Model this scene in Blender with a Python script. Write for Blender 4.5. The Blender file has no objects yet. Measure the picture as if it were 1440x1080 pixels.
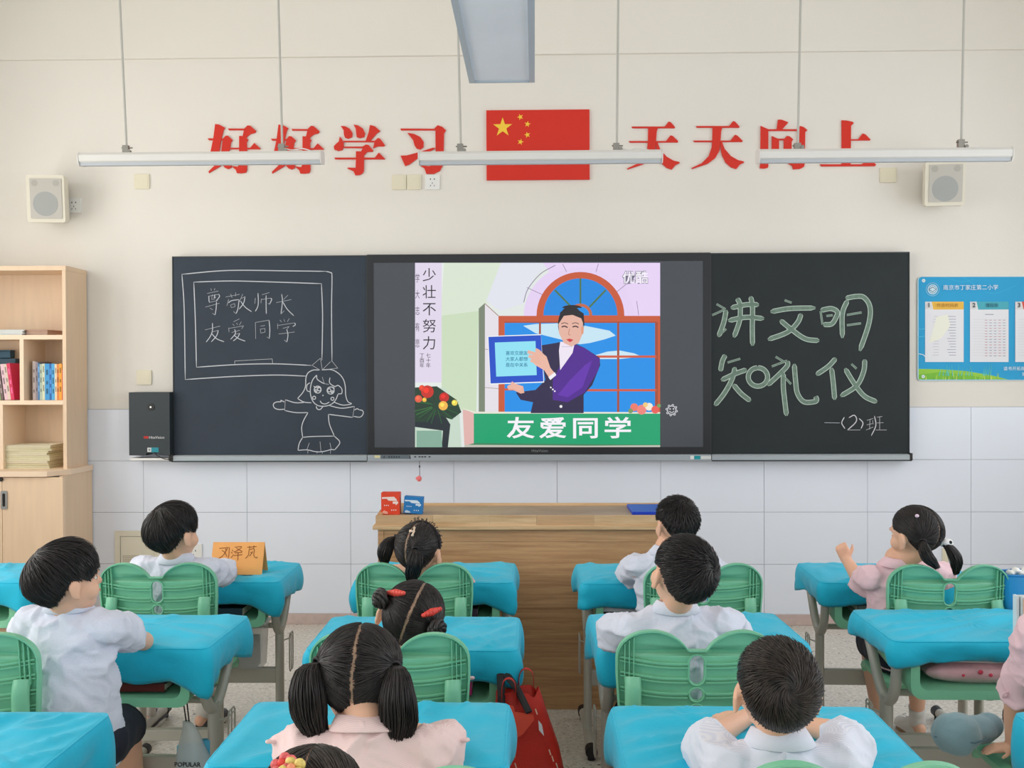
import bpy, math, random
import numpy as np
from mathutils import Vector, Matrix, Euler, noise
from mathutils.geometry import tessellate_polygon

random.seed(7)
rng = np.random.default_rng(7)
C = bpy.context.scene.collection
SC = bpy.context.scene
PI = math.pi

# ------------------------------------------------------------------ camera, world, light, exposure
F_PX = 1400.0
CAM = Vector((0.0, 0.0, 1.43))
CAM_R = (Matrix.Rotation(math.radians(1.30), 3, 'Z')
         @ Matrix.Rotation(math.radians(90 - 0.53), 3, 'X')
         @ Matrix.Rotation(math.radians(-0.20), 3, 'Z'))
cam_data = bpy.data.cameras.new('camera')
cam_data.sensor_width = 36.0
cam_data.lens = F_PX / 1440.0 * 36.0
cam_data.clip_start = 0.05
camera = bpy.data.objects.new('camera', cam_data)
camera.matrix_world = Matrix.Translation(CAM) @ CAM_R.to_4x4()
C.objects.link(camera)
SC.camera = camera

world = bpy.data.worlds.new('world')
world.use_nodes = True
world.node_tree.nodes['Background'].inputs[0].default_value = (0.93, 0.96, 1.0, 1)
world.node_tree.nodes['Background'].inputs[1].default_value = 0.98
SC.world = world


def area_light(name, loc, rot, sx, sy, power, col):
    d = bpy.data.lights.new(name, 'AREA')
    d.shape = 'RECTANGLE'; d.size = sx; d.size_y = sy; d.energy = power; d.color = col
    o = bpy.data.objects.new(name, d)
    o.location = loc; o.rotation_euler = rot
    C.objects.link(o)
    return o


# daylight through the windows of the two side walls
area_light('window_daylight', (-3.72, 2.2, 1.95), (0, math.radians(-90), 0), 2.0, 5.6, 120, (1.0, 0.965, 0.90))
area_light('window_daylight', (3.52, 2.2, 1.95), (0, math.radians(90), 0), 2.0, 5.6, 75, (0.93, 0.965, 1.0))

SC.view_settings.view_transform = 'Standard'
SC.view_settings.look = 'None'
SC.view_settings.gamma = 1.0
SC.view_settings.use_curve_mapping = False
SC.view_settings.exposure = 0.20


# ------------------------------------------------------------------ helpers
def P(px, py, Y):
    """point at depth Y that the photograph shows at pixel (px, py)"""
    d = CAM_R @ Vector(((px - 720) / F_PX, -(py - 540) / F_PX, -1))
    t = (Y - CAM.y) / d.y
    return CAM + d * t


def lin(c):
    c = c / 255.0
    return c / 12.92 if c <= 0.04045 else ((c + 0.055) / 1.055) ** 2.4


def rgb(r, g, b):
    return (lin(r), lin(g), lin(b), 1.0)


def mat(name, col, rough=0.6, metal=0.0, var=0.0, scale=8.0, bump=0.0, bscale=60.0, spec=0.5, stretch=(1, 1, 1),
        sheen=0.0, coat=0.0, alpha=1.0, trans=0.0, detail=4.0, col2=None):
    m = bpy.data.materials.new(name)
    m.use_nodes = True
    nt = m.node_tree
    bs = nt.nodes['Principled BSDF']
    bs.inputs['Base Color'].default_value = rgb(*col)
    bs.inputs['Roughness'].default_value = rough
    bs.inputs['Metallic'].default_value = metal
    bs.inputs['Specular IOR Level'].default_value = spec
    bs.inputs['Sheen Weight'].default_value = sheen
    bs.inputs['Coat Weight'].default_value = coat
    bs.inputs['Alpha'].default_value = alpha
    bs.inputs['Transmission Weight'].default_value = trans
    if var > 0 or bump > 0 or col2:
        tc = nt.nodes.new('ShaderNodeTexCoord')
        mp = nt.nodes.new('ShaderNodeMapping')
        mp.inputs['Scale'].default_value = stretch
        nt.links.new(tc.outputs['Object'], mp.inputs['Vector'])
    if var > 0 or col2:
        nz = nt.nodes.new('ShaderNodeTexNoise')
        nz.inputs['Scale'].default_value = scale
        nz.inputs['Detail'].default_value = detail
        nt.links.new(mp.outputs[0], nz.inputs['Vector'])
        mx = nt.nodes.new('ShaderNodeMix'); mx.data_type = 'RGBA'
        a = rgb(*col)
        b = rgb(*col2) if col2 else tuple(max(0, x * (1 - var)) for x in a[:3]) + (1,)
        mx.inputs[6].default_value = a
        mx.inputs[7].default_value = b
        rp = nt.nodes.new('ShaderNodeValToRGB')
        rp.color_ramp.elements[0].position = 0.35
        rp.color_ramp.elements[1].position = 0.65
        nt.links.new(nz.outputs['Fac'], rp.inputs[0])
        nt.links.new(rp.outputs[0], mx.inputs[0])
        nt.links.new(mx.outputs[2], bs.inputs['Base Color'])
    if bump > 0:
        nb = nt.nodes.new('ShaderNodeTexNoise')
        nb.inputs['Scale'].default_value = bscale
        nb.inputs['Detail'].default_value = 3
        nt.links.new(mp.outputs[0], nb.inputs['Vector'])
        bp = nt.nodes.new('ShaderNodeBump')
        bp.inputs['Strength'].default_value = bump
        bp.inputs['Distance'].default_value = 0.004
        nt.links.new(nb.outputs['Fac'], bp.inputs['Height'])
        nt.links.new(bp.outputs[0], bs.inputs['Normal'])
    return m


def attr_mat(name, rough=0.6, emit=0.0, spec=0.4):
    m = bpy.data.materials.new(name); m.use_nodes = True
    nt = m.node_tree; bs = nt.nodes['Principled BSDF']
    at = nt.nodes.new('ShaderNodeAttribute'); at.attribute_name = 'col'
    bs.inputs['Roughness'].default_value = rough
    bs.inputs['Specular IOR Level'].default_value = spec
    if emit:
        bs.inputs['Base Color'].default_value = (0.01, 0.01, 0.012, 1)
        nt.links.new(at.outputs['Color'], bs.inputs['Emission Color'])
        bs.inputs['Emission Strength'].default_value = emit
    else:
        nt.links.new(at.outputs['Color'], bs.inputs['Base Color'])
    return m


def tag(o, label=None, cat=None, group=None, kind=None):
    if label: o['label'] = label
    if cat: o['category'] = cat
    if group: o['group'] = group
    if kind: o['kind'] = kind
    return o


def thing(name, loc, rz=0.0, label=None, cat=None, group=None):
    o = bpy.data.objects.new(name, None)
    o.empty_display_size = 0.1
    o.location = loc; o.rotation_euler = (0, 0, rz)
    C.objects.link(o)
    return tag(o, label, cat, group)


def link_mesh(name, me, parent=None, smooth=False, bev=0.0, local=True):
    o = bpy.data.objects.new(name, me)
    C.objects.link(o)
    if parent is not None:
        o.parent = parent
        if not local:                       # mesh is in world coordinates
            off = Vector(parent.location)
            p = parent.parent
            while p is not None:
                off += Vector(p.location); p = p.parent
            me.transform(Matrix.Translation(-off))
    if smooth:
        me.shade_smooth()
        if bev == 0 and smooth != 'full':
            try:
                me.set_sharp_from_angle(angle=math.radians(42))
            except Exception:
                pass
    if bev > 0:
        b = o.modifiers.new('bevel', 'BEVEL'); b.width = bev; b.segments = 2; b.limit_method = 'ANGLE'
        me.shade_smooth()
        try:
            b.harden_normals = True
        except Exception:
            pass
    return o


class MB:
    def __init__(self):
        self.v = []; self.f = []; self.m = []

    def add(self, vs, fs, mi=0):
        n = len(self.v)
        self.v.extend([tuple(p) for p in vs])
        self.f.extend([tuple(i + n for i in f) for f in fs])
        self.m.extend([mi] * len(fs))
        return self

    def box(self, x0, x1, y0, y1, z0, z1, mi=0, M=None):
        vs = [Vector(p) for p in ((x0, y0, z0), (x1, y0, z0), (x1, y1, z0), (x0, y1, z0),
                                  (x0, y0, z1), (x1, y0, z1), (x1, y1, z1), (x0, y1, z1))]
        if M is not None: vs = [M @ p for p in vs]
        return self.add(vs, [(0, 3, 2, 1), (4, 5, 6, 7), (0, 1, 5, 4), (1, 2, 6, 5), (2, 3, 7, 6), (3, 0, 4, 7)], mi)

    def tube(self, pts, r, seg=8, mi=0, closed=False, caps=True, flat=1.0, up=None):
        pts = [Vector(p) for p in pts]
        n = len(pts)
        rs = r if isinstance(r, (list, tuple)) else [r] * n
        ref = None; vs = []; fs = []
        for i, p in enumerate(pts):
            if closed: t = pts[(i + 1) % n] - pts[i - 1]
            elif i == 0: t = pts[1] - pts[0]
            elif i == n - 1: t = pts[-1] - pts[-2]
            else: t = pts[i + 1] - pts[i - 1]
            t = t.normalized() if t.length > 1e-9 else Vector((0, 0, 1))
            if up is not None: ref = Vector(up)
            if ref is None:
                ref = Vector((1, 0, 0)) if abs(t.x) < 0.9 else Vector((0, 1, 0))
            a = (ref - t * ref.dot(t))
            a = a.normalized() if a.length > 1e-6 else t.orthogonal().normalized()
            ref = a; b = t.cross(a)
            for k in range(seg):
                an = 2 * PI * k / seg
                vs.append(p + a * (math.cos(an) * rs[i]) + b * (math.sin(an) * rs[i] * flat))
        m = n if closed else n - 1
        for i in range(m):
            j = (i + 1) % n
            for k in range(seg):
                k2 = (k + 1) % seg
                fs.append((i * seg + k, i * seg + k2, j * seg + k2, j * seg + k))
        if caps and not closed:
            fs.append(tuple(range(seg))[::-1]); fs.append(tuple((n - 1) * seg + k for k in range(seg)))
        return self.add(vs, fs, mi)

    def capsule(self, p0, p1, r0, r1, seg=14, rings=4, mi=0, sx=1.0, sy=1.0):
        """tapered capsule with round ends"""
        p0 = Vector(p0); p1 = Vector(p1); d = p1 - p0
        L = d.length
        t = d.normalized() if L > 1e-6 else Vector((0, 0, 1))
        pts = []; rs = []
        for i in range(rings + 1):
            a = PI / 2 * i / rings
            pts.append(p0 - t * (r0 * math.cos(a))); rs.append(max(1e-4, r0 * math.sin(a)))
        for i in range(rings + 1):
            a = PI / 2 * i / rings
            pts.append(p1 + t * (r1 * math.sin(a))); rs.append(max(1e-4, r1 * math.cos(a)))
        return self.tube(pts, rs, seg, mi)

    def ellipsoid(self, c, rx, ry, rz, seg=20, rings=12, mi=0, M=None):
        vs = []; fs = []
        c = Vector(c)
        for i in range(rings + 1):
            th = PI * i / rings
            for k in range(seg):
                ph = 2 * PI * k / seg
                s = max(math.sin(th), 1e-3)
                p = Vector((rx * s * math.cos(ph), ry * s * math.sin(ph), rz * math.cos(th)))
                if M is not None: p = M @ p
                vs.append(c + p)
        for i in range(rings):
            for k in range(seg):
                k2 = (k + 1) % seg
                fs.append((i * seg + k, (i + 1) * seg + k, (i + 1) * seg + k2, i * seg + k2))
        fs.append(tuple(range(seg))); fs.append(tuple(rings * seg + k for k in range(seg))[::-1])
        return self.add(vs, fs, mi)

    def loft(self, rings, mi=0, caps=True, closed=True):
        """rings: list of equally long lists of points"""
        n = len(rings[0]); vs = []; fs = []
        for r in rings: vs.extend(r)
        for i in range(len(rings) - 1):
            for k in range(n if closed else n - 1):
                k2 = (k + 1) % n
                fs.append((i * n + k, i * n + k2, (i + 1) * n + k2, (i + 1) * n + k))
        if caps:
            fs.append(tuple(range(n))[::-1]); fs.append(tuple((len(rings) - 1) * n + k for k in range(n)))
        return self.add(vs, fs, mi)

    def prism(self, poly, y0, y1, holes=(), mi=0, M=None):
        """2D polygon (x, z) extruded along y from y0 to y1"""
        loops = [list(poly)] + [list(h) for h in holes]
        allp = [p for l in loops for p in l]
        tris = tessellate_polygon([[Vector((p[0], p[1], 0)) for p in l] for l in loops])
        n = len(allp); vs = [Vector((p[0], y0, p[1])) for p in allp] + [Vector((p[0], y1, p[1])) for p in allp]
        fs = []
        for t in tris:
            a, b, c = [allp[i] for i in t]
            s = (b[0] - a[0]) * (c[1] - a[1]) - (b[1] - a[1]) * (c[0] - a[0])
            if s < 0: t = (t[0], t[2], t[1])
            fs.append((t[0], t[1], t[2])); fs.append((t[0] + n, t[2] + n, t[1] + n))
        o = 0
        for li, l in enumerate(loops):
            m = len(l)
            ar = sum(l[i][0] * l[(i + 1) % m][1] - l[(i + 1) % m][0] * l[i][1] for i in range(m))
            flip = (ar > 0) == (li == 0)
            for i in range(m):
                a, b = o + i, o + (i + 1) % m
                fs.append((a, b + 0, b + n, a + n)[::-1] if not flip else (a, b, b + n, a + n)[::1])
            o += m
        if M is not None: vs = [M @ p for p in vs]
        return self.add(vs, fs, mi)

    def mesh(self, name):
        me = bpy.data.meshes.new(name)
        me.from_pydata(self.v, [], self.f)
        return me

    def build(self, name, mats, parent=None, smooth=False, bev=0.0, local=True, label=None, fix=False):
        me = self.mesh(name)
        if not isinstance(mats, (list, tuple)): mats = [mats]
        for m in mats: me.materials.append(m)
        if len(mats) > 1: me.polygons.foreach_set('material_index', self.m)
        if fix:
            import bmesh
            bm = bmesh.new(); bm.from_mesh(me); bmesh.ops.recalc_face_normals(bm, faces=bm.faces); bm.to_mesh(me); bm.free()
        o = link_mesh(name, me, parent, smooth, bev, local)
        if label: o['label'] = label
        return o


def arc(cx, cy, r, a0, a1, n, ry=None):
    ry = r if ry is None else ry
    return [(cx + r * math.cos(math.radians(a0 + (a1 - a0) * i / n)),
             cy + ry * math.sin(math.radians(a0 + (a1 - a0) * i / n))) for i in range(n + 1)]


def rrect(x0, x1, z0, z1, r, n=4):
    p = arc(x1 - r, z0 + r, r, -90, 0, n) + arc(x1 - r, z1 - r, r, 0, 90, n) + arc(x0 + r, z1 - r, r, 90, 180, n) + arc(x0 + r, z0 + r, r, 180, 270, n)
    return p


def smooth_line(pts, n=6):
    """Catmull-Rom through the points"""
    if len(pts) < 3: return [tuple(p) for p in pts]
    P0 = [np.array(p, float) for p in pts]
    P0 = [2 * P0[0] - P0[1]] + P0 + [2 * P0[-1] - P0[-2]]
    out = []
    for i in range(1, len(P0) - 2):
        a, b, c, d = P0[i - 1:i + 3]
        for k in range(n):
            t = k / n
            out.append(tuple(0.5 * ((2 * b) + (c - a) * t + (2 * a - 5 * b + 4 * c - d) * t * t + (3 * b - a - 3 * c + d) * t ** 3)))
    out.append(tuple(P0[-2]))
    return out


class Pic:
    """flat print: coloured polygons on a plane facing the room, drawn back to front"""
    def __init__(self, mapf, y, step=0.00025):
        self.map = mapf; self.y = y; self.step = step; self.n = 0
        self.v = []; self.f = []; self.c = []

    def poly(self, pts, col, holes=()):
        loops = [pts] + list(holes)
        allp = [self.map(*p) for l in loops for p in l]
        k = 0; L2 = []
        for l in loops:
            L2.append([Vector((allp[k + i][0], allp[k + i][1], 0)) for i in range(len(l))]); k += len(l)
        tr = tessellate_polygon(L2)
        base = len(self.v); y = self.y - self.step * self.n
        self.n += 1
        self.v.extend([(p[0], y, p[1]) for p in allp])
        for t in tr:
            a, b, c = [allp[i] for i in t]
            s = (b[0] - a[0]) * (c[1] - a[1]) - (b[1] - a[1]) * (c[0] - a[0])
            if s < 0: t = (t[0], t[2], t[1])
            self.f.append(tuple(base + i for i in t)); self.c.append(rgb(*col))
        return self

    def rect(self, x0, y0, x1, y1, col):
        return self.poly([(x0, y0), (x1, y0), (x1, y1), (x0, y1)], col)

    def line(self, pts, w, col, sm=True, taper=False):
        if sm: pts = smooth_line(pts)
        pts = [np.array(p, float) for p in pts]
        base = len(self.v); y = self.y - self.step * self.n; self.n += 1
        n = len(pts)
        for i, p in enumerate(pts):
            a = pts[max(0, i - 1)]; b = pts[min(n - 1, i + 1)]
            t = b - a; L = math.hypot(*t) or 1
            nn = np.array((-t[1], t[0])) / L * w / 2
            if taper and i in (0, n - 1): nn = nn * 0.4
            for q in (p + nn, p - nn):
                m = self.map(q[0], q[1]); self.v.append((m[0], y, m[1]))
        for i in range(n - 1):
            self.f.append((base + 2 * i, base + 2 * i + 1, base + 2 * i + 3, base + 2 * i + 2)); self.c.append(rgb(*col))
        return self

    def circle(self, cx, cy, r, col, ry=None, n=20):
        return self.poly(arc(cx, cy, r, 0, 360 * (n - 1) / n, n - 1, ry), col)

    def ring(self, cx, cy, r, w, col, ry=None):
        p = arc(cx, cy, r, 0, 360, 24, ry)
        return self.line(p, w, col, sm=False)

    def build(self, name, material, parent=None, local=False):
        me = bpy.data.meshes.new(name)
        me.from_pydata(self.v, [], self.f)
        at = me.color_attributes.new('col', 'FLOAT_COLOR', 'CORNER')
        cols = []
        for p, c in zip(me.polygons, self.c): cols.extend(list(c) * p.loop_total)
        at.data.foreach_set('color', cols)
        me.materials.append(material)
        return link_mesh(name, me, parent, False, 0, local)


def pxmap(Y):
    def f(px, py):
        p = P(px, py, Y); return (p.x, p.z)
    return f


def text_mesh(s, size, material, parent, loc, name='lettering', extr=0.0006, fat=0.0, align='CENTER', sx=1.0, local=False, M=None, label=None):
    cu = bpy.data.curves.new(name, 'FONT')
    cu.body = s; cu.size = size; cu.extrude = extr; cu.offset = fat
    cu.align_x = align; cu.align_y = 'CENTER'; cu.resolution_u = 2
    tmp = bpy.data.objects.new('tmp', cu)
    C.objects.link(tmp)
    dg = bpy.context.evaluated_depsgraph_get()
    me = bpy.data.meshes.new_from_object(tmp.evaluated_get(dg))
    bpy.data.objects.remove(tmp)
    B = Matrix(((sx, 0, 0, 0), (0, 0, -1, 0), (0, 1, 0, 0), (0, 0, 0, 1)))
    me.transform((M if M is not None else Matrix.Translation(Vector(loc))) @ B)
    me.materials.clear(); me.materials.append(material)
    me.name = name
    o = link_mesh(name, me, parent, False, 0, local)
    if label: o['label'] = label
    return o


def remesh(mb, voxel, it=5, fac=0.5):
    """one continuous surface from overlapping solids"""
    me = mb.mesh('tmp')
    o = bpy.data.objects.new('tmp', me); C.objects.link(o)
    r = o.modifiers.new('r', 'REMESH'); r.mode = 'VOXEL'; r.voxel_size = voxel
    if it:
        s = o.modifiers.new('s', 'SMOOTH'); s.factor = fac; s.iterations = it
    dg = bpy.context.evaluated_depsgraph_get()
    out = bpy.data.meshes.new_from_object(o.evaluated_get(dg))
    bpy.data.objects.remove(o); bpy.data.meshes.remove(me)
    return out


def get_co(me):
    a = np.empty(len(me.vertices) * 3); me.vertices.foreach_get('co', a); return a.reshape(-1, 3)


def get_no(me):
    a = np.empty(len(me.vertices) * 3)
    me.vertex_normals.foreach_get('vector', a); return a.reshape(-1, 3)


def copy_tree(o, parent=None):
    c = o.copy(); C.objects.link(c)
    if parent is not None:
        c.parent = parent; c.matrix_parent_inverse = o.matrix_parent_inverse.copy()
    for ch in list(o.children): copy_tree(ch, c)
    return c


# ------------------------------------------------------------------ materials
M_wall = mat('wall_paint', (236, 231, 223), 0.85, var=0.03, scale=1.2, bump=0.12, bscale=90)
M_wall2 = mat('beam_paint', (236, 231, 222), 0.85, var=0.03, scale=1.0, bump=0.12, bscale=90)
M_tile = mat('wall_tile_glaze', (232, 238, 250), 0.25, var=0.015, scale=2.0, spec=0.5)
M_grout = mat('grout', (205, 203, 202), 0.9)
M_skirt = mat('skirting_stone', (205, 184, 178), 0.45, var=0.12, scale=30)
M_ceil = mat('ceiling_paint', (240, 238, 232), 0.9)
M_white = mat('white_plastic', (236, 236, 234), 0.4)
M_cream = mat('cream_plastic', (232, 224, 200), 0.4)
M_spk = mat('speaker_shell', (226, 220, 203), 0.45)
M_black = mat('black_plastic', (18, 18, 20), 0.45)
M_dark = mat('dark_hole', (30, 28, 26), 0.8)
M_chrome = mat('bracket_steel', (150, 148, 142), 0.35, metal=0.9)
M_lamp = mat('lamp_housing', (222, 220, 216), 0.45)
M_rod = mat('lamp_rod', (186, 184, 178), 0.4)
M_lampd = mat('lamp_diffuser', (186, 191, 197), 0.5)
M_lampu = mat('lamp_frame_grey', (176, 187, 198), 0.45)
M_lampp = mat('lamp_prismatic_panel', (236, 242, 252), 0.55, var=0.05, scale=3)
M_red = mat('red_acrylic', (216, 34, 6), 0.35)
M_yellow = mat('star_yellow', (250, 205, 60), 0.4)
M_board = mat('blackboard_enamel_left_sheen', (54, 64, 76), 0.6, var=0.12, scale=5, bump=0.03, bscale=300, spec=0.3)  # left panel: same enamel, lighter because a glossy reflection is put into its colour
M_boardR = mat('blackboard_enamel_right', (38, 45, 48), 0.6, var=0.12, scale=5, spec=0.3)
M_alu = mat('rail_aluminium', (168, 176, 182), 0.35, metal=0.6)
M_boxdk = mat('control_box_steel', (40, 50, 56), 0.5)
M_bezel = mat('display_bezel', (22, 24, 28), 0.3)
M_screen = mat('display_glass_off', (70, 75, 83), 0.22)
M_chalk = mat('white_chalk', (222, 224, 226), 0.9)
M_chalkg = mat('green_chalk_fill', (122, 146, 132), 0.9, var=0.25, scale=60, stretch=(1, 1, 1))
M_chalko = mat('pale_chalk_outline', (186, 214, 196), 0.9)
M_print = attr_mat('flat_print', 0.45)
M_paper = attr_mat('matt_print', 0.8, spec=0.2)
M_glow = attr_mat('lit_screen', 0.2, emit=0.87)
M_green = mat('green_moulded_plastic', (128, 202, 164), 0.38, var=0.04, scale=20, bump=0.08, bscale=500)
M_steel = mat('grey_painted_steel', (186, 182, 172), 0.42, metal=0.1)
M_cover = mat('turquoise_cover_fabric', (16, 190, 226), 0.62, var=0.05, scale=14, bump=0.3, bscale=46, sheen=0.15, spec=0.35)
M_top = mat('desk_board', (222, 206, 178), 0.5)
M_shelf = mat('maple_board', (232, 203, 172), 0.5, var=0.06, scale=5, stretch=(6, 6, 0.6), bump=0.03)
M_shelfedge = mat('maple_edge', (240, 214, 186), 0.5)


def wood(name, c1, c2, rough=0.45, sx=1.0, sz=14.0):
    m = bpy.data.materials.new(name); m.use_nodes = True
    nt = m.node_tree; bs = nt.nodes['Principled BSDF']
    tc = nt.nodes.new('ShaderNodeTexCoord'); mp = nt.nodes.new('ShaderNodeMapping')
    mp.inputs['Scale'].default_value = (sx, sx, sz)
    n1 = nt.nodes.new('ShaderNodeTexNoise'); n1.inputs['Scale'].default_value = 3.0; n1.inputs['Detail'].default_value = 6
    n1.inputs['Distortion'].default_value = 0.6
    n2 = nt.nodes.new('ShaderNodeTexNoise'); n2.inputs['Scale'].default_value = 24.0; n2.inputs['Detail'].default_value = 3
    rp = nt.nodes.new('ShaderNodeValToRGB')
    rp.color_ramp.elements[0].position = 0.3; rp.color_ramp.elements[0].color = rgb(*c1)
    rp.color_ramp.elements[1].position = 0.7; rp.color_ramp.elements[1].color = rgb(*c2)
    mx = nt.nodes.new('ShaderNodeMath'); mx.operation = 'MULTIPLY_ADD'
    mx.inputs[1].default_value = 0.35; 
    nt.links.new(tc.outputs['Object'], mp.inputs[0]); nt.links.new(mp.outputs[0], n1.inputs['Vector']); nt.links.new(mp.outputs[0], n2.inputs['Vector'])
    sub = nt.nodes.new('ShaderNodeMath'); sub.operation = 'SUBTRACT'; sub.inputs[1].default_value = 0.175
    nt.links.new(n1.outputs['Fac'], sub.inputs[0])
    nt.links.new(n2.outputs['Fac'], mx.inputs[0]); nt.links.new(sub.outputs[0], mx.inputs[2])
    nt.links.new(mx.outputs[0], rp.inputs[0]); nt.links.new(rp.outputs[0], bs.inputs['Base Color'])
    bs.inputs['Roughness'].default_value = rough
    return m


M_oak = wood('oak_veneer', (176, 130, 90), (210, 166, 120), sz=26)
M_oakl = wood('oak_butcher_block', (196, 156, 112), (226, 192, 150), sz=22)
M_oakd = wood('oak_worktop', (158, 132, 104), (184, 160, 130), sz=3)


def floor_mat():
    m = bpy.data.materials.new('terrazzo'); m.use_nodes = True
    nt = m.node_tree; bs = nt.nodes['Principled BSDF']
    tc = nt.nodes.new('ShaderNodeTexCoord')
    base = nt.nodes.new('ShaderNodeTexNoise'); base.inputs['Scale'].default_value = 60; base.inputs['Detail'].default_value = 5
    r0 = nt.nodes.new('ShaderNodeValToRGB'); r0.color_ramp.elements[0].position = 0.35; r0.color_ramp.elements[1].position = 0.65
    r0.color_ramp.elements[0].color = rgb(192, 184, 172); r0.color_ramp.elements[1].color = rgb(222, 215, 204)
    nt.links.new(tc.outputs['Object'], base.inputs['Vector']); nt.links.new(base.outputs['Fac'], r0.inputs[0])
    col = r0.outputs[0]
    for sc, lo, hi, c in ((42, 0.10, 0.17, (84, 78, 70)), (90, 0.12, 0.2, (140, 128, 112)), (80, 0.1, 0.2, (238, 234, 226))):
        vo = nt.nodes.new('ShaderNodeTexVoronoi'); vo.inputs['Scale'].default_value = sc
        nt.links.new(tc.outputs['Object'], vo.inputs['Vector'])
        th = nt.nodes.new('ShaderNodeTexNoise'); th.inputs['Scale'].default_value = sc * 0.22; th.inputs['Detail'].default_value = 1
        nt.links.new(tc.outputs['Object'], th.inputs['Vector'])
        ad = nt.nodes.new('ShaderNodeMath'); ad.operation = 'MULTIPLY_ADD'; ad.inputs[1].default_value = -1.1; ad.inputs[2].default_value = 0.72
        nt.links.new(th.outputs['Fac'], ad.inputs[0])
        sm = nt.nodes.new('ShaderNodeMath'); sm.operation = 'ADD'
        nt.links.new(vo.outputs['Distance'], sm.inputs[0]); nt.links.new(ad.outputs[0], sm.inputs[1])
        rp = nt.nodes.new('ShaderNodeValToRGB'); rp.color_ramp.elements[0].position = lo + 0.08; rp.color_ramp.elements[1].position = hi + 0.1
        rp.color_ramp.elements[0].color = (1, 1, 1, 1); rp.color_ramp.elements[1].color = (0, 0, 0, 1)
        nt.links.new(sm.outputs[0], rp.inputs[0])
        mx = nt.nodes.new('ShaderNodeMix'); mx.data_type = 'RGBA'
        nt.links.new(rp.outputs[0], mx.inputs[0]); nt.links.new(col, mx.inputs[6]); mx.inputs[7].default_value = rgb(*c)
        col = mx.outputs[2]
    nt.links.new(col, bs.inputs['Base Color'])
    bs.inputs['Roughness'].default_value = 0.32
    return m


M_floor = floor_mat()

# ------------------------------------------------------------------ the room
WY = 5.69
XL, XR, YB, ZC = -3.55, 3.35, -2.6, 3.75
tag(MB().box(XL - 0.2, XR + 0.2, YB, WY + 0.2, -0.12, 0).build('floor', M_floor), kind='structure')
tag(MB().box(XL - 0.2, XR + 0.2, YB, WY + 0.2, ZC, ZC + 0.15).build('ceiling', M_ceil), kind='structure')
tile_top = P(750, 573.5, WY).z
wall_front = tag(MB().box(XL - 0.2, XR + 0.2, WY, WY + 0.2, tile_top, ZC).build('wall_front', M_wall), kind='structure')
tag(MB().box(XL - 0.2, XR + 0.2, WY + 0.004, WY + 0.19, 0, tile_top).build('backing', M_grout, wall_front), kind='structure')
beam_z = P(752, 78, WY).z
MB().box(XL, XR, WY - 0.022, WY + 0.05, beam_z, ZC).build('beam_face', M_wall2, wall_front, bev=0.004)
# wall tiles, one by one
k = 0
tz = [P(750, y, WY).z for y in (574, 647, 720, 793, 863)]
tile_meshes = {}
for c in range(-4, 9):
    x0 = P(493 + 145.3 * c, 700, WY).x; x1 = P(493 + 145.3 * (c + 1), 700, WY).x
    x0 = max(x0, XL); x1 = min(x1, XR)
    if x1 - x0 < 0.03: continue
    for r in range(4):
        z1, z0 = tz[r], tz[r + 1]
        MB().box(x0 + 0.001, x1 - 0.001, WY - 0.006, WY + 0.004, z0 + 0.001, z1 - 0.001).build('tile', M_tile, wall_front)
tag(MB().box(XL, XR, WY - 0.012, WY + 0.0, 0, tz[4]).build('baseboard_front', M_skirt, bev=0.002), kind='structure')


def side_wall(name, x0, x1, inner, n):
    w = tag(MB().box(x0, x1, YB, WY, 0, 0.95).build(name, M_wall), kind='structure')
    MB().box(x0, x1, YB, WY, 2.95, ZC).build('lintel_section', M_wall, w)
    ys = [YB, -0.75, 0.75, 0.95, 2.25, 2.45, 3.75, 3.95, 4.95, WY]
    for a in range(0, len(ys), 2):
        b0, b1 = ys[a], ys[a + 1]
        if a == 0: b0, b1 = YB, -0.75
        elif a == 2: b0, b1 = 0.75, 0.95
        MB().box(x0, x1, b0, b1, 0.95, 2.95).build('pier_section', M_wall, w)
    k = n
    for (a, b) in ((-0.75, 0.75), (0.95, 2.25), (2.45, 3.75), (3.95, 4.95)):
        wf = MB()
        xm0, xm1 = inner - 0.03, inner + 0.03
        for (p, q, r, s) in ((a, a + 0.05, 0.95, 2.95), (b - 0.05, b, 0.95, 2.95), (a, b, 0.95, 1.0), (a, b, 2.9, 2.95), ((a + b) / 2 - 0.025, (a + b) / 2 + 0.025, 0.95, 2.95), (a, b, 2.35, 2.4)):
            wf.box(xm0, xm1, p, q, r, s)
        tag(wf.build('window_%d' % k, M_white), kind='structure')
        k += 1


side_wall('wall_left', XL - 0.2, XL, XL - 0.1, 1)
side_wall('wall_right', XR, XR + 0.2, XR + 0.1, 5)

# ------------------------------------------------------------------ red wall lettering, cut out of board
def zpoly(pts, ox, oy, s, Y, dx=0, dy=0):
    out = []
    for (a, b) in pts:
        p = P(ox + a / s + dx, oy + b / s + dy, Y); out.append((p.x, p.z))
    return out


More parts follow.
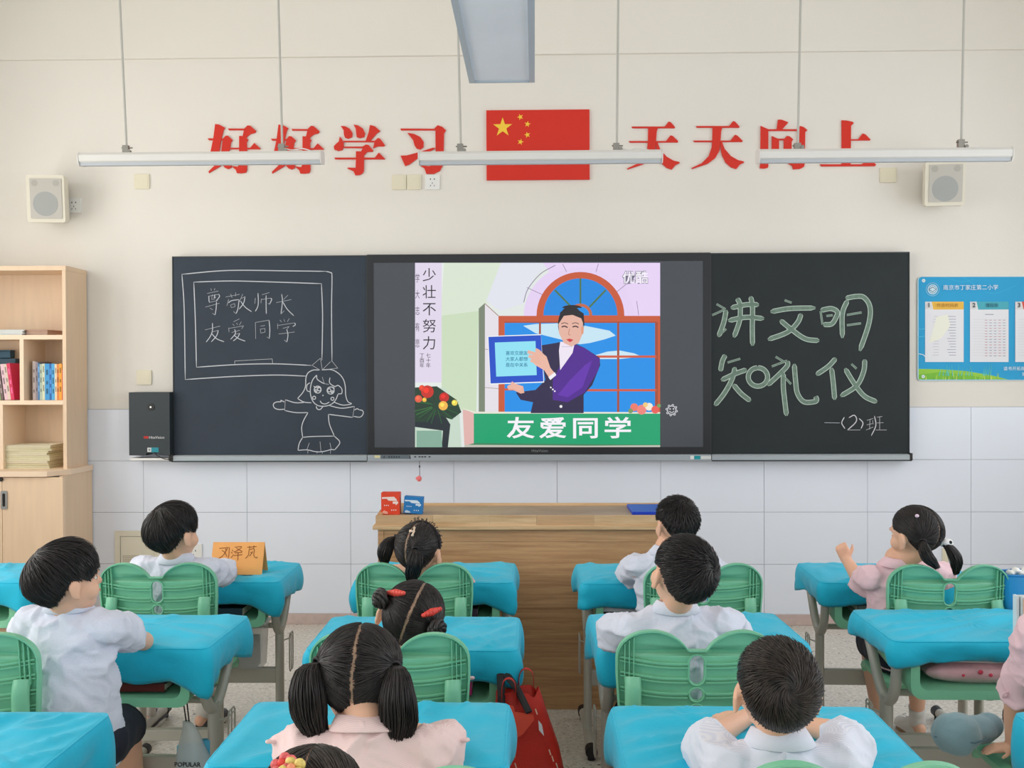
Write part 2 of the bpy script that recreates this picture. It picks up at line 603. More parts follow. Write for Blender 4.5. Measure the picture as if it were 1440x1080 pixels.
G_HAO = [[(60, 240), (240, 242), (240, 258), (75, 260)],
         [(235, 245), (262, 210), (290, 212), (342, 258), (322, 285), (312, 345), (300, 400), (270, 480), (200, 555), (75, 630), (70, 612), (150, 535), (195, 460), (215, 385), (225, 300)],
         [(145, 80), (190, 85), (255, 120), (238, 150), (215, 240), (190, 385), (185, 420), (260, 470), (330, 530), (325, 570), (290, 585), (255, 570), (220, 530), (150, 470), (90, 440), (95, 385), (125, 240)],
         [(290, 130), (472, 132), (510, 95), (540, 98), (605, 155), (595, 178), (545, 190), (505, 218), (495, 235), (515, 255), (500, 285), (503, 385), (503, 590), (490, 625), (440, 632), (390, 630), (378, 595), (330, 550), (400, 560), (418, 520), (415, 385), (415, 212), (455, 215), (470, 148), (300, 148)],
         [(300, 346), (540, 346), (585, 292), (655, 355), (645, 362), (300, 362)]]
G_XUE = [[(155, 100), (210, 105), (260, 135), (288, 180), (285, 225), (240, 245), (205, 232), (192, 200), (190, 150)],
         [(300, 85), (350, 95), (405, 130), (428, 180), (420, 225), (370, 238), (335, 225), (330, 180), (325, 130)],
         [(485, 90), (540, 105), (600, 158), (560, 185), (485, 272), (435, 272), (470, 170)],
         [(145, 220), (170, 250), (188, 290), (190, 335), (175, 370), (130, 382), (85, 365), (78, 330), (105, 300), (135, 275)],
         [(185, 268), (540, 268), (575, 235), (600, 245), (655, 318), (640, 330), (575, 330), (520, 350), (535, 283), (185, 283)],
         [(190, 333), (400, 333), (440, 310), (470, 315), (522, 378), (515, 390), (450, 393), (430, 420), (418, 430), (416, 600), (405, 630), (370, 652), (320, 655), (300, 610), (230, 578), (235, 568), (325, 572), (328, 385), (385, 388), (405, 350), (200, 348)],
         [(85, 457), (540, 457), (585, 400), (655, 470), (650, 476), (95, 476)]]
G_XI = [[(825, 130), (1205, 133), (1245, 92), (1300, 112), (1338, 150), (1316, 185), (1312, 390), (1305, 540), (1270, 605), (1200, 640), (1118, 638), (1095, 575), (1035, 540), (1150, 552), (1220, 530), (1222, 390), (1220, 150), (835, 150)],
        [(905, 178), (980, 190), (1050, 225), (1088, 280), (1085, 340), (1050, 365), (1010, 355), (985, 320), (970, 260)],
        [(828, 435), (900, 432), (1020, 400), (1100, 375), (1190, 345), (1218, 350), (1180, 375), (1100, 410), (1020, 465), (925, 535), (880, 550)]]
G_TIAN = [[(868, 142), (1240, 142), (1285, 85), (1310, 95), (1358, 150), (1352, 160), (880, 160)],
          [(838, 305), (1255, 305), (1305, 240), (1330, 248), (1390, 305), (1388, 320), (850, 322)],
          [(1055, 155), (1165, 155), (1150, 200), (1142, 320), (1130, 420), (1085, 500), (1000, 565), (820, 625), (820, 612), (930, 560), (1010, 480), (1045, 380), (1052, 300)],
          [(1155, 310), (1190, 400), (1260, 480), (1340, 525), (1405, 540), (1408, 552), (1360, 575), (1320, 625), (1260, 605), (1200, 550), (1160, 470), (1143, 380), (1142, 320)]]
G_XIANG = [[(270, 70), (310, 70), (385, 100), (370, 120), (310, 185), (253, 185)],
           [(75, 140), (160, 178), (160, 600), (150, 612), (110, 620), (65, 615), (70, 560), (72, 400)],
           [(155, 178), (490, 178), (515, 140), (560, 155), (600, 188), (575, 210), (570, 560), (560, 600), (520, 622), (440, 628), (430, 590), (360, 550), (400, 555), (480, 540), (490, 400), (490, 196), (155, 196)],
           [(200, 255), (280, 290), (280, 470), (200, 470)],
           [(335, 290), (370, 252), (400, 258), (440, 292), (422, 318), (422, 470), (335, 470)],
           [(270, 285), (340, 285), (340, 300), (270, 300)], [(270, 430), (345, 430), (345, 448), (270, 448)]]
G_SHANG = [[(985, 78), (1040, 80), (1110, 95), (1120, 110), (1090, 140), (1085, 560), (1085, 590), (985, 590), (985, 150)],
           [(1085, 290), (1170, 290), (1220, 225), (1250, 235), (1310, 295), (1300, 303), (1085, 303)],
           [(740, 572), (1215, 572), (1240, 540), (1335, 540), (1370, 575), (1360, 592), (760, 595)]]
GL = [('好', G_HAO, 285, 165, 0, 0, 'red cut-out wall character 好, first of the slogan, above the left lamp bar'),
      ('好', G_HAO, 285, 165, 89, 0.6, 'red cut-out wall character 好, second of the slogan, behind a lamp rod'),
      ('学', G_XUE, 460, 165, 0, 0, 'red cut-out wall character 学 with three dots on top'),
      ('习', G_XI, 460, 165, 0, 0, 'red cut-out wall character 习 above the paired cream plates'),
      ('天', G_TIAN, 870, 160, -90.5, 0.7, 'red cut-out wall character 天 just right of the flag, partly behind a lamp bar'),
      ('天', G_TIAN, 870, 160, 0, 0, 'red cut-out wall character 天 fully visible between two lamp bars'),
      ('向', G_XIANG, 1060, 160, 0, 0, 'red cut-out wall character 向 behind the right lamp bar'),
      ('上', G_SHANG, 1060, 160, 0, 0, 'red cut-out wall character 上, last of the slogan')]
for ch, strokes, ox, oy, dx, dy, lab in GL:
    mb = MB()
    for i, s in enumerate(strokes):
        mb.prism(zpoly(s, ox, oy, 8.0, WY, dx, dy), WY - 0.009 - 0.0002 * i, WY)
    tag(mb.build('wall_character', M_red, fix=True), lab, 'wall lettering', 'red slogan characters on the front wall')

# ------------------------------------------------------------------ flag plate
fl = thing('flag_plate', (P(756, 205, WY).x, WY, P(756, 205, WY).z), 0, 'rectangular red wall flag with five yellow stars between the two halves of the slogan', 'flag')
a = P(684, 156, WY); b = P(829, 253, WY)
MB().box(a.x, b.x, WY - 0.014, WY, b.z, a.z).build('plate', M_red, fl, bev=0.001, local=False)


def star(cx, cy, r, rot):
    pts = []
    for i in range(10):
        rr = r if i % 2 == 0 else r * 0.39
        an = math.radians(90 + rot + 36 * i); pts.append((cx + rr * math.cos(an), cy + rr * math.sin(an)))
    return pts


for (sx, sy, r, rot) in ((707, 180, 14, 0), (731.7, 165.5, 4.6, 20), (741.8, 175.5, 4.6, -10), (741.6, 190.5, 4.6, 15), (732, 200.4, 4.6, -15)):
    c = P(sx, sy, WY)
    MB().prism(star(c.x, c.z, r / 246.0, rot), WY - 0.016, WY - 0.013).build('star', M_yellow, fl, local=False, fix=True)


# ------------------------------------------------------------------ board lamps on rods
def bar_lamp(px0, px1, yc, Y, rods, label, wire=None, tilt=0.0):
    a = P(px0, yc, Y); b = P(px1, yc, Y)
    L = b.x - a.x; cx = (a.x + b.x) / 2; cz = a.z
    t = thing('bar_lamp', (cx, Y, cz), 0, label, 'lamp', 'white bar lamps over the blackboard')
    # housing: slim white wedge profile, diffuser below
    prof = [(-0.045, 0.018), (-0.045, -0.012), (-0.038, -0.018), (0.038, -0.018), (0.045, -0.012), (0.045, 0.018), (0.03, 0.03), (-0.03, 0.03)]
    Mt = Matrix.Rotation(math.radians(8), 4, 'X')
    hb = MB(); hb.loft([[Mt @ Vector((x, y, z)) for (y, z) in prof] for x in (-L / 2 + 0.006, L / 2 - 0.006)])
    hb.build('housing', M_lamp, t, bev=0.002, fix=True)
    db = MB()
    dp = [(-0.0365, -0.0175), (-0.034, -0.034), (0.034, -0.034), (0.0365, -0.0175)]
    db.loft([[Mt @ Vector((x, y, z)) for (y, z) in dp] for x in (-L / 2 + 0.008, L / 2 - 0.008)])
    db.build('diffuser', M_lampd, t, fix=True)
    for s in (-1, 1):
        eb = MB(); x0 = s * (L / 2 - 0.006); x1 = s * (L / 2)
        ep = [(-0.047, 0.02), (-0.047, -0.014), (-0.037, -0.036), (0.037, -0.036), (0.047, -0.014), (0.047, 0.02), (0.031, 0.032), (-0.031, 0.032)]
        eb.loft([[Mt @ Vector((x, y, z)) for (y, z) in ep] for x in (x0, x1)])
        eb.build('end_cap', M_lamp, t, bev=0.002, fix=True)
    for (xt, yt, xb, yb) in rods:
        pt = P(xt, yt, Y); pb = P(xb, yb, Y)
        d = (pt - pb); top = pb + d * ((ZC - pb.z) / d.z)
        o = Vector(t.location)
        MB().tube([pb - o, top - o], 0.0058, 10).build('rod', M_rod, t, smooth=True)
        br = MB()
        q = pb - o
        br.box(q.x - 0.018, q.x + 0.012, -0.012, 0.012, 0.02, q.z + 0.012)
        br.tube([(q.x - 0.025, 0, q.z), (q.x + 0.03, 0, q.z)], 0.004, 8)
        br.tube([(q.x + 0.018, 0, 0.035), (q.x + 0.018, -0.02, 0.035)], 0.009, 10)
        br.build('clamp', M_chrome, t, bev=0.001)
    if wire:
        pts = [P(x, y, Y) - Vector(t.location) for x, y in wire]
        MB().tube(smooth_line([tuple(p) for p in pts]), 0.003, 6).build('cable', M_white, t, smooth=True)
    return t


bar_lamp(114, 454, 224, 4.95, [(168, -10, 178, 208), (391, -10, 397, 206)], 'white bar lamp hanging left of the flag over the first characters', [(399, 208), (410, 211), (425, 209), (437, 212)])
bar_lamp(589, 931, 222.5, 4.95, [(643, -10, 648, 206), (869.5, -10, 867.5, 205)], 'white bar lamp hanging across the lower part of the flag', [(869, 207), (885, 211), (895, 207), (912, 211)])
bar_lamp(1065, 1420, 219.5, 4.80, [(1126, -10, 1122, 205), (1356, -10, 1352, 200)], 'white bar lamp hanging on the right above the wall speaker', [(1356, 205), (1366, 208), (1378, 206)])

# panel lamp seen from below
zl = 2.77
t = thing('panel_lamp', (0, 0, 0), 0, 'long blue-grey ceiling light panel at the top centre, seen from below', 'lamp')
c0 = P(660, 116, 4.56); c1 = P(752, 116, 4.56)
zl = c0.z; xa, xb = c0.x, c1.x
yf, yn = 4.56, 3.36
t.location = ((xa + xb) / 2, (yf + yn) / 2, zl)
fr = MB()
fr.box(xa, xa + 0.026, yn, yf, zl - 0.004, zl + 0.07).box(xb - 0.026, xb, yn, yf, zl - 0.004, zl + 0.07)
fr.box(xa + 0.026, xb - 0.026, yf - 0.012, yf, zl - 0.004, zl + 0.07).box(xa + 0.026, xb - 0.026, yn, yn + 0.012, zl - 0.004, zl + 0.07)
fr.box(xa, xb, yn, yf, zl + 0.06, zl + 0.075)
fr.build('frame', M_lampu, t, local=False)
MB().box(xa + 0.026, xb - 0.026, yn + 0.012, yf - 0.012, zl + 0.004, zl + 0.03).build('diffuser', M_lampp, t, local=False)
for yy in (yn + 0.25, yf - 0.25):
    MB().tube([((xa + xb) / 2, yy, zl + 0.07), ((xa + xb) / 2, yy, ZC)], 0.006, 8).build('rod', M_lamp, t, local=False)


# ------------------------------------------------------------------ wall speakers
def speaker(px0, py0, px1, py1, yaw, label):
    c = P((px0 + px1) / 2, (py0 + py1) / 2, WY - 0.17)
    w = (px1 - px0) / F_PX * (WY - 0.17); h = (py1 - py0) / F_PX * (WY - 0.17)
    t = thing('wall_speaker', c, yaw, label, 'speaker')
    d = 0.13
    # tapering box
    R = Matrix.Rotation(math.radians(5), 4, 'X')
    fr = [Vector((x, -0.02, z)) for x, z in rrect(-w / 2, w / 2, -h / 2, h / 2, 0.012, 3)]
    bk = [Vector((x * 0.72, d, z * 0.86)) for x, z in rrect(-w / 2, w / 2, -h / 2, h / 2, 0.012, 3)]
    fr2 = [Vector((x, 0.03, z)) for x, z in rrect(-w / 2, w / 2, -h / 2, h / 2, 0.012, 3)]
    mb = MB(); mb.loft([[R @ p for p in fr], [R @ p for p in fr2], [R @ p for p in bk]])
    mb.build('cabinet', M_spk, t, smooth=True, fix=True)
    g = MB(); g.prism(rrect(-w / 2 + 0.02, w / 2 - 0.014, -h / 2 + 0.02, h / 2 - 0.018, 0.006, 3), -0.0235, -0.019, M=R)
    g.build('grille', mat('speaker_grille', (196, 192, 184), 0.6, bump=0.3, bscale=900), t, fix=True)
    for (x, z, r, nm, cc) in ((0.0, -0.028, w * 0.33, 'woofer', (168, 170, 168)), (-w * 0.27, h * 0.33, w * 0.085, 'tweeter', (180, 176, 168)), (w * 0.29, h * 0.33, w * 0.085, 'tweeter', (180, 176, 168))):
        q = MB(); q.prism(arc(x, z, r, 0, 348, 29), -0.0245, -0.0225, M=R)
        q.build(nm, mat(nm + '_mesh', cc, 0.6, bump=0.3, bscale=900), t, fix=True)
    MB().box(-0.02, 0.02, d - 0.01, 0.17, -0.05, 0.05).build('bracket', M_cream, t)
    return t


speaker(40, 247, 92, 313, 0.10, 'cream wall speaker with round grey grille above the bookshelf')
speaker(1301, 228, 1354, 289, -0.10, 'cream wall speaker with round grey grille under the right lamp bar')


# ------------------------------------------------------------------ plates and sockets
def plate(px0, py0, px1, py1, kind, label, mt=None):
    a = P(px0, py1, WY); b = P(px1, py0, WY)
    Yw = WY if a.z > tile_top else WY - 0.006
    t = thing('wall_socket' if kind == 's' else 'cover_plate', ((a.x + b.x) / 2, Yw, (a.z + b.z) / 2), 0, label, 'socket' if kind == 's' else 'wall plate')
    w = b.x - a.x; h = b.z - a.z
    m0 = mt or (M_white if kind == 's' else M_cream)
    MB().prism(rrect(-w / 2, w / 2, -h / 2, h / 2, 0.004, 2), -0.009, 0.0).build('plate', m0, t, bev=0.0015, fix=True)
    if kind == 's':
        hs = MB()
        for (x, z, sw, sh, rot) in ((-0.011, 0.017, 0.005, 0.008, 0), (0.011, 0.017, 0.005, 0.008, 0), (-0.011, -0.02, 0.003, 0.008, 30), (0.011, -0.02, 0.003, 0.008, -30), (0, -0.006, 0.003, 0.009, 0)):
            R = Matrix.Translation((x, 0, z)) @ Matrix.Rotation(math.radians(rot), 4, 'Y')
            hs.box(-sw / 2, sw / 2, -0.0096, -0.0085, -sh / 2, sh / 2, M=R)
        hs.build('pin_holes', M_dark, t)
    else:
        MB().prism(rrect(-w / 2 + 0.008, w / 2 - 0.008, -h / 2 + 0.008, h / 2 - 0.008, 0.003, 2), -0.0105, -0.008).build('lid', m0, t, fix=True)
    return t


plate(95, 279, 114.5, 299.5, 's', 'white five-pin wall socket beside the left speaker')
plate(189.5, 245, 210.5, 266, 'p', 'cream blank plate on the wall under the left lamp bar')
plate(551.5, 246, 571.5, 267, 'p', 'cream blank plate, left one of the touching pair under 习')
plate(572.5, 246, 592.5, 267, 'p', 'cream blank plate, right one of the touching pair, beside the white socket')
plate(598, 246, 618.5, 267, 's', 'white five-pin wall socket next to the paired cream plates under 习')
plate(1237, 236, 1260, 257, 'p', 'cream blank plate beside the right speaker')
plate(193, 520.5, 213.5, 541, 'p', 'cream blank plate just above the dark control box')
plate(262, 764, 285, 792, 's', 'white wall socket low on the tiles behind the orange name card')
plate(1324, 770, 1333, 790, 'p', 'small cream blank plate low on the tiles, behind the fist-raising girl')

# access panel with perforations
a = P(163.5, 808, WY); b = P(226, 746, WY)
t = thing('access_panel', ((a.x + b.x) / 2, WY - 0.006, (a.z + b.z) / 2), 0, 'cream metal access panel with a perforated grid low on the tiles', 'access panel')
w = (b.x - a.x) / 2; h = (b.z - a.z) / 2
M_acc = mat('access_panel_paint', (222, 216, 198), 0.5)
M_accd = mat('access_panel_grooves', (168, 158, 140), 0.7)
MB().prism([(-w, -h), (w, -h), (w, h), (-w, h)], -0.012, 0, holes=[[(-w + 0.03, -h + 0.03), (w - 0.03, -h + 0.03), (w - 0.03, h - 0.03), (-w + 0.03, h - 0.03)]]).build('frame', M_acc, t, fix=True)
MB().box(-w + 0.033, w - 0.033, -0.008, 0, -h + 0.033, h - 0.033).build('door', M_acc, t)
hs = MB()
for i in range(16):
    for j in range(7):
        x = -w + 0.045 + i * 0.0105; z = -h + 0.045 + j * 0.0105
        if x < w - 0.04: hs.box(x, x + 0.006, -0.0088, -0.0078, z, z + 0.006)
hs.build('perforations', M_accd, t)

# ------------------------------------------------------------------ blackboard assembly
BX0, BX1 = P(243, 500, WY - 0.06).x, P(1279, 500, WY - 0.06).x
BZ1 = P(755, 357.5, WY - 0.06).z
BZ0 = P(755, 638.5, WY - 0.06).z
RZ0 = P(755, 647.5, WY - 0.06).z
DX0, DX1 = P(517, 500, WY - 0.06).x, P(999, 500, WY - 0.06).x
YF = WY - 0.06


def board(x0, x1, label, m):
    t = thing('blackboard', ((x0 + x1) / 2, WY, BZ0), 0, label, 'blackboard')
    MB().box(x0 + 0.004, x1 - 0.004, YF, WY, BZ0, BZ1 - 0.004).build('writing_surface', m, t, local=False)
    fr = MB(); fr.box(x0, x1, YF - 0.003, WY, BZ1 - 0.006, BZ1).box(x0, x0 + 0.005, YF - 0.003, WY, BZ0, BZ1 - 0.006).box(x1 - 0.005, x1, YF - 0.003, WY, BZ0, BZ1 - 0.006)
    fr.build('frame', mat('board_frame', (60, 64, 66), 0.4, metal=0.5), t, local=False)
    return t


bl = board(BX0, DX0, 'left blackboard panel with a chalk drawing of a girl and a framed text', M_board)
br_ = board(DX1, BX1, 'right blackboard panel with six large green-white chalk characters', M_boardR)


def rail(x0, x1, label):
    t = thing('chalk_rail', ((x0 + x1) / 2, WY, RZ0), 0, label, 'chalk rail')
    prof = [(WY, BZ0 - 0.001), (YF - 0.028, BZ0 - 0.001), (YF - 0.034, BZ0 - 0.008), (YF - 0.034, RZ0 + 0.004), (YF - 0.03, RZ0), (WY, RZ0)]
    mb = MB(); mb.loft([[Vector((x, y, z)) for y, z in prof] for x in (x0, x1)])
    mb.build('rail', M_alu, t, fix=True, local=False)
    MB().box(x0, x1, YF - 0.0345, YF - 0.02, RZ0 - 0.004, RZ0 + 0.001).build('lower_lip', mat('rail_dark_lip', (70, 76, 80), 0.4, metal=0.5), t, local=False)  # thin dark metal lip along the bottom edge of the rail
    return t


r1 = rail(BX0, DX0 - 0.002, 'grey aluminium chalk rail under the left blackboard panel')
r2 = rail(DX1 + 0.002, BX1, 'grey aluminium chalk rail under the right blackboard panel')
MB().box(BX0 - 0.012, BX0 + 0.01, YF - 0.036, WY - 0.02, RZ0, BZ0 + 0.004).build('end_cap', M_black, r1, local=False)
MB().box(BX1 - 0.01, BX1 + 0.004, YF - 0.036, WY - 0.02, RZ0, BZ0 + 0.004).build('end_cap', M_black, r2, local=False)

# chalk drawing and writing
YC = YF - 0.0004


def chalk(strokes, ox, oy, s, w, col, name, parent, mp=None):
    pc = Pic(pxmap(YF), YC, 0.00001)
    for st in strokes:
        pc.line([(ox + x / s, oy + y / s) for x, y in st], w, col, sm=len(st) > 2, taper=True)
    return pc.build(name, M_paper, parent)


fr_st = [[(82, 145), (290, 128), (560, 130), (725, 132)], [(725, 132), (745, 138), (752, 155), (750, 300), (752, 535)], [(82, 145), (92, 300), (97, 615)], [(97, 615), (300, 602), (500, 595), (640, 600)],
         [(135, 180), (300, 175), (500, 180), (705, 187)], [(705, 187), (710, 330), (707, 530)], [(135, 180), (142, 350), (147, 560)], [(147, 560), (330, 548), (500, 545), (660, 552)],
         [(318, 545), (318, 532)], [(318, 532), (485, 523)], [(485, 523), (487, 542)]]
chalk(fr_st, 230, 340, 3.175, 1.25, (205, 208, 214), 'chalk_frame', bl)
wr = [[(160, 150), (165, 180)], [(215, 150), (205, 175)], [(110, 218), (260, 185)], [(130, 250), (135, 320), (145, 340)], [(130, 255), (265, 228)], [(265, 228), (275, 260), (230, 320)], [(180, 230), (170, 290)], [(215, 230), (205, 275), (225, 265)], [(165, 300), (215, 290)], [(150, 335), (250, 315)], [(85, 402), (275, 350)], [(235, 330), (230, 420), (215, 510)], [(215, 510), (180, 485)], [(145, 415), (185, 438)],
      [(360, 265), (545, 230)], [(425, 225), (445, 275)], [(495, 205), (490, 255)], [(400, 295), (375, 385)], [(395, 345), (440, 315), (540, 300)], [(540, 300), (525, 420), (500, 490)], [(500, 490), (465, 462)], [(425, 370), (435, 410)], [(430, 370), (480, 355)], [(480, 355), (485, 395)], [(440, 408), (485, 395)], [(590, 225), (545, 330)], [(560, 290), (625, 260)], [(620, 265), (600, 350), (540, 430)], [(560, 320), (620, 400), (710, 465)],
      [(760, 280), (752, 355)], [(795, 210), (800, 330), (790, 400), (758, 460)], [(850, 235), (950, 205)], [(840, 290), (835, 350)], [(840, 300), (965, 280)], [(965, 280), (980, 300), (950, 365)], [(950, 365), (930, 350)], [(905, 240), (905, 380), (908, 495)],
      [(1115, 225), (1125, 330), (1105, 495)], [(1105, 495), (1150, 450)], [(1200, 240), (1140, 300)], [(1040, 342), (1245, 300)], [(1130, 330), (1190, 430), (1280, 520)],
      [(80, 710), (285, 658)], [(180, 615), (180, 720), (150, 800), (95, 875)], [(170, 740), (260, 715)], [(260, 715), (235, 790), (165, 872)], [(165, 755), (240, 830), (340, 870)],
      [(465, 600), (545, 560)], [(455, 630), (475, 655)], [(505, 615), (520, 640)], [(570, 600), (545, 645)], [(400, 680), (405, 740)], [(400, 690), (600, 655)], [(600, 655), (575, 695)], [(440, 745), (550, 715)], [(480, 700), (490, 760), (425, 838)], [(470, 775), (550, 755)], [(550, 755), (520, 810), (460, 860)], [(470, 780), (540, 830), (625, 862)],
      [(760, 610), (765, 830)], [(760, 610), (945, 578)], [(945, 578), (955, 700), (950, 825)], [(950, 825), (915, 805)], [(830, 660), (890, 650)], [(825, 700), (835, 755)], [(825, 700), (890, 690)], [(890, 690), (890, 740)], [(890, 740), (835, 752)],
      [(1090, 575), (1115, 605)], [(1145, 565), (1155, 600)], [(1220, 555), (1190, 600)], [(1060, 625), (1062, 695)], [(1060, 650), (1290, 615)], [(1290, 615), (1300, 640), (1265, 665)], [(1130, 690), (1215, 665)], [(1215, 665), (1180, 710)], [(1075, 765), (1290, 738)], [(1185, 705), (1200, 780), (1185, 875)], [(1185, 875), (1150, 845)]]
chalk(wr, 280, 390, 9.6, 1.15, (196, 200, 208), 'chalk_writing', bl)


def circ(cx, cy, r, n=12): return [(cx + r * math.cos(2 * PI * i / n), cy + r * math.sin(2 * PI * i / n)) for i in range(n + 1)]


girl = [[(487, 212), (410, 165)], [(410, 165), (492, 95)], [(492, 95), (510, 210)], [(510, 210), (590, 130)], [(600, 118), (662, 193)], [(662, 193), (505, 212)],
        [(480, 212), (420, 212), (370, 240), (350, 290), (345, 370), (320, 430), (268, 490)], [(268, 490), (330, 525), (405, 532)],
        [(510, 210), (600, 208), (670, 245), (715, 300), (735, 370), (740, 460), (760, 520), (795, 542), (720, 555), (660, 540), (625, 525)],
        [(455, 260), (415, 310), (395, 380), (395, 450), (420, 520), (470, 560), (540, 565), (600, 545), (640, 505), (665, 445)],
        [(455, 260), (460, 300), (500, 330), (530, 345)], [(530, 345), (510, 280)], [(530, 345), (575, 352)], [(585, 285), (580, 330), (600, 355), (635, 372), (665, 362), (700, 395), (700, 440), (665, 445)],
        [(390, 335), (360, 360), (360, 410), (390, 425)], circ(465, 403, 34), circ(592, 412, 35), circ(480, 400, 16), circ(578, 410, 16), circ(447, 415, 12), circ(608, 425, 12), circ(440, 420, 5), circ(612, 430, 6),
        [(425, 368), (450, 385), (490, 372)], [(565, 385), (605, 378), (632, 390)], circ(517, 460, 3, 6), circ(430, 483, 15), circ(610, 493, 15), [(488, 512), (505, 535), (540, 543), (580, 525)],
        [(450, 565), (460, 592), (490, 597), (520, 565)],
        [(330, 530), (240, 530), (148, 502)], [(148, 502), (142, 608)], [(142, 608), (250, 628), (370, 628)], [(142, 595), (80, 597), (40, 580), (32, 545), (60, 525), (110, 522)], [(110, 522), (105, 508), (140, 525)],
        [(580, 560), (700, 585), (825, 568)], [(825, 568), (808, 675)], [(808, 675), (690, 660), (570, 645)], [(815, 665), (880, 672), (910, 640), (905, 610), (870, 600)], [(870, 600), (850, 590), (825, 605)],
        [(370, 628), (325, 710), (308, 780), (318, 870)], [(570, 645), (580, 740), (628, 858)], [(318, 870), (420, 862), (628, 858)],
        [(318, 870), (285, 930), (272, 998)], [(272, 998), (360, 993), (440, 1010), (500, 1012), (560, 1000), (595, 990), (632, 993)], [(632, 993), (682, 920), (628, 858)], [(383, 925), (360, 990)], [(488, 912), (498, 1012)], [(585, 925), (597, 985)],
        [(370, 995), (368, 1030)], [(460, 1012), (458, 1030)], [(512, 1012), (510, 1030)], [(592, 990), (590, 1030)]]
chalk(girl, 380, 490, 6.964, 1.2, (205, 208, 214), 'chalk_girl', bl)

big = [([(70, 125), (140, 165)], 0), ([(35, 212), (140, 165)], 0), ([(145, 170), (125, 270), (85, 380)], 0), ([(80, 378), (145, 318)], 0),
       ([(180, 155), (300, 130), (400, 130)], 0), ([(160, 255), (300, 228), (440, 238)], 0), ([(230, 80), (252, 130), (250, 250), (205, 385)], 0), ([(335, 65), (350, 150), (348, 300), (350, 450)], 0),
       ([(600, 95), (655, 115)], 0), ([(490, 185), (640, 160), (840, 155)], 0), ([(730, 200), (700, 270), (620, 345), (470, 402)], 0), ([(565, 250), (650, 320), (760, 395), (870, 410)], 0),
       ([(880, 180), (895, 285)], 0), ([(880, 175), (960, 160), (1010, 185), (1000, 230), (965, 280), (900, 285)], 0), ([(925, 218), (975, 212)], 0),
       ([(1090, 95), (1050, 200), (1050, 390)], 0), ([(1075, 80), (1160, 65), (1220, 75), (1265, 150), (1255, 280), (1185, 490)], 0), ([(1085, 210), (1200, 190)], 0), ([(1085, 290), (1195, 275)], 0)]
big2 = [[(140, 50), (115, 100), (100, 178)], [(155, 110), (255, 80)], [(105, 248), (220, 195), (305, 165)], [(215, 145), (190, 240), (130, 350), (55, 445)], [(200, 280), (260, 350), (335, 410)],
        [(392 + 75 * math.cos(a * PI / 8 - 1.6), 222 + 72 * math.sin(a * PI / 8 - 1.6)) for a in range(17)],
        [(530, 65), (590, 100)], [(500, 140), (620, 95)], [(620, 97), (620, 135), (560, 200), (465, 288)], [(590, 190), (590, 300), (600, 400), (615, 525)], [(605, 230), (650, 278)], [(675, 120), (685, 250), (700, 350), (750, 415), (830, 415), (850, 400), (840, 372)],
        [(1000, 75), (940, 140), (845, 205)], [(965, 150), (980, 280), (990, 400)], [(1120, 120), (1160, 158)], [(1225, 85), (1215, 180), (1160, 290), (1035, 372)], [(1070, 155), (1140, 270), (1220, 370), (1320, 418)]]
strokes = [[(995 + x / 5.538, 405 + y / 5.538) for x, y in s] for s, _ in big] + [[(995 + x / 5.538, 490 + y / 5.538) for x, y in s] for s in big2]
pc = Pic(pxmap(YF), YC, 0.000004)
for s in strokes: pc.line(s, 7.0, (192, 210, 198), sm=len(s) > 2, taper=True)
pc.build('chalk_outline', M_paper, br_)
pc = Pic(pxmap(YF), YC - 0.0005, 0.000004)
for s in strokes: pc.line(s, 5.0, (116, 138, 126), sm=len(s) > 2, taper=True)
pc.build('chalk_fill', M_chalkg, br_)
cls = [[(910, 578), (1030, 580)], [(1065, 535), (1045, 580), (1070, 625)], [(1100, 540), (1140, 520), (1160, 545), (1150, 580), (1090, 635)], [(1090, 635), (1190, 635)], [(1180, 545), (1210, 580), (1195, 625)],
       [(1240, 560), (1290, 545)], [(1265, 550), (1262, 630)], [(1240, 595), (1285, 585)], [(1235, 635), (1290, 612)], [(1300, 525), (1310, 600), (1275, 680)], [(1285, 560), (1290, 590)], [(1320, 535), (1360, 530)], [(1320, 580), (1370, 578)], [(1340, 530), (1340, 630)], [(1310, 635), (1395, 635)]]
chalk(cls, 995, 490, 5.538, 1.3, (210, 208, 214), 'chalk_writing', br_)

# ------------------------------------------------------------------ interactive display with the video picture
YD = YF - 0.012
dp = thing('interactive_display', ((DX0 + DX1) / 2, WY, RZ0), 0, 'wide black interactive display showing a video of a woman holding a blue board', 'display')
sx0, sx1 = P(525.5, 500, YD).x, P(989, 500, YD).x
sz1, sz0 = P(755, 368, YD).z, P(755, 629, YD).z
MB().prism([(DX0 + 0.001, BZ0), (DX1 - 0.001, BZ0), (DX1 - 0.001, BZ1 + 0.002), (DX0 + 0.001, BZ1 + 0.002)], YD, WY,
           holes=[[(sx0, sz0), (sx1, sz0), (sx1, sz1), (sx0, sz1)]]).build('bezel', M_bezel, dp, local=False, fix=True)
MB().box(sx0, sx1, YD + 0.003, WY - 0.01, sz0, sz1).build('screen', M_screen, dp, local=False)
cb = MB(); cb.box(DX0 + 0.001, DX1 - 0.001, YD - 0.02, WY, RZ0, BZ0 - 0.001)
cb.build('control_bar', M_alu, dp, local=False, bev=0.002)
pm = pxmap(YD)
pc = Pic(pm, YD - 0.0205, 0.00002)
pc.rect(527.5, 640, 535, 643.5, (214, 208, 160)).rect(536, 639.5, 577, 644.8, (96, 108, 116))
for x in (541, 548, 551.5, 555, 558.5, 562): pc.circle(x, 642.2, 1.1, (20, 26, 32), n=8)
pc.line([(577, 640), (577.5, 645)], 1.2, (16, 18, 20), sm=False)
for x in (583, 589, 593, 597, 603): pc.rect(x, 641.2, x + 3, 642.8, (30, 34, 36))
pc.build('button_panel', M_print, dp)
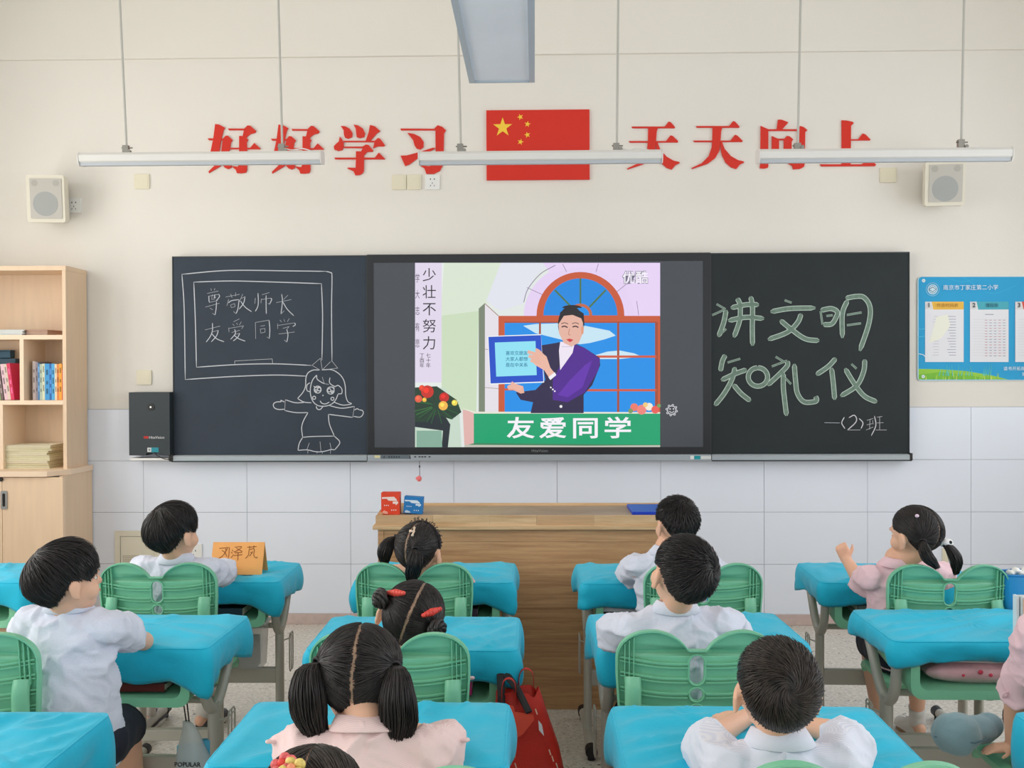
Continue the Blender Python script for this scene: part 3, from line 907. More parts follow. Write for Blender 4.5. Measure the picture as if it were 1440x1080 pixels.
pc = Pic(pm, YD - 0.0205, 0.00002)
pc.rect(970, 640.5, 975, 645.5, (225, 228, 228)).rect(975.5, 640.5, 984, 645.5, (20, 150, 160)).rect(985, 641, 999, 645, (210, 214, 214))
pc.build('side_sticker', M_print, dp)
text_mesh('HiteVision', 0.022, mat('bezel_print', (130, 134, 138), 0.5), dp, (P(759, 634, YD).x, YD - 0.0006, P(759, 634, YD).z), name='brand_lettering')

# video picture: flat, lit
zm = lambda x, y: pm(510 + x / 2.88, 340 + y / 2.88)
pc = Pic(zm, YD + 0.0028, 0.00002)
L, T, R_, B_ = 212, 85, 1205, 832
pc.rect(L, T, R_, B_, (222, 228, 224))
pc.poly([(L, T), (480, T), (500, 250), (460, 350), (440, 680), (L, 600)], (226, 232, 228))
pc.poly([(330, T), (680, T), (560, 250), (490, 250), (470, 330), (340, 600), (300, 500)], (214, 226, 206))
pc.poly([(310, 300), (470, 280), (460, 690), (400, 680), (320, 600)], (200, 218, 186))
pc.rect(L, T, 320, 570, (222, 212, 232))
pc.poly([(560, T), (760, T), (700, 140), (650, 250), (560, 280), (500, 240)], (222, 224, 234))
pc.poly(arc(882, 300, 230, 180, 360, 24, 213), (226, 206, 240))
pc.rect(1110, T, R_, 300, (228, 208, 242)).rect(1000, T, R_, 150, (228, 208, 242))
pc.poly([(730, T), (1205, T), (1205, 300), (1110, 300), (1060, 170), (940, 105), (850, 105), (760, 130)], (228, 208, 242))
for l in ([(665, 185), (730, 215)], [(810, 90), (826, 122)], [(955, 88), (945, 122)], [(1070, 170), (1020, 210)], [(1110, 240), (1118, 298)]): pc.line(l, 2, (120, 105, 130), sm=False)
pc.line([(652, 245), (670, 190), (720, 130), (780, 95)], 3, (130, 120, 140))
pc.poly([(470, 270), (495, 248), (495, 690), (470, 690)], (120, 130, 110))
pc.poly([(495, 250), (550, 300), (550, 690), (495, 690)], (226, 220, 228))
pc.line([(495, 250), (550, 300)], 3, (150, 120, 90), sm=False).line([(495, 435), (550, 440)], 2, (150, 130, 110), sm=False).line([(495, 590), (550, 595)], 2, (150, 130, 110), sm=False)
# window: arch and main
pc.rect(550, 300, 1205, 690, (196, 84, 44))
pc.rect(575, 326, 1190, 690, (10, 140, 228))
pc.poly(arc(882, 300, 178, 180, 360, 26), (196, 84, 44))
pc.poly(arc(882, 298, 150, 180, 360, 26), (6, 132, 220))
pc.poly(arc(882, 298, 48, 180, 360, 14), (190, 100, 60)).poly(arc(882, 298, 36, 180, 360, 14), (10, 140, 228))
for l in ([(882, 250), (882, 148)], [(846, 265), (778, 195)], [(918, 265), (985, 195)]): pc.line(l, 7, (70, 110, 60), sm=False)
pc.poly([(650, 340), (700, 333), (800, 330), (900, 340), (1000, 360), (1025, 380), (980, 395), (920, 410), (880, 415), (700, 370)], (196, 226, 240))
pc.poly([(940, 460), (990, 445), (1040, 440), (1100, 452), (1130, 465), (1040, 475), (950, 475)], (200, 228, 240))
for l, w in (([(1035, 326), (1035, 690)], 9), ([(1190, 326), (1190, 690)], 12), ([(718, 326), (718, 380)], 8), ([(575, 326), (1190, 326)], 5)): pc.line(l, w, (160, 70, 40), sm=False)
for y in (465, 601): pc.line([(890, y), (1190, y)], 9, (206, 84, 50), sm=False)
pc.rect(552, 570, 572, 690, (196, 84, 44)).line([(572, 598), (640, 598)], 8, (196, 84, 44), sm=False)
# vase and flowers
pc.poly([(L, 600), (330, 590), (390, 670), (400, 832), (L, 832)], (196, 214, 198))
pc.poly([(L, 700), (250, 690), (330, 700), (355, 740), (345, 832), (320, 832), (325, 765), (L, 750)], (20, 34, 40))
pc.poly([(218, 765), (320, 765), (322, 832), (218, 832)], (130, 170, 150))
pc.poly([(L, 590), (300, 585), (380, 640), (400, 690), (360, 720), (300, 700), (250, 730), (L, 730)], (24, 56, 34))
for i in range(26):
    a0 = random.uniform(0, 6.28); pc.line([(300 + 20 * math.cos(a0), 665 + 15 * math.sin(a0)), (300 + 92 * math.cos(a0), 672 + 66 * math.sin(a0))], 3, random.choice([(30, 90, 40), (50, 110, 50), (14, 44, 28)]), sm=False)
for (x, y, r, c) in ((262, 607, 26, (196, 40, 20)), (330, 630, 20, (190, 30, 16)), (226, 636, 15, (226, 90, 60)), (326, 664, 19, (240, 180, 70)), (372, 652, 12, (236, 210, 80)), (240, 592, 12, (220, 60, 30)), (250, 640, 9, (240, 180, 60))):
    pc.circle(x, y, r, c, n=12); pc.circle(x - r * .2, y - r * .2, r * .45, tuple(min(255, int(v * 1.25)) for v in c), n=8)
# counter
pc.poly([(405, 680), (450, 690), (460, 826), (412, 826)], (222, 176, 170))
pc.poly([(400, 672), (455, 688), (R_, 690), (R_, 697), (455, 697)], (226, 226, 210))
pc.rect(450, 696, R_, 826, (10, 158, 106)).poly([(455, 815), (R_, 822), (R_, B_), (412, B_), (412, 826)], (60, 130, 90))
pc.poly([(412, 822), (900, 826), (R_, 824), (R_, B_), (412, B_)], (190, 190, 176))
for (x, y, r, c) in ((1100, 670, 16, (232, 120, 100)), (1130, 680, 20, (236, 130, 120)), (1160, 668, 16, (240, 230, 210)), (1185, 680, 16, (230, 90, 80)), (1085, 685, 10, (120, 150, 90)), (1145, 660, 10, (240, 200, 120)), (1200, 664, 8, (120, 160, 90))): pc.circle(x, y, r, c, n=12)
# woman
pc.poly([(720, 420), (780, 410), (830, 400), (900, 430), (960, 470), (962, 500), (930, 580), (895, 620), (895, 694), (680, 694), (690, 650), (640, 640), (620, 610), (700, 600), (740, 560), (730, 500)], (36, 24, 66))
pc.poly([(840, 410), (900, 430), (962, 475), (955, 520), (900, 610), (830, 650), (770, 640), (770, 560), (800, 500)], (74, 22, 140))
pc.poly([(840, 560), (900, 500), (930, 480), (890, 590), (830, 630), (790, 620)], (96, 40, 170))
pc.poly([(800, 405), (860, 405), (850, 450), (800, 520), (795, 440)], (236, 226, 240))
pc.line([(805, 425), (850, 425)], 2, (190, 180, 200), sm=False)
pc.poly(arc(843, 335, 52, 150, 390, 22, 76), (24, 18, 22))
pc.poly([(800, 300), (820, 290), (870, 290), (892, 320), (892, 370), (875, 410), (845, 424), (815, 410), (795, 370), (793, 330)], (226, 176, 158))
pc.poly([(792, 335), (800, 285), (850, 262), (895, 290), (899, 345), (885, 310), (850, 296), (815, 300)], (24, 18, 22))
pc.poly(arc(848, 268, 40, 180, 360, 14, 12), (20, 15, 20))
for x in (818, 862): pc.line([(x - 12, 345), (x, 342), (x + 12, 347)], 5, (60, 34, 40)); pc.line([(x - 14, 332), (x, 328), (x + 14, 333)], 3, (90, 60, 50))
pc.line([(838, 352), (834, 374), (842, 378)], 3, (190, 130, 110)); pc.poly([(824, 396), (838, 392), (854, 397), (840, 407)], (200, 50, 60))
pc.poly([(884, 345), (896, 345), (894, 372), (886, 376)], (222, 150, 120))
# blue board with print
pc.poly([(506, 382), (722, 374), (735, 570), (516, 578)], (240, 244, 240))
pc.poly([(509, 385), (722, 378), (732, 566), (518, 574)], (12, 72, 196))
pc.poly([(535, 408), (700, 402), (705, 540), (541, 546)], (140, 222, 240))
# hands
pc.poly([(690, 450), (715, 440), (745, 465), (760, 510), (780, 535), (758, 555), (735, 520), (700, 500), (680, 480)], (232, 180, 160))
for l in ([(668, 445), (700, 455), (715, 470)], [(672, 462), (700, 472), (720, 482)], [(680, 480), (705, 487), (722, 492)], [(700, 436), (715, 445), (730, 462)]): pc.line(l, 13, (230, 176, 156))
pc.poly([(752, 548), (778, 528), (784, 540), (760, 560)], (240, 236, 244))
pc.poly([(585, 585), (610, 572), (650, 585), (655, 612), (640, 615), (610, 600), (590, 600)], (228, 172, 150))
for l in ([(590, 585), (615, 590), (640, 600)], [(602, 570), (620, 582), (645, 592)]): pc.line(l, 12, (232, 178, 158))
for (x, y) in ((762, 590), (770, 598), (778, 605)): pc.circle(x, y, 3.5, (240, 236, 240), n=8)
pc.circle(803, 667, 6, (240, 236, 240), n=10)
pc.build('video_picture', M_glow, dp)


def emit_mat(name, c):
    m = bpy.data.materials.new(name); m.use_nodes = True
    b = m.node_tree.nodes['Principled BSDF']; b.inputs['Base Color'].default_value = (0.01, 0.01, 0.01, 1)
    b.inputs['Emission Color'].default_value = rgb(*c); b.inputs['Emission Strength'].default_value = 0.87
    return m


E_w = emit_mat('lit_white', (244, 240, 248)); E_k = emit_mat('lit_ink', (14, 16, 20)); E_t = emit_mat('lit_teal', (20, 110, 150)); E_g = emit_mat('lit_grey', (200, 200, 214)); E_r = emit_mat('lit_brown', (70, 60, 80))
YT = YD - 0.0008


def zt(s, x, y, size_px, m, **kw):
    p = P(510 + x / 2.88, 340 + y / 2.88, YD)
    return text_mesh(s, size_px / 246.0, m, dp, (p.x, YT, p.z), name='video_lettering', extr=0.0001, **kw)


for i, ch in enumerate('友爱同学'): zt(ch, 640 + i * 131, 760, 31, E_w, fat=0.0022, sx=1.28)
for i, ch in enumerate('少壮不努力'): zt(ch, 270, 138 + i * 69, 20, E_k)
for i, ch in enumerate('丁酉年书'[:3]): zt(ch, 240, 462 + i * 20, 7, E_k)
for i, ch in enumerate('七十年'): zt(ch, 266, 462 + i * 20, 7, E_k)
for i, ch in enumerate('学大志有悲'): zt(ch, 222, 150 + i * 66, 13, E_r, sx=0.5)
zt('优酷', 1104, 148, 18, emit_mat('lit_outline', (120, 118, 134)), fat=0.0035)
YT -= 0.0006
zt('优酷', 1104, 148, 18, E_w, fat=0.0006)
YT += 0.0006
for i, s in enumerate(('喜欢交朋友', '大家人都想', '是在中关系')): zt(s, 624, 452 + i * 24, 6.2, E_t, fat=0.0002)
# small smiling badge on the idle part of the screen
pc = Pic(zm, YD + 0.0028, 0.00002)
pc.ring(1252, 682, 17, 3, (214, 214, 220)).circle(1245, 677, 3, (214, 214, 220), n=8).circle(1259, 677, 3, (214, 214, 220), n=8).line([(1242, 686), (1252, 692), (1262, 686)], 2.5, (214, 214, 220))
for i in range(8):
    a0 = i * PI / 4 + .2; pc.line([(1252 + 20 * math.cos(a0 - .25), 682 + 20 * math.sin(a0 - .25)), (1252 + 24 * math.cos(a0), 682 + 24 * math.sin(a0)), (1252 + 20 * math.cos(a0 + .25), 682 + 20 * math.sin(a0 + .25))], 2.5, (214, 214, 220))
pc.build('screen_badge', M_glow, dp)

# ------------------------------------------------------------------ control box left of the board
yb = WY - 0.11
t = thing('control_box', (P(213, 600, yb).x, WY, P(213, 640, yb).z), 0, 'flat black steel control box with a round lock left of the blackboard', 'control box')
a = P(181.5, 640.5, yb); b = P(244, 551.5, yb)
MB().prism([(a.x, a.z), (a.x + 0.095, a.z), (a.x + 0.1, a.z + 0.012), (a.x + 0.165, a.z + 0.012), (a.x + 0.17, a.z), (BX0 - 0.002, a.z), (BX0 - 0.002, b.z), (a.x, b.z)], yb, WY - 0.006).build('case', M_boxdk, t, local=False, bev=0.002, fix=True)
q = P(212.5, 572.5, yb)
MB().prism(arc(q.x, q.z, 0.02, 0, 345, 23), yb - 0.004, yb + 0.001).build('lock', M_black, t, local=False, fix=True)
MB().prism(arc(q.x - 0.001, q.z, 0.0055, 0, 330, 11), yb - 0.0055, yb - 0.003).build('lock_core', mat('lock_core', (225, 228, 230), 0.3, metal=0.5), t, local=False, fix=True)
pc = Pic(pxmap(yb), yb - 0.0006, 0.0001)
pc.circle(203.8, 615, 1.9, (180, 40, 34)).circle(207, 615, 1.9, (190, 44, 38)).rect(207.3, 629.5, 212.8, 635.5, (214, 216, 216)).rect(213, 629.3, 223, 636, (30, 140, 156))
pc.rect(209, 631.2, 211.4, 633.8, (120, 124, 128))
pc.build('stickers', M_print, t)
q = P(209.5, 615.3, yb)
text_mesh('HiteVision', 0.021, M_chalk, t, (q.x, yb - 0.001, q.z), name='brand_lettering', align='LEFT')
t = thing('wire_tray', (P(213, 645, WY).x, WY, P(213, 645, WY).z), 0, 'narrow white cable tray under the black control box', 'cable tray')
a = P(182, 647.5, yb); b = P(243, 641, yb)
MB().box(a.x, BX0 - 0.014, yb + 0.006, WY - 0.006, a.z, a.z + 0.012).build('tray_base', M_white, t, local=False)
MB().tube(smooth_line([tuple(P(x, y, yb - 0.004)) for x, y in ((217, 636), (222, 641), (232, 645.5), (240, 645), (243, 643))]), 0.0025, 6).build('cable', M_black, t, local=False, smooth=True)

# pink pendant hanging from the rail
q = P(590, 648, YD - 0.02); t = thing('pendant', (q.x, YD - 0.022, q.z), 0, 'small pink bead pendant hanging on a thin cord under the display', 'pendant')
MB().tube([(q.x, YD - 0.022, q.z), (q.x + 0.001, YD - 0.022, P(590, 669, YD).z)], 0.0016, 6).build('cord', mat('cord_grey', (90, 84, 96), 0.7), t, local=False)
q2 = P(590, 672.5, YD)
MB().ellipsoid((q2.x, YD - 0.022, q2.z), 0.015, 0.01, 0.017, 12, 8).ellipsoid((q2.x - 0.012, YD - 0.022, q2.z + 0.002), 0.008, 0.006, 0.008, 8, 6).build('bead', mat('pink_bead', (240, 120, 120), 0.4), t, local=False, smooth='full')
MB().tube([(q.x, YD - 0.022, P(590, 654, YD).z), (q.x, YD - 0.022, P(590, 657, YD).z)], 0.004, 8).build('knot', M_black, t, local=False)

# ------------------------------------------------------------------ poster
YP = WY - 0.008
ps = thing('notice_board', (P(1400, 460, WY).x, WY, P(1400, 460, WY).z), 0, 'blue school notice board with numbered white sheets and a green grass border', 'notice board')
pz = lambda x, y: (1270 + x / 5.682, 370 + y / 5.682)
x0, y0 = pz(115, 103); x1 = 1560; y1 = pz(0, 940)[1]
pmap = pxmap(YP)
A_ = pmap(x0, y1); B2 = pmap(x1, y0)
MB().prism(rrect(A_[0], B2[0], A_[1], B2[1], 0.02, 5), YP, WY - 0.001).build('panel', mat('poster_edge', (190, 222, 232), 0.4), ps, local=False, fix=True)
pc = Pic(lambda x, y: pmap(*pz(x, y)), YP - 0.0003, 0.00002)
XR2 = (x1 - 1270) * 5.682 - 12
pc.poly(rrect(123, XR2, 110, 932, 28, 4), (14, 160, 214))
pc.line([(118, 530), (220, 525), (330, 560)], 5, (80, 190, 226)).line([(118, 590), (250, 570), (400, 500)], 5, (80, 190, 226)).line([(330, 115), (470, 150), (560, 130)], 4, (40, 176, 222)).line([(480, 112), (700, 240), (900, 180)], 4, (40, 176, 222))
pc.poly([(124, 845), (300, 848), (500, 862), (700, 895), (840, 930), (124, 930)], (150, 205, 60))
pc.poly([(124, 890), (300, 870), (560, 900), (700, 930), (124, 930)], (120, 190, 50))
for i in range(40):
    x = random.uniform(130, 790); h = random.uniform(20, 75); b0 = 930 - max(0, (x - 700)) * 0.1
    pc.poly([(x - 4, b0), (x + 4, b0), (x + random.uniform(-14, 14), b0 - h)], random.choice([(170, 214, 70), (110, 184, 60), (210, 222, 90), (90, 170, 60)]))
for i in range(16):
    x = random.uniform(280, 740); pc.poly([(x - 4, 900), (x + 4, 900), (x + random.uniform(-20, 20), random.uniform(790, 850))], (90, 200, 190))
for (x, y) in ((163, 140), (160, 906)): pc.circle(x, y, 14, (226, 238, 240)).circle(x, y, 6, (180, 200, 206), n=10)
pc.circle(235, 210, 40, (205, 228, 236)).ring(235, 210, 52, 4, (150, 205, 225)).ring(235, 210, 30, 5, (60, 150, 190)).line([(205, 210), (235, 192), (262, 208), (236, 230), (205, 212)], 6, (60, 110, 150), sm=False)
for (a, col, tcol) in ((175, (240, 188, 70), 1), (533, (66, 172, 190), 2), (893, (222, 76, 60), 3), (1253, (240, 188, 70), 4)):
    pc.rect(a, 308, a + 308, 790, (232, 232, 238)).poly([(a + 52, 308), (a + 308, 308), (a + 308, 370), (a + 66, 372)], col).poly([(a, 308), (a + 50, 308), (a + 64, 370), (a, 370)], (222, 222, 224))
    if tcol == 1:
        for r in range(15):
            yy = 425 + r * 22
            pc.rect(a + 70 - (r % 3) * 5, yy, a + 110, yy + 3, (190, 190, 200)); pc.rect(a + 175 + (r % 4) * 8, yy, a + 245, yy + 4, (150, 152, 168))
        pc.poly([(a + 90, 430), (a + 180, 410), (a + 200, 500), (a + 130, 600), (a + 30, 640), (a + 60, 540)], (240, 240, 226))
        pc.line([(a - 50, 724), (a - 5, 740), (a + 8, 790)], 6, (220, 240, 244)).line([(a + 5, 690), (a + 30, 720), (a + 36, 770)], 7, (232, 240, 244))
    else:
        pc.rect(a + 120, 408, a + 190, 413, (130, 132, 150))
        for r in range(14):
            yy = 450 + r * 22
            pc.rect(a + 20, yy, a + 290, yy + 1.2, (196, 196, 206))
            for c in range(5): pc.rect(a + 118 + c * 36, yy + 4, a + 138 + c * 36, yy + 8, (140, 142, 160) if (r * c) % 3 else (196, 130, 140))
pc.build('printed_sheet', M_print, ps)


def pt(s, x, y, size_px, m, **kw):
    q = P(*pz(x, y), YP)
    return text_mesh(s, size_px / 246.0, m, ps, (q.x, YP - 0.008, q.z), name='poster_lettering', extr=0.0001, **kw)


M_pw = mat('poster_white', (232, 244, 248), 0.5); M_pk = mat('poster_ink', (40, 50, 60), 0.5); M_pb = mat('poster_brown', (170, 120, 40), 0.5); M_pt = mat('poster_teal_ink', (20, 96, 116), 0.5)
pt('南京市丁家庄第二小学', 535, 198, 7.6, M_pw); pt('作息时间表', 350, 340, 6, M_pb); pt('课程表', 705, 340, 6, M_pt)
for i, x in enumerate((202, 562, 922)): pt(str(i + 1), x, 338, 8.5, M_pk, fat=0.0008)
pt('读书开拓视野', 900, 845, 6, M_pw); pt('知识', 980, 890, 6, M_pw)

# ------------------------------------------------------------------ bookshelf
YU = 5.42                                    # front of the upper part
XS1 = P(93, 500, YU).x                       # right side
bs = thing('bookshelf', (XS1 - 0.4, 5.4, 0), 0, 'pale maple bookshelf with a lower cupboard at the left wall corner', 'bookshelf')
XS0 = XS1 - 0.80
zT = P(93, 380, YU).z; zs1 = P(60, 471, YU).z; zs2 = P(60, 563, YU).z; zB = 0.92
th = 0.02
YBK = WY - 0.014
MB().box(XS1 - th, XS1, YU, YBK, zB, zT).build('side_panel', M_shelf, bs, local=False)
MB().box(XS0, XS0 + th, YU, YBK, zB, zT).build('side_panel', M_shelf, bs, local=False)
MB().box(XS0 - 0.002, XS1 + 0.002, YU - 0.003, YBK, zT, zT + 0.025).build('top_panel', M_shelf, bs, local=False)
MB().box(XS0 + th, XS1 - th, YBK - 0.01, YBK, zB, zT).build('back_panel', M_shelf, bs, local=False)
for z in (zs1, zs2): MB().box(XS0 + th, XS1 - th, YU + 0.002, YBK - 0.01, z - 0.024, z).build('shelf_board', M_shelfedge, bs, local=False)
xd = P(30, 520, YU).x
MB().box(xd - 0.011, xd + 0.011, YU + 0.004, YBK - 0.01, zs2, zs1 - 0.024).build('divider', M_shelfedge, bs, local=False)
xd2 = P(1, 620, YU).x
MB().box(xd2 - 0.011, xd2 + 0.011, YU + 0.004, YBK - 0.01, zB, zs2 - 0.024).build('divider', M_shelfedge, bs, local=False)
YC0 = 5.30
XC1 = XS1 + 0.025
MB().box(XC1 - th, XC1, YC0 + 0.02, YBK, 0.0, zB - 0.03).build('side_panel', M_shelf, bs, local=False)
MB().box(XS0, XS0 + th, YC0 + 0.02, YBK, 0.0, zB - 0.03).build('side_panel', M_shelf, bs, local=False)
# slab with a cut corner
sl = [(XS0 - 0.01, YC0 - 0.02), (XC1 - 0.10, YC0 - 0.02), (XC1 - 0.07, YC0 - 0.012), (XC1 + 0.006, YC0 + 0.10), (XC1 + 0.006, YBK), (XS0 - 0.01, YBK)]
mb = MB(); mb.loft([[Vector((x, y, z)) for x, y in sl] for z in (zB - 0.03, zB)]); mb.build('cabinet_top', M_shelfedge, bs, local=False, fix=True, bev=0.002)
xdr = P(89, 760, YC0).x
MB().box(XS0 + th, XC1 - th, YC0 + 0.03, YBK, 0.0, 0.07).build('plinth', M_shelf, bs, local=False)
dr = []
for a_, b_ in ((XS0 + 0.002, P(3.5, 760, YC0).x - 0.001), (P(3.5, 760, YC0).x + 0.001, xdr)):
    d_ = MB().box(a_, b_, YC0, YC0 + 0.018, 0.075, zB - 0.034).build('door', M_shelf, bs, local=False, bev=0.001)
    dr.append(d_)
MB().box(xdr + 0.002, XC1 - 0.002, YC0 + 0.004, YC0 + 0.02, 0.07, zB - 0.034).build('corner_stile', M_shelfedge, bs, local=False)
hx = P(6, 703, YC0)
M_hand = mat('recessed_handle', (170, 172, 174), 0.3, metal=0.8)
hb_ = MB().prism(rrect(-0.018, 0.018, -0.05, 0.05, 0.008, 3), -0.005, 0, holes=[rrect(-0.008, 0.008, -0.036, 0.036, 0.007, 3)])
hb_.build('handle', M_hand, dr[1], fix=True).location = (hx.x - bs.location.x, YC0 - bs.location.y, hx.z)
MB().box(hx.x - 0.009, hx.x + 0.009, YC0 - 0.002, YC0, hx.z - 0.037, hx.z + 0.037).build('handle_recess', M_dark, dr[1], local=False)
kx = P(2, 674, YC0)
MB().tube([(kx.x, YC0, kx.z), (kx.x, YC0 - 0.008, kx.z)], 0.011, 14).build('keyhole', M_black, dr[1], local=False)


def book(px0, px1, ytop, ybot, Yf, depth, col, label, group, lean=0.0, rel=None, cat='book'):
    a = P(px0, ybot, Yf); b = P(px1, ytop, Yf)
    w = max(0.006, b.x - a.x - 0.0006); h = b.z - a.z
    zb = rel if rel is not None else a.z
    h = b.z - zb
    t = thing('book', ((a.x + b.x) / 2, Yf, zb + (0.003 if lean else 0.0005)), 0, label, cat, group)
    R = Matrix.Translation((w * 0.5 if lean < 0 else -w * 0.5, 0, 0)) @ Matrix.Rotation(math.radians(lean), 4, 'Y') @ Matrix.Translation((-w * 0.5 if lean < 0 else w * 0.5, 0, 0))
    mc = mat('book_cover', col, 0.5)
    mb = MB(); mb.box(-w / 2, -w / 2 + 0.0012, 0, depth, 0, h, M=R).box(w / 2 - 0.0012, w / 2, 0, depth, 0, h, M=R).box(-w / 2, w / 2, -0.0012, 0.0008, 0, h, M=R)
    mb.build('cover', mc, t)
    MB().box(-w / 2 + 0.0012, w / 2 - 0.0012, 0.001, depth - 0.004, 0.003, h - 0.003, M=R).build('pages', mat_pages, t)
    lb = MB()
    dk = mat('spine_print', tuple(int(c * 0.62) if sum(col) > 400 else min(255, c + 70) for c in col), 0.6)
    for q in range(3):
        z0 = h * (0.16 + 0.26 * q + 0.03 * (px0 % 3)); lb.box(-w * 0.2, w * 0.2, -0.0018, -0.0012, z0, z0 + h * (0.08 + 0.05 * ((px0 + q) % 2)), M=R)
    lb.build('spine_title', dk, t)
    return t


mat_pages = mat('paper_block', (236, 228, 208), 0.8, var=0.06, scale=40, stretch=(40, 1, 1))
# right compartment, upright books
RB = [(46, 50, 508, (196, 180, 176), 'tall greyish-pink'), (50.3, 53.2, 509, (150, 140, 150), 'grey-violet'), (53.5, 56, 511, (60, 120, 170), 'slim dark blue'), (56.2, 59.5, 512, (176, 192, 172), 'pale green'),
      (59.8, 63, 511.5, (214, 218, 190), 'cream-green'), (63.3, 69.5, 511.5, (52, 152, 214), 'thick sky-blue'), (69.7, 72.6, 511.5, (24, 96, 176), 'deep blue'), (72.8, 77, 511.5, (70, 170, 226), 'light blue'),
      (77.3, 80, 512, (236, 214, 176), 'cream'), (80.3, 83, 512, (226, 130, 60), 'orange-brown'), (83.2, 87, 511.5, (240, 168, 50), 'yellow-orange'), (87.3, 91.8, 520, (206, 74, 50), 'short red')]
for (a_, b_, yt, col, nm) in RB:
    book(a_, b_, yt, 563, YU + 0.05, 0.16, col, nm + ' book upright on the middle right shelf', 'books on the right half of the middle shelf', rel=zs2)
LB = [(0.5, 4.4, 512, (130, 180, 90), 'green'), (4.8, 8.6, 515, (110, 90, 90), 'dark patterned'), (10.2, 14.6, 512, (232, 196, 206), 'pale pink'), (15, 18.6, 512, (226, 206, 190), 'beige'), (19, 23.6, 511, (216, 40, 90), 'magenta')]
for i, (a_, b_, yt, col, nm) in enumerate(LB):
    book(a_ - 3.4, b_ - 3.4, yt, 563, YU + 0.045, 0.15, col, nm + ' book leaning on the middle left shelf', 'books on the left half of the middle shelf', lean=-8 if False else -7, rel=zs2)
    # lean to the left at the top: shift handled by the pivot
for (x0, x1, z0, z1, lab) in ((-8, 14, 492, 504, 'dark teal box lying topmost behind the leaning books'), (-8, 22, 504.5, 511.5, 'dark teal box lying under another behind the leaning books')):
    a_ = P(x0, z1, YU + 0.2); b_ = P(x1, z0, YU + 0.2)
for (x0, x1, y0, y1, lab) in ((-14, 15.5, 492, 503.5, 'dark teal storage box, topmost behind the leaning books'), (-14, 22.5, 504, 562, 'dark teal storage box under another, behind the leaning books')):
    a_ = P(x0, y1, 5.62); b_ = P(x1, y0, 5.62)
    t = thing('storage_box', ((a_.x + b_.x) / 2, 5.62, a_.z if y1 < 540 else zs2 + 0.0005), 0, lab, 'box', 'teal boxes on the shelf')
    w = (b_.x - a_.x) / 2; h = b_.z - t.location.z
    MB().box(-w, w, -0.008, 0.04, 0, h * 0.78).build('body', mat('teal_box', (30, 84, 110), 0.5), t, bev=0.002)
    MB().box(-w - 0.002, w + 0.002, -0.010, 0.042, h * 0.78, h - 0.0005).build('lid', mat('teal_lid', (26, 74, 98), 0.5), t, bev=0.002)


def sheaf(name, cx, cy, z, w, d, h, col, edge, rz, label, cat, group, sag=0.0, curl=0.0):
    t = thing(name, (cx, cy, z), rz, label, cat, group)
    rings = []; nx = 8
    pr = []
    for i in range(nx + 1):
        x = -w / 2 + w * i / nx; u = i / nx
        pr.append((x, curl * max(0, u - 0.45) ** 2 * 4))
    cov = MB(); blk = MB()
    for (zz0, zz1, m_, inset) in ((0.0008, h - 0.0008, blk, 0.002),):
        lo = [Vector((x, y, c + zz0)) for x, c in pr for y in ()]
    def slab(mbx, z0, z1, ins):
        vs = []; n = len(pr)
        for (x, c) in pr:
            xx = max(-w / 2 + ins, min(w / 2 - ins, x))
            for y in (-d / 2 + ins, d / 2 - ins):
                vs.append((xx, y, c + z0)); vs.append((xx, y, c + z1))
        fs = []
        for i in range(n - 1):
            a = i * 4; b = a + 4
            fs += [(a, b, b + 1, a + 1), (a + 2, a + 3, b + 3, b + 2), (a + 1, b + 1, b + 3, a + 3), (a, a + 2, b + 2, b)]
        fs += [(0, 1, 3, 2), ((n - 1) * 4, (n - 1) * 4 + 2, (n - 1) * 4 + 3, (n - 1) * 4 + 1)]
        mbx.add(vs, fs)
    slab(cov, 0, 0.001, 0); slab(cov, h - 0.001, h, 0); slab(blk, 0.001, h - 0.001, 0.002)
    cov.box(-w / 2 - 0.0008, -w / 2 + 0.0006, -d / 2, d / 2, 0, h)
    cov.build('cover', mat('soft_cover', col, 0.6), t); blk.build('pages', mat('page_edges', edge, 0.8, var=0.1, scale=60, stretch=(1, 1, 30)), t)
    return t


# stack of yellow exercise books in the bottom compartment
z = zB
cx = P(45, 640, YU + 0.13).x
for i in range(12):
    h = 0.0105
    dx = random.uniform(-0.012, 0.012); nm = ['bottom', 'second', 'third', 'fourth', 'fifth', 'sixth', 'seventh', 'eighth', 'ninth', 'tenth', 'eleventh', 'topmost'][i]
    col = [(232, 236, 178), (242, 244, 206), (226, 230, 166), (246, 246, 222)][i % 4]
    sheaf('exercise_book', cx + dx, YU + 0.125 + random.uniform(-0.006, 0.006), z, 0.295, 0.20, h, col, (214, 200, 176), random.uniform(-0.03, 0.03) + (0.06 if i > 8 else 0), 'pale yellow exercise book, %s of the stack on the bottom shelf' % (nm if i in (0, 11) else nm + ' from the bottom'), 'exercise book', 'stack of pale yellow exercise books', curl=0.0)
    z += h + 0.0003
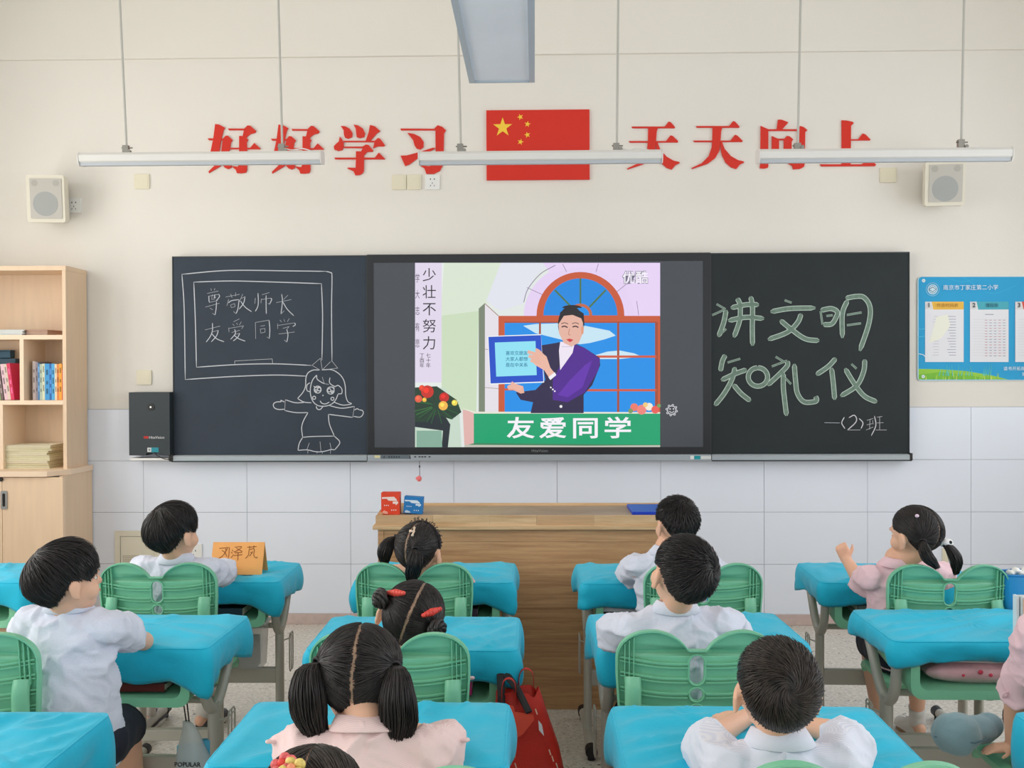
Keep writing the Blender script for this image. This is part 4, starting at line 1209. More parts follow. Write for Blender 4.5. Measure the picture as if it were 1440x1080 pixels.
# magazines at the top compartment
z = zs1
cx = P(28, 467, YU + 0.1).x
for i, (dx, w, col, nm) in enumerate(((0.0, 0.20, (224, 228, 230), 'white'), (0.004, 0.20, (206, 222, 228), 'pale blue'), (-0.003, 0.20, (232, 232, 230), 'white'), (0.002, 0.20, (196, 216, 224), 'blue-grey'))):
    sheaf('magazine', cx - 0.05 + dx, YU + 0.13, z, w, 0.21, 0.0075, col, (226, 226, 222), 0.02 * i, '%s magazine, %s of the left pile on the top shelf' % (nm, ['lowest', 'second', 'third', 'uppermost'][i]), 'magazine', 'magazines on the top shelf'); z += 0.0078
z = zs1
for i, (col, nm) in enumerate((((150, 84, 64), 'brown'), ((190, 170, 160), 'greyish'), ((168, 92, 66), 'reddish brown'), ((140, 66, 50), 'dark red'))):
    sheaf('magazine', cx + 0.125, YU + 0.145, z, 0.125, 0.19, 0.0075, col, (206, 180, 160), -0.05, '%s booklet, %s of the right pile on the top shelf' % (nm, ['lowest', 'second', 'third', 'uppermost'][i]), 'magazine', 'magazines on the top shelf'); z += 0.0078

# ------------------------------------------------------------------ teacher's desk
YT0 = 4.24
tx0 = P(532, 850, YT0).x; tx1 = P(958, 850, YT0).x
td = thing('teacher_desk', ((tx0 + tx1) / 2, YT0 + 0.25, 0), 0, "wide oak teacher's desk with a butcher-block top rail in front of the class", 'desk')
zt0 = P(700, 744, YT0).z; zt1 = P(700, 724.5, YT0).z
# front panel in boards
seams = [744, 762, 856, 905, 963, 1001]
for i in range(len(seams) - 1):
    z1 = zt0 - 0.001 if i == 0 else P(700, seams[i], YT0).z; z0 = 0.0 if i == len(seams) - 2 else P(700, seams[i + 1], YT0).z
    o_ = MB().box(tx0 + 0.024, tx1 - 0.024, YT0 + 0.002, YT0 + 0.02, max(0, z0) + 0.0006, z1 - 0.0006).build('front_board', M_oak, td, local=False)
for xa_, xb_ in ((tx0, tx0 + 0.024), (tx1 - 0.024, tx1)):
    MB().box(xa_, xb_, YT0 - 0.002, YT0 + 0.39, 0.0, zt0 - 0.001).build('side_panel', M_oak, td, local=False)
MB().box(tx0 - 0.02, tx1 + 0.02, YT0 - 0.022, YT0 + 0.40, zt0, zt0 + 0.018).build('top_board', M_oakl, td, local=False, bev=0.002)
# front rail made of glued blocks
xx = tx0 - 0.008
k = 0
while xx < tx1 + 0.008:
    L_ = random.uniform(0.16, 0.32); x2 = min(xx + L_, tx1 + 0.008)
    o_ = MB().box(xx + 0.0003, x2 - 0.0003, YT0 - 0.014, YT0 + 0.006, zt0 + 0.018, zt1).build('rail_block', [M_oakl, M_oak][0] if k % 3 else mat('oak_block_%d' % k, random.choice([(222, 186, 142), (206, 166, 124), (226, 192, 152)]), 0.45, var=0.1, scale=10, stretch=(1, 1, 20)), td, local=False)
    xx = x2; k += 1
for sx_, s in ((tx0 - 0.008, 1), (tx1 + 0.008 - 0.022, 1)):
    mb = MB()
    prof = [(YT0 + 0.006, zt0 + 0.018), (YT0 + 0.38, zt0 + 0.018), (YT0 + 0.38, zt1 + 0.004), (YT0 + 0.10, zt1 + 0.008), (YT0 + 0.03, zt1), (YT0 + 0.006, zt1 - 0.012)]
    mb.loft([[Vector((x, y, z)) for y, z in prof] for x in (sx_, sx_ + 0.022)]); mb.build('side_rail', M_oak, td, local=False, fix=True, bev=0.002)
MB().box(tx0 + 0.014, tx1 - 0.014, YT0 + 0.006, YT0 + 0.38, zt1 - 0.018, zt1 - 0.006).build('worktop', M_oakd, td, local=False)
MB().box(tx0 + 0.014, tx1 - 0.014, YT0 + 0.36, YT0 + 0.38, zt1 - 0.006, zt1 + 0.004).build('back_rail', M_oakl, td, local=False)
zwt = zt1 - 0.006


def carton(px0, px1, py0, Y, lean, col, col2, label):
    a = P(px0, 722, Y); b = P(px1, 722, Y); top = P((px0 + px1) / 2, py0, Y).z
    w = (b.x - a.x); h = top - zwt; d = 0.05
    t = thing('carton', ((a.x + b.x) / 2, Y, zwt + (0.003 if lean else 0)), lean * 0.0, label, 'carton')
    R = Matrix.Rotation(math.radians(lean), 4, 'Y')
    MB().box(-w / 2, w / 2, 0, d, 0, h, M=R).build('box', mat('carton_card', col, 0.5), t, bev=0.001)
    pc = Pic(lambda x, y: tuple((R @ Vector((x * w, 0, y * h))).xz), -0.0006, 0.0001)
    wc = (240, 220, 214) if col[0] > 150 else (214, 232, 246)
    pc.poly([(-0.45, 0.80), (0.20, 0.82), (0.32, 0.72), (0.38, 0.62), (-0.1, 0.64), (-0.2, 0.73), (-0.45, 0.72)], wc)
    pc.rect(0.13, 0.5, 0.42, 0.6, wc).poly([(0.28, 0.5), (0.38, 0.5), (0.3, 0.42)], wc)
    for i in range(3): pc.rect(-0.34 + i * 0.1, 0.4, -0.29 + i * 0.1, 0.45, wc).rect(0.05 + i * 0.11, 0.18, 0.1 + i * 0.11, 0.24, wc)
    pc.poly([(-0.42, 0.04), (-0.42, 0.14), (-0.33, 0.2), (-0.15, 0.13), (-0.12, 0.04)], col2)
    pc.build('printing', M_print, t, local=True)


carton(536, 562, 693, YT0 + 0.06, 0, (226, 66, 30), (244, 170, 150), 'red printed carton standing on the left end of the teacher desk')
carton(567, 593.5, 700, YT0 + 0.07, 4, (20, 120, 190), (190, 214, 236), 'blue printed carton leaning beside the red one on the teacher desk')
# blue folder
a = P(885, 712, YT0 + 0.2); b = P(947, 721, YT0 + 0.2)
t = thing('folder', ((a.x + b.x) / 2, YT0 + 0.17, zwt), 0.0, 'deep blue plastic folder lying on the right end of the teacher desk', 'folder')
MB().box(-0.10, 0.10, -0.12, 0.14, 0.0, 0.009).build('back_cover', mat('blue_folder', (16, 60, 190), 0.35), t, bev=0.002)
MB().box(-0.098, 0.10, -0.118, 0.138, 0.0092, 0.013).build('front_cover', mat('blue_folder_front', (20, 70, 205), 0.3), t, bev=0.001)

# ------------------------------------------------------------------ school desk
ZD = 0.640                                    # board top


def make_desk():
    t = thing('school_desk', (0, 0, 0))
    MB().box(-0.295, 0.295, -0.187, 0.187, ZD - 0.02, ZD).build('desk_board', M_top, t, bev=0.004)
    # book box: open towards the pupil, deeper at the near side
    prof_n = rrect(-0.25, 0.25, 0.475, ZD - 0.0205, 0.035, 4); prof_ni = rrect(-0.222, 0.222, 0.5, ZD - 0.03, 0.025, 4)
    prof_f = rrect(-0.25, 0.25, 0.535, ZD - 0.0205, 0.02, 4); prof_fi = rrect(-0.222, 0.222, 0.55, ZD - 0.03, 0.012, 4)
    V = lambda pr, y: [Vector((x, y, z)) for x, z in pr]
    mb = MB()
    mb.loft([V(prof_ni, -0.185), V(prof_n, -0.19), V(prof_n, -0.17), V(prof_f, 0.17), V(prof_f, 0.175)], caps=False)
    mb.loft([V(prof_ni, -0.185), V(prof_fi, 0.16)], caps=False)
    n = len(prof_f)
    mb.add(V(prof_f, 0.175), [tuple(range(n))]); mb.add(V(prof_fi, 0.16), [tuple(range(n))])
    mb.build('book_box', M_green, t, smooth=True, fix=False)
    for s in (-1, 1):
        x = s * 0.272
        # U shaped bracket in the side plane
        u = [(x, -0.14, ZD - 0.025), (x, -0.135, 0.55), (x, -0.115, 0.475), (x, -0.07, 0.432), (x, -0.02, 0.44), (x, 0.03, 0.48), (x, 0.08, 0.545), (x, 0.13, 0.60), (x, 0.15, ZD - 0.025)]
        MB().tube(smooth_line(u, 5), 0.0165, 10, flat=1.0, up=(1, 0, 0)).build('bracket', M_steel, t, smooth=True)
        mb = MB()
        ell = lambda y0, z, a_, b_: [Vector((x + a_ * math.cos(k * PI / 8), y0 + b_ * math.sin(k * PI / 8), z)) for k in range(16)]
        mb.loft([ell(-0.055, 0.05, 0.016, 0.03), ell(-0.055, 0.445, 0.016, 0.03)]); mb.build('leg', M_steel, t, smooth=True, fix=True)
        MB().tube([(x, -0.22, 0.035), (x, -0.1, 0.042), (x, 0.1, 0.042), (x, 0.2, 0.035)], 0.019, 12).build('foot_bar', M_steel, t, smooth=True)
        for ya, yb_ in ((-0.245, -0.205), (0.185, 0.225)):
            cp = MB(); cp.tube([(x, ya, 0.033), (x, yb_, 0.035)], 0.0225, 12); ym = (ya + yb_) / 2
            cp.tube([(x, ym, 0.03), (x, ym, 0.0)], 0.014, 10)
            cp.build('foot_cap', M_black, t, smooth=True)
        # wire rack beside the leg
        wr_ = MB()
        xw = x + s * 0.026
        wr_.tube([(xw, 0.01, 0.40), (xw, 0.0, 0.39), (xw, 0.0, 0.265), (xw, 0.01, 0.25), (xw, 0.05, 0.25), (xw, 0.06, 0.265), (xw, 0.06, 0.39), (xw, 0.05, 0.40)], 0.0028, 6, closed=True)
        wr_.tube([(xw - s * 0.02, -0.045, 0.385), (xw, 0.0, 0.385), (xw, 0.06, 0.385)], 0.0028, 6)
        wr_.tube([(xw, 0.03, 0.25), (xw, 0.03, 0.40)], 0.0024, 6)
        wr_.build('wire_rack', M_steel, t, smooth=True)
    MB().box(-0.262, 0.262, -0.067, -0.043, 0.225, 0.285).build('crossbar', M_steel, t, bev=0.003)
    MB().tube([(-0.262, 0.02, 0.43), (0.262, 0.02, 0.43)], 0.011, 10).build('crossbar', M_steel, t, smooth=True)
    return t


# ------------------------------------------------------------------ chair
def chair_outline(inset=0.0, n=12):
    """butterfly-shaped back: (x, z) outline"""
    w = 0.200 - inset; top = 0.795 - inset; zc = 0.747 - inset * 0.8; zb = 0.495 + inset; zs = 0.722
    right = [(0.165 - inset, zb), (0.184 - inset, zb + 0.02), (w - 0.006, zb + 0.10), (w, 0.68)]
    cxl = 0.110; rx = w - cxl; rz = top - zs
    for i in range(0, n + 1):
        a_ = math.radians(90 * i / n); right.append((cxl + rx * math.cos(a_), zs + rz * math.sin(a_)))
    R2 = 0.105
    for i in range(1, n):
        x = cxl - (cxl - 0.024) * i / n
        right.append((x, max(zc, top - R2 + math.sqrt(max(0, R2 ** 2 - (cxl - x) ** 2)))))
    right += [(0.022, zc)]
    left = [(-x, z) for x, z in right[::-1]]
    return right + left


def stad(cx, z0, z1, r, n=8):
    return arc(cx, z1 - r, r, 0, 180, n) + arc(cx, z0 + r, r, 180, 360, n)


def make_chair():
    t = thing('school_chair', (0, 0, 0))
    holes = [stad(0, 0.658, 0.731, 0.0175), arc(0, 0.631, 0.0155, 0, 337.5, 15), arc(0, 0.588, 0.0155, 0, 337.5, 15)]
    zc = 0.64
    def bend(me):
        co = get_co(me); co[:, 1] += 0.55 * co[:, 0] ** 2 - (co[:, 2] - 0.5) * 0.10
        me.vertices.foreach_set('co', co.ravel()); me.update()
    out = chair_outline()
    mb = MB(); mb.prism(out, 0.0, 0.005, holes=holes)
    # flange around the edge
    inn = chair_outline(0.0045)
    n = len(out)
    for y0, y1 in ((-0.014, 0.0),):
        vs = [Vector((x, y0, z)) for x, z in out] + [Vector((x, y1, z)) for x, z in out] + [Vector((x, y0, z)) for x, z in inn] + [Vector((x, y1, z)) for x, z in inn]
        fs = []
        for i in range(n):
            j = (i + 1) % n
            fs += [(i, j, n + j, n + i), (2 * n + j, 2 * n + i, 3 * n + i, 3 * n + j), (j, i, 2 * n + i, 2 * n + j)]
        mb.add(vs, fs)
    me_o = mb.build('backrest', M_green, t, smooth=True, fix=True); bend(me_o.data)
    back = me_o
    # rims of the holes
    rm = MB()
    for h, rr in ((stad(0, 0.655, 0.734, 0.0205, 8), 0), (arc(0, 0.631, 0.0185, 0, 345, 23), 0), (arc(0, 0.588, 0.0185, 0, 345, 23), 0)):
        rm.tube([(x, -0.004, z) for x, z in h], 0.0028, 6, closed=True)
    o_ = rm.build('hole_rim', M_green, back, smooth=True); bend(o_.data)
    # wavy ribs
    for zr in (0.708, 0.670, 0.631, 0.592, 0.553):
        rb = MB()
        for s in (-1, 1):
            for dz, rr in ((0, 0.0034), (-0.010, 0.0024)):
                pts = []
                for i in range(11):
                    u = i / 10; x = s * (0.022 + u * 0.168)
                    pts.append((x, -0.005, zr + dz + 0.011 * u - 0.004 * math.sin(u * PI * 1.2) + 0.002))
                rb.tube(pts, rr, 5)
        o_ = rb.build('rib', M_green, back, smooth=True); bend(o_.data)
    # vertical ribs near both sides
    for s in (-1, 1):
        rb = MB()
        for x, zt in ((0.156, 0.776), (0.167, 0.768), (0.178, 0.758)):
            rb.box(s * x - 0.0012, s * x + 0.0012, -0.011, 0.0, 0.66, zt)
        o_ = rb.build('rib', M_green, back); bend(o_.data)
        # dark slots between them
        sl_ = MB()
        # mount socket at the lower side
        mb = MB()
        pts = [(s * 0.158, -0.012, 0.50), (s * 0.158, -0.020, 0.54), (s * 0.158, -0.022, 0.58), (s * 0.158, -0.018, 0.64), (s * 0.158, -0.006, 0.672)]
        mb.tube(smooth_line(pts, 4), [0.021] * 8 + [0.021] * 5 + [0.02, 0.018, 0.014, 0.008][:4] if False else 0.0205, 12, flat=0.8, up=(1, 0, 0))
        o_ = mb.build('mount_socket', M_green, back, smooth=True); bend(o_.data)
        # steel bar from socket to the seat
        sp = [(s * 0.158, 0.004, 0.53), (s * 0.158, 0.004, 0.46), (s * 0.160, 0.006, 0.40), (s * 0.163, 0.03, 0.345), (s * 0.163, 0.08, 0.325), (s * 0.163, 0.16, 0.33)]
        MB().tube(smooth_line(sp, 5), 0.0145, 10, up=(1, 0, 0)).build('back_support', M_steel, t, smooth=True)
        mb = MB()
        x = s * 0.163
        ell = lambda y0, z: [Vector((x + 0.014 * math.cos(k * PI / 8), y0 + 0.026 * math.sin(k * PI / 8), z)) for k in range(16)]
        mb.loft([ell(0.14, 0.04), ell(0.14, 0.335)]); mb.build('leg', M_steel, t, smooth=True, fix=True)
        MB().tube([(x, -0.04, 0.032), (x, 0.1, 0.038), (x, 0.2, 0.038), (x, 0.3, 0.032)], 0.017, 12).build('foot_bar', M_steel, t, smooth=True)
        for ya, yb_ in ((-0.06, -0.025), (0.285, 0.32)):
            cp = MB(); cp.tube([(x, ya, 0.031), (x, yb_, 0.032)], 0.0205, 12); ym = (ya + yb_) / 2
            cp.tube([(x, ym, 0.03), (x, ym, 0.0)], 0.012, 10)
            cp.build('foot_cap', M_black, t, smooth=True)
    MB().box(-0.155, 0.155, 0.125, 0.155, 0.13, 0.17).build('crossbar', M_steel, t, bev=0.003)
    MB().box(-0.155, 0.155, 0.10, 0.18, 0.325, 0.345).build('seat_frame', M_steel, t, bev=0.003)
    # seat: dished shell with grooved front edge
    nx, ny = 24, 20
    top = []; bot = []
    for j in range(ny + 1):
        v = j / ny; y = 0.03 + 0.34 * v
        hw = 0.185 if v > 0.15 else 0.165 + 0.02 * (v / 0.15)
        for i in range(nx + 1):
            u = -1 + 2 * i / nx
            x = u * hw * (1 - 0.06 * max(0, v - 0.8) * 5 * abs(u) ** 6)
            z = 0.385 - 0.010 * (1 - u * u) * (1 - abs(2 * v - 1) ** 2) - 0.03 * max(0, (v - 0.82) / 0.18) ** 2
            z += 0.0018 * math.cos(i * PI) * (v > 0.7)
            edge = max(abs(u), abs(2 * v - 1))
            z -= 0.012 * max(0, (edge - 0.93) / 0.07)
            top.append((x, y, z)); bot.append((x * 0.97, y, z - 0.022))
    w_ = nx + 1; N = len(top); fs = []
    for j in range(ny):
        for i in range(nx):
            a_ = j * w_ + i; fs.append((a_, a_ + 1, a_ + w_ + 1, a_ + w_)); fs.append((N + a_, N + a_ + w_, N + a_ + w_ + 1, N + a_ + 1))
    edge = [i for i in range(w_)] + [j * w_ + nx for j in range(1, ny + 1)] + [ny * w_ + i for i in range(nx - 1, -1, -1)] + [j * w_ for j in range(ny - 1, 0, -1)]
    for i in range(len(edge)):
        a_, b_ = edge[i], edge[(i + 1) % len(edge)]; fs.append((b_, a_, N + a_, N + b_))
    mb = MB(); mb.add(top + bot, fs); mb.build('seat', M_green, t, smooth=True)
    return t


# ------------------------------------------------------------------ fitted cover
def make_cover(cx, cy, rz, label, seed, hang=0.085, wx=0.60, wy=0.385, sagfn=None):
    t = bpy.data.objects.new('desk_cover', None)
    r = random.Random(seed); nseed = r.uniform(0, 50)
    N = 112; zt_ = ZD + 0.004
    base = []
    hx_, hy_, rc = wx / 2 + 0.004, wy / 2 + 0.004, 0.022
    per = rrect(-hx_, hx_, -hy_, hy_, rc, 4)
    # resample the outline evenly
    pts = per + [per[0]]; L = [0]
    for i in range(1, len(pts)): L.append(L[-1] + math.dist(pts[i], pts[i - 1]))
    out = []
    for k in range(N):
        s = L[-1] * k / N; i = max(j for j in range(len(L)) if L[j] <= s + 1e-9)
        i = min(i, len(pts) - 2); f = (s - L[i]) / max(1e-9, L[i + 1] - L[i])
        out.append((pts[i][0] + (pts[i + 1][0] - pts[i][0]) * f, pts[i][1] + (pts[i + 1][1] - pts[i][1]) * f))
    def nz(x, y, z, sc, sd=0.0): return noise.noise(Vector((x * sc + nseed + sd, y * sc, z * sc)))
    dirx = r.uniform(0.5, 1.5); diry = r.uniform(-1.2, 1.2)
    def ztop(x, y, q):
        n1 = nz(x * 1.2 + y * 0.4, y * 2.0, 0, 3.0) * 0.006
        fold = (1 - abs(nz(x * dirx + y * diry, (y * dirx - x * diry) * 0.22, 0, 11.0, 7))) ** 5 * 0.015
        return (n1 + fold) * min(1, (1 - q) * 6) + 0.002
    rings = []
    for q in [0.06, 0.14, 0.22, 0.30, 0.38, 0.46, 0.54, 0.62, 0.70, 0.77, 0.83, 0.88, 0.92, 0.955, 0.98]:
        ring = []
        for (x, y) in out:
            X, Y = x * q, y * q
            ring.append(Vector((X, Y, zt_ + ztop(X, Y, q) + 0.001)))
        rings.append(ring)
    rings.append([Vector((x * 1.0, y * 1.0, zt_ - 0.001)) for x, y in out])
    corner = []
    for (x, y) in out:
        c = max(0, 1 - math.hypot(hx_ - abs(x), hy_ - abs(y)) / 0.11); corner.append(c)
    steps = [0.006, 0.016, 0.03, 0.045, 0.06, 0.075, 0.088, 1.0]
    M_ = 9
    for j in range(1, M_ + 1):
        v = j / M_; ring = []
        for k, (x, y) in enumerate(out):
            d = Vector((x / hx_, y / hy_, 0)); 
            nx_ = x / hx_; ny_ = y / hy_
            if abs(nx_) > abs(ny_) * 1.0 and abs(nx_) > 0.97: nd = Vector((math.copysign(1, x), 0.25 * ny_ * corner[k], 0))
            elif abs(ny_) > 0.97: nd = Vector((0.25 * nx_ * corner[k], math.copysign(1, y), 0))
            else: nd = Vector((x, y, 0))
            nd = nd.normalized()
            s = k / N
            hem = hang * (1 + 0.16 * nz(x, y, 0, 7, 3) + 0.45 * corner[k] * (0.7 + nz(x, y, 0, 3, 11)))
            gath = (nz(x, y, v * 0.05, 32, 5) * 0.006 + nz(x, y, v * 0.1, 12, 9) * 0.009) * v
            puff = 0.004 * math.sin(v * PI) + 0.020 * corner[k] * math.sin(v * PI * 0.5)
            crease = -0.012 * (1 - abs(nz(x * 1.0, y * 1.0, v * 0.1, 9, 21))) ** 8 * v
            o_ = gath + puff + crease - 0.008 * v * v + 0.002
            ring.append(Vector((x, y, 0)) + nd * o_ + Vector((0, 0, zt_ - 0.002 - hem * v + 0.003 * nz(x, y, v, 14, 2) * v)))
        rings.append(ring)
    mb = MB()
    c0 = sum((p for p in rings[0]), Vector()) / N
    mb.loft(rings, caps=False)
    mb.v.append(tuple(c0)); ci = len(mb.v) - 1
    for k in range(N): mb.f.append((k, (k + 1) % N, ci)); mb.m.append(0)
    me = mb.mesh('desk_cover'); me.materials.append(M_cover)
    o = bpy.data.objects.new('desk_cover', me); C.objects.link(o)
    bpy.data.objects.remove(t)
    import bmesh
    bm = bmesh.new(); bm.from_mesh(me); bmesh.ops.recalc_face_normals(bm, faces=bm.faces); bm.to_mesh(me); bm.free()
    if me.polygons[len(me.polygons) - 1].normal.z < 0: me.flip_normals()
    me.shade_smooth()
    sd = o.modifiers.new('thickness', 'SOLIDIFY'); sd.thickness = 0.0012; sd.offset = 1
    o.location = (cx, cy, 0); o.rotation_euler = (0, 0, rz)
    sm_ = MB(); sm_.tube([(x * 0.992, y * 0.992, zt_ + 0.0022 + 0.0012 * nz(x, y, 0, 30, 4)) for x, y in out], 0.0026, 6, closed=True)
    so = sm_.build('seam', M_cover, o, smooth=True)
    return tag(o, label, 'table cover', 'turquoise desk covers')


# desk centres: (x, y, turn, hang)
def cen(pxl, pxr, y_near):
    return (P(pxl, 850, y_near).x + P(pxr, 850, y_near).x) / 2


DESKS = {
    'Z1': (P(42, 850, 3.72).x - 0.31, 3.92, 0.0, 0.085, 'at the left edge in front of the bookshelf'),
    'A1': (P(396, 850, 3.75).x - 0.315, 3.93, 0.02, 0.085, 'carrying the orange name card'),
    'A2': (P(303, 900, 2.85).x - 0.315, 3.03, -0.03, 0.095, 'beside the boy on the far left, his arm resting on it'),
    'A3': (P(142, 1010, 2.2).x - 0.315, 2.09, 0.0, 0.10, 'filling the bottom left corner'),
    'B1': (cen(495, 724, 3.74), 3.93, 0.0, 0.08, "before the girl with a curly hairband"),
    'B2': (cen(432, 726, 2.83), 3.01, 0.0, 0.085, 'before the girl with two braided buns'),
    'B3': (cen(318, 710, 2.12), 2.17, 0.0, 0.11, 'before the girl with two long pigtails, at the bottom'),
    'C1': (P(812, 850, 3.74).x + 0.315, 3.92, 0.02, 0.085, 'under the elbow of the front-row boy by the blue folder'),
    'C2': (P(836, 900, 2.9).x + 0.31, 3.06, 0.04, 0.105, 'around the middle-row boy with tilted head'),
    'C3': (P(853, 1000, 2.3).x + 0.315, 2.15, 0.0, 0.10, 'before the boy at the bottom with his hand on it'),
    'D1': (P(1150, 800, 3.78).x + 0.31, 3.93, -0.03, 0.08, 'where the girl in pink raises her fist'),
    'D2': (P(1238, 880, 3.0).x + 0.315, 3.12, 0.0, 0.058, 'on the right with a pink pouch in its book box'),
    'D3': (P(1424, 1000, 2.3).x + 0.31, 2.12, 0.0, 0.10, 'showing only a corner at the bottom right edge'),
}
desk0 = make_desk()
first = True
DESK_OBJ = {}
for k, (x, y, rz, hang, lab) in DESKS.items():
    d_ = desk0 if first else copy_tree(desk0)
    first = False
    d_.location = (x, y, 0); d_.rotation_euler = (0, 0, rz)
    tag(d_, 'school desk with green book box and grey steel legs, under the cover ' + lab, 'desk', 'pupils desks')
    d_['label'] = ' '.join(d_['label'].split()[:24])
    DESK_OBJ[k] = d_
    make_cover(x, y, rz, 'turquoise fabric desk cover ' + lab, hash(k) % 97 if False else sum(map(ord, k)) * 3, hang)
SHORT = {'Z1': 'partly seen at the left edge by the bookshelf', 'A1': 'under the orange name card', 'A2': 'under the covered top by the leftmost boy', 'A3': 'in the bottom left corner',
         'B1': 'nearest the teacher desk, middle left', 'B2': 'before the girl with buns', 'B3': 'before the girl with long pigtails', 'C1': 'of the front-row boy beside the teacher desk', 'C2': 'of the boy tilting his head back',
         'C3': 'of the boy at the bottom, hand on cover', 'D1': 'of the girl raising her fist', 'D2': 'holding a pink patterned pouch', 'D3': 'at the bottom right corner'}
for k, v in SHORT.items(): DESK_OBJ[k]['label'] = 'green and grey steel school desk ' + v

CHAIRS = {
    'A1': (P(224, 830, 3.38).x, 3.38, 0.03, 'behind the boy beside the orange name card'),
    'A2': (P(68, 930, 2.5).x - 0.20, 2.46, 0.0, 'cut by the left edge, behind the leftmost boy'),
    'B1': (P(583, 830, 3.38).x, 3.38, 0.0, 'behind the girl with the curly hairband'),
    'B2': (P(663, 930, 2.52).x - 0.20, 2.47, 0.0, 'behind the girl with two braided buns'),
    'B3': (P(560, 1070, 1.62).x - 0.02, 1.63, 0.0, 'at the bottom edge behind the pigtailed girl'),
    'C1': (P(988, 830, 3.38).x, 3.38, 0.0, 'in the front row behind the boy near the blue folder'),
    'C2': (P(978, 930, 2.50).x, 2.50, 0.0, 'with pale shirt showing through its slots, middle row'),
    'C3': (P(1203, 1070, 1.67).x, 1.66, 0.0, 'at the bottom edge behind the boy with a fair neckline'),
    'D1': (P(1332, 830, 3.36).x, 3.36, -0.02, 'behind the girl in pink raising her fist'),
    'D2': (P(1530, 930, 2.60).x, 2.52, 0.0, 'at the right edge under the hand of the girl'),
}
chair0 = make_chair(); first = True
for k, (x, y, rz, lab) in CHAIRS.items():
    c_ = chair0 if first else copy_tree(chair0); first = False
    c_.location = (x, y, 0); c_.rotation_euler = (0, 0, rz)
    tag(c_, 'green butterfly-backed school chair ' + lab, 'chair', 'green pupils chairs')

# ------------------------------------------------------------------ people
def skin_mat():
    m = mat('skin', (236, 186, 158), 0.5, var=0.06, scale=12, spec=0.35)
    b = m.node_tree.nodes['Principled BSDF']
    b.inputs['Subsurface Weight'].default_value = 0.15
    b.inputs['Subsurface Radius'].default_value = (0.012, 0.005, 0.003)
    b.inputs['Subsurface Scale'].default_value = 0.5
    return m


M_skin = skin_mat()
M_scalp = mat('scalp', (176, 152, 130), 0.8, var=0.45, scale=60)


def hair_mat(name, c, c2):
    m = mat(name, c, 0.42, var=0.1, scale=90, stretch=(1, 1, 0.2), spec=0.5, col2=c2)
    return m


M_hair = hair_mat('black_hair', (22, 19, 20), (40, 34, 34))
M_hairb = hair_mat('dark_brown_hair', (34, 29, 27), (62, 52, 46))
M_navy = mat('navy_cloth', (22, 27, 44), 0.8, bump=0.3, bscale=300)
M_sock = mat('white_sock', (225, 222, 218), 0.9, bump=0.3, bscale=400)
M_eyew = mat('eye_white', (236, 234, 230), 0.25)
M_iris = mat('dark_iris', (30, 20, 16), 0.2)
M_lip = mat('lips', (196, 112, 100), 0.45)


def shirt_mat(name, c, c2, stripe=0.0, freq=3200.0):
    m = bpy.data.materials.new(name); m.use_nodes = True
    nt = m.node_tree; bs = nt.nodes['Principled BSDF']
    tc = nt.nodes.new('ShaderNodeTexCoord')
    wv = nt.nodes.new('ShaderNodeTexWave'); wv.wave_type = 'BANDS'; wv.bands_direction = 'Z'
    wv.inputs['Scale'].default_value = freq / 20.0
    wv.inputs['Distortion'].default_value = 0.6; wv.inputs['Detail Scale'].default_value = 0.6
    nz = nt.nodes.new('ShaderNodeTexNoise'); nz.inputs['Scale'].default_value = 320; nz.inputs['Detail'].default_value = 2
    nt.links.new(tc.outputs['Object'], wv.inputs[0]); nt.links.new(tc.outputs['Object'], nz.inputs['Vector'])
    mx = nt.nodes.new('ShaderNodeMix'); mx.data_type = 'RGBA'
    mx.inputs[6].default_value = rgb(*c); mx.inputs[7].default_value = rgb(*c2)
    if stripe: nt.links.new(wv.outputs['Fac'], mx.inputs[0])
    else: nt.links.new(nz.outputs['Fac'], mx.inputs[0])
    nt.links.new(mx.outputs[2], bs.inputs['Base Color'])
    n2 = nt.nodes.new('ShaderNodeTexNoise'); n2.inputs['Scale'].default_value = 13; n2.inputs['Detail'].default_value = 3; n2.inputs['Distortion'].default_value = 1.2
    nt.links.new(tc.outputs['Object'], n2.inputs['Vector'])
    bp = nt.nodes.new('ShaderNodeBump'); bp.inputs['Strength'].default_value = 0.35; bp.inputs['Distance'].default_value = 0.010
    nt.links.new(n2.outputs['Fac'], bp.inputs['Height']); nt.links.new(bp.outputs[0], bs.inputs['Normal'])
    bs.inputs['Roughness'].default_value = 0.85; bs.inputs['Specular IOR Level'].default_value = 0.2
    bs.inputs['Sheen Weight'].default_value = 0.1
    return m


M_blue = shirt_mat('pale_blue_shirt', (226, 229, 242), (206, 212, 232))
M_bluest = shirt_mat('pale_blue_striped_shirt', (232, 234, 244), (214, 219, 238), 1)
M_pink = shirt_mat('pink_shirt', (243, 212, 218), (234, 194, 206))
M_pinkst = shirt_mat('pink_striped_shirt', (244, 220, 218), (234, 202, 202), 1)
M_seam = mat('seam_thread', (176, 182, 204), 0.9)

HL = {
    'bowl': [(0, -0.86), (45, -0.78), (62, -0.56), (76, -0.26), (88, -0.02), (105, 0.0), (118, -0.10), (130, 0.02), (150, 0.18), (180, 0.20)],
    'short': [(0, -0.80), (40, -0.74), (62, -0.52), (78, -0.12), (90, 0.06), (110, 0.02), (122, 0.0), (135, 0.22), (155, 0.45), (180, 0.5)],
    'girl': [(0, -0.90), (45, -0.87), (65, -0.76), (80, -0.42), (92, 0.0), (112, 0.0), (125, 0.02), (140, 0.25), (160, 0.46), (180, 0.52)],
}


def zmin_of(d, style):
    az = np.degrees(np.arctan2(np.abs(d[:, 0]), -d[:, 1]))
    t = HL[style]
    return np.interp(az, [a for a, _ in t], [b for _, b in t])


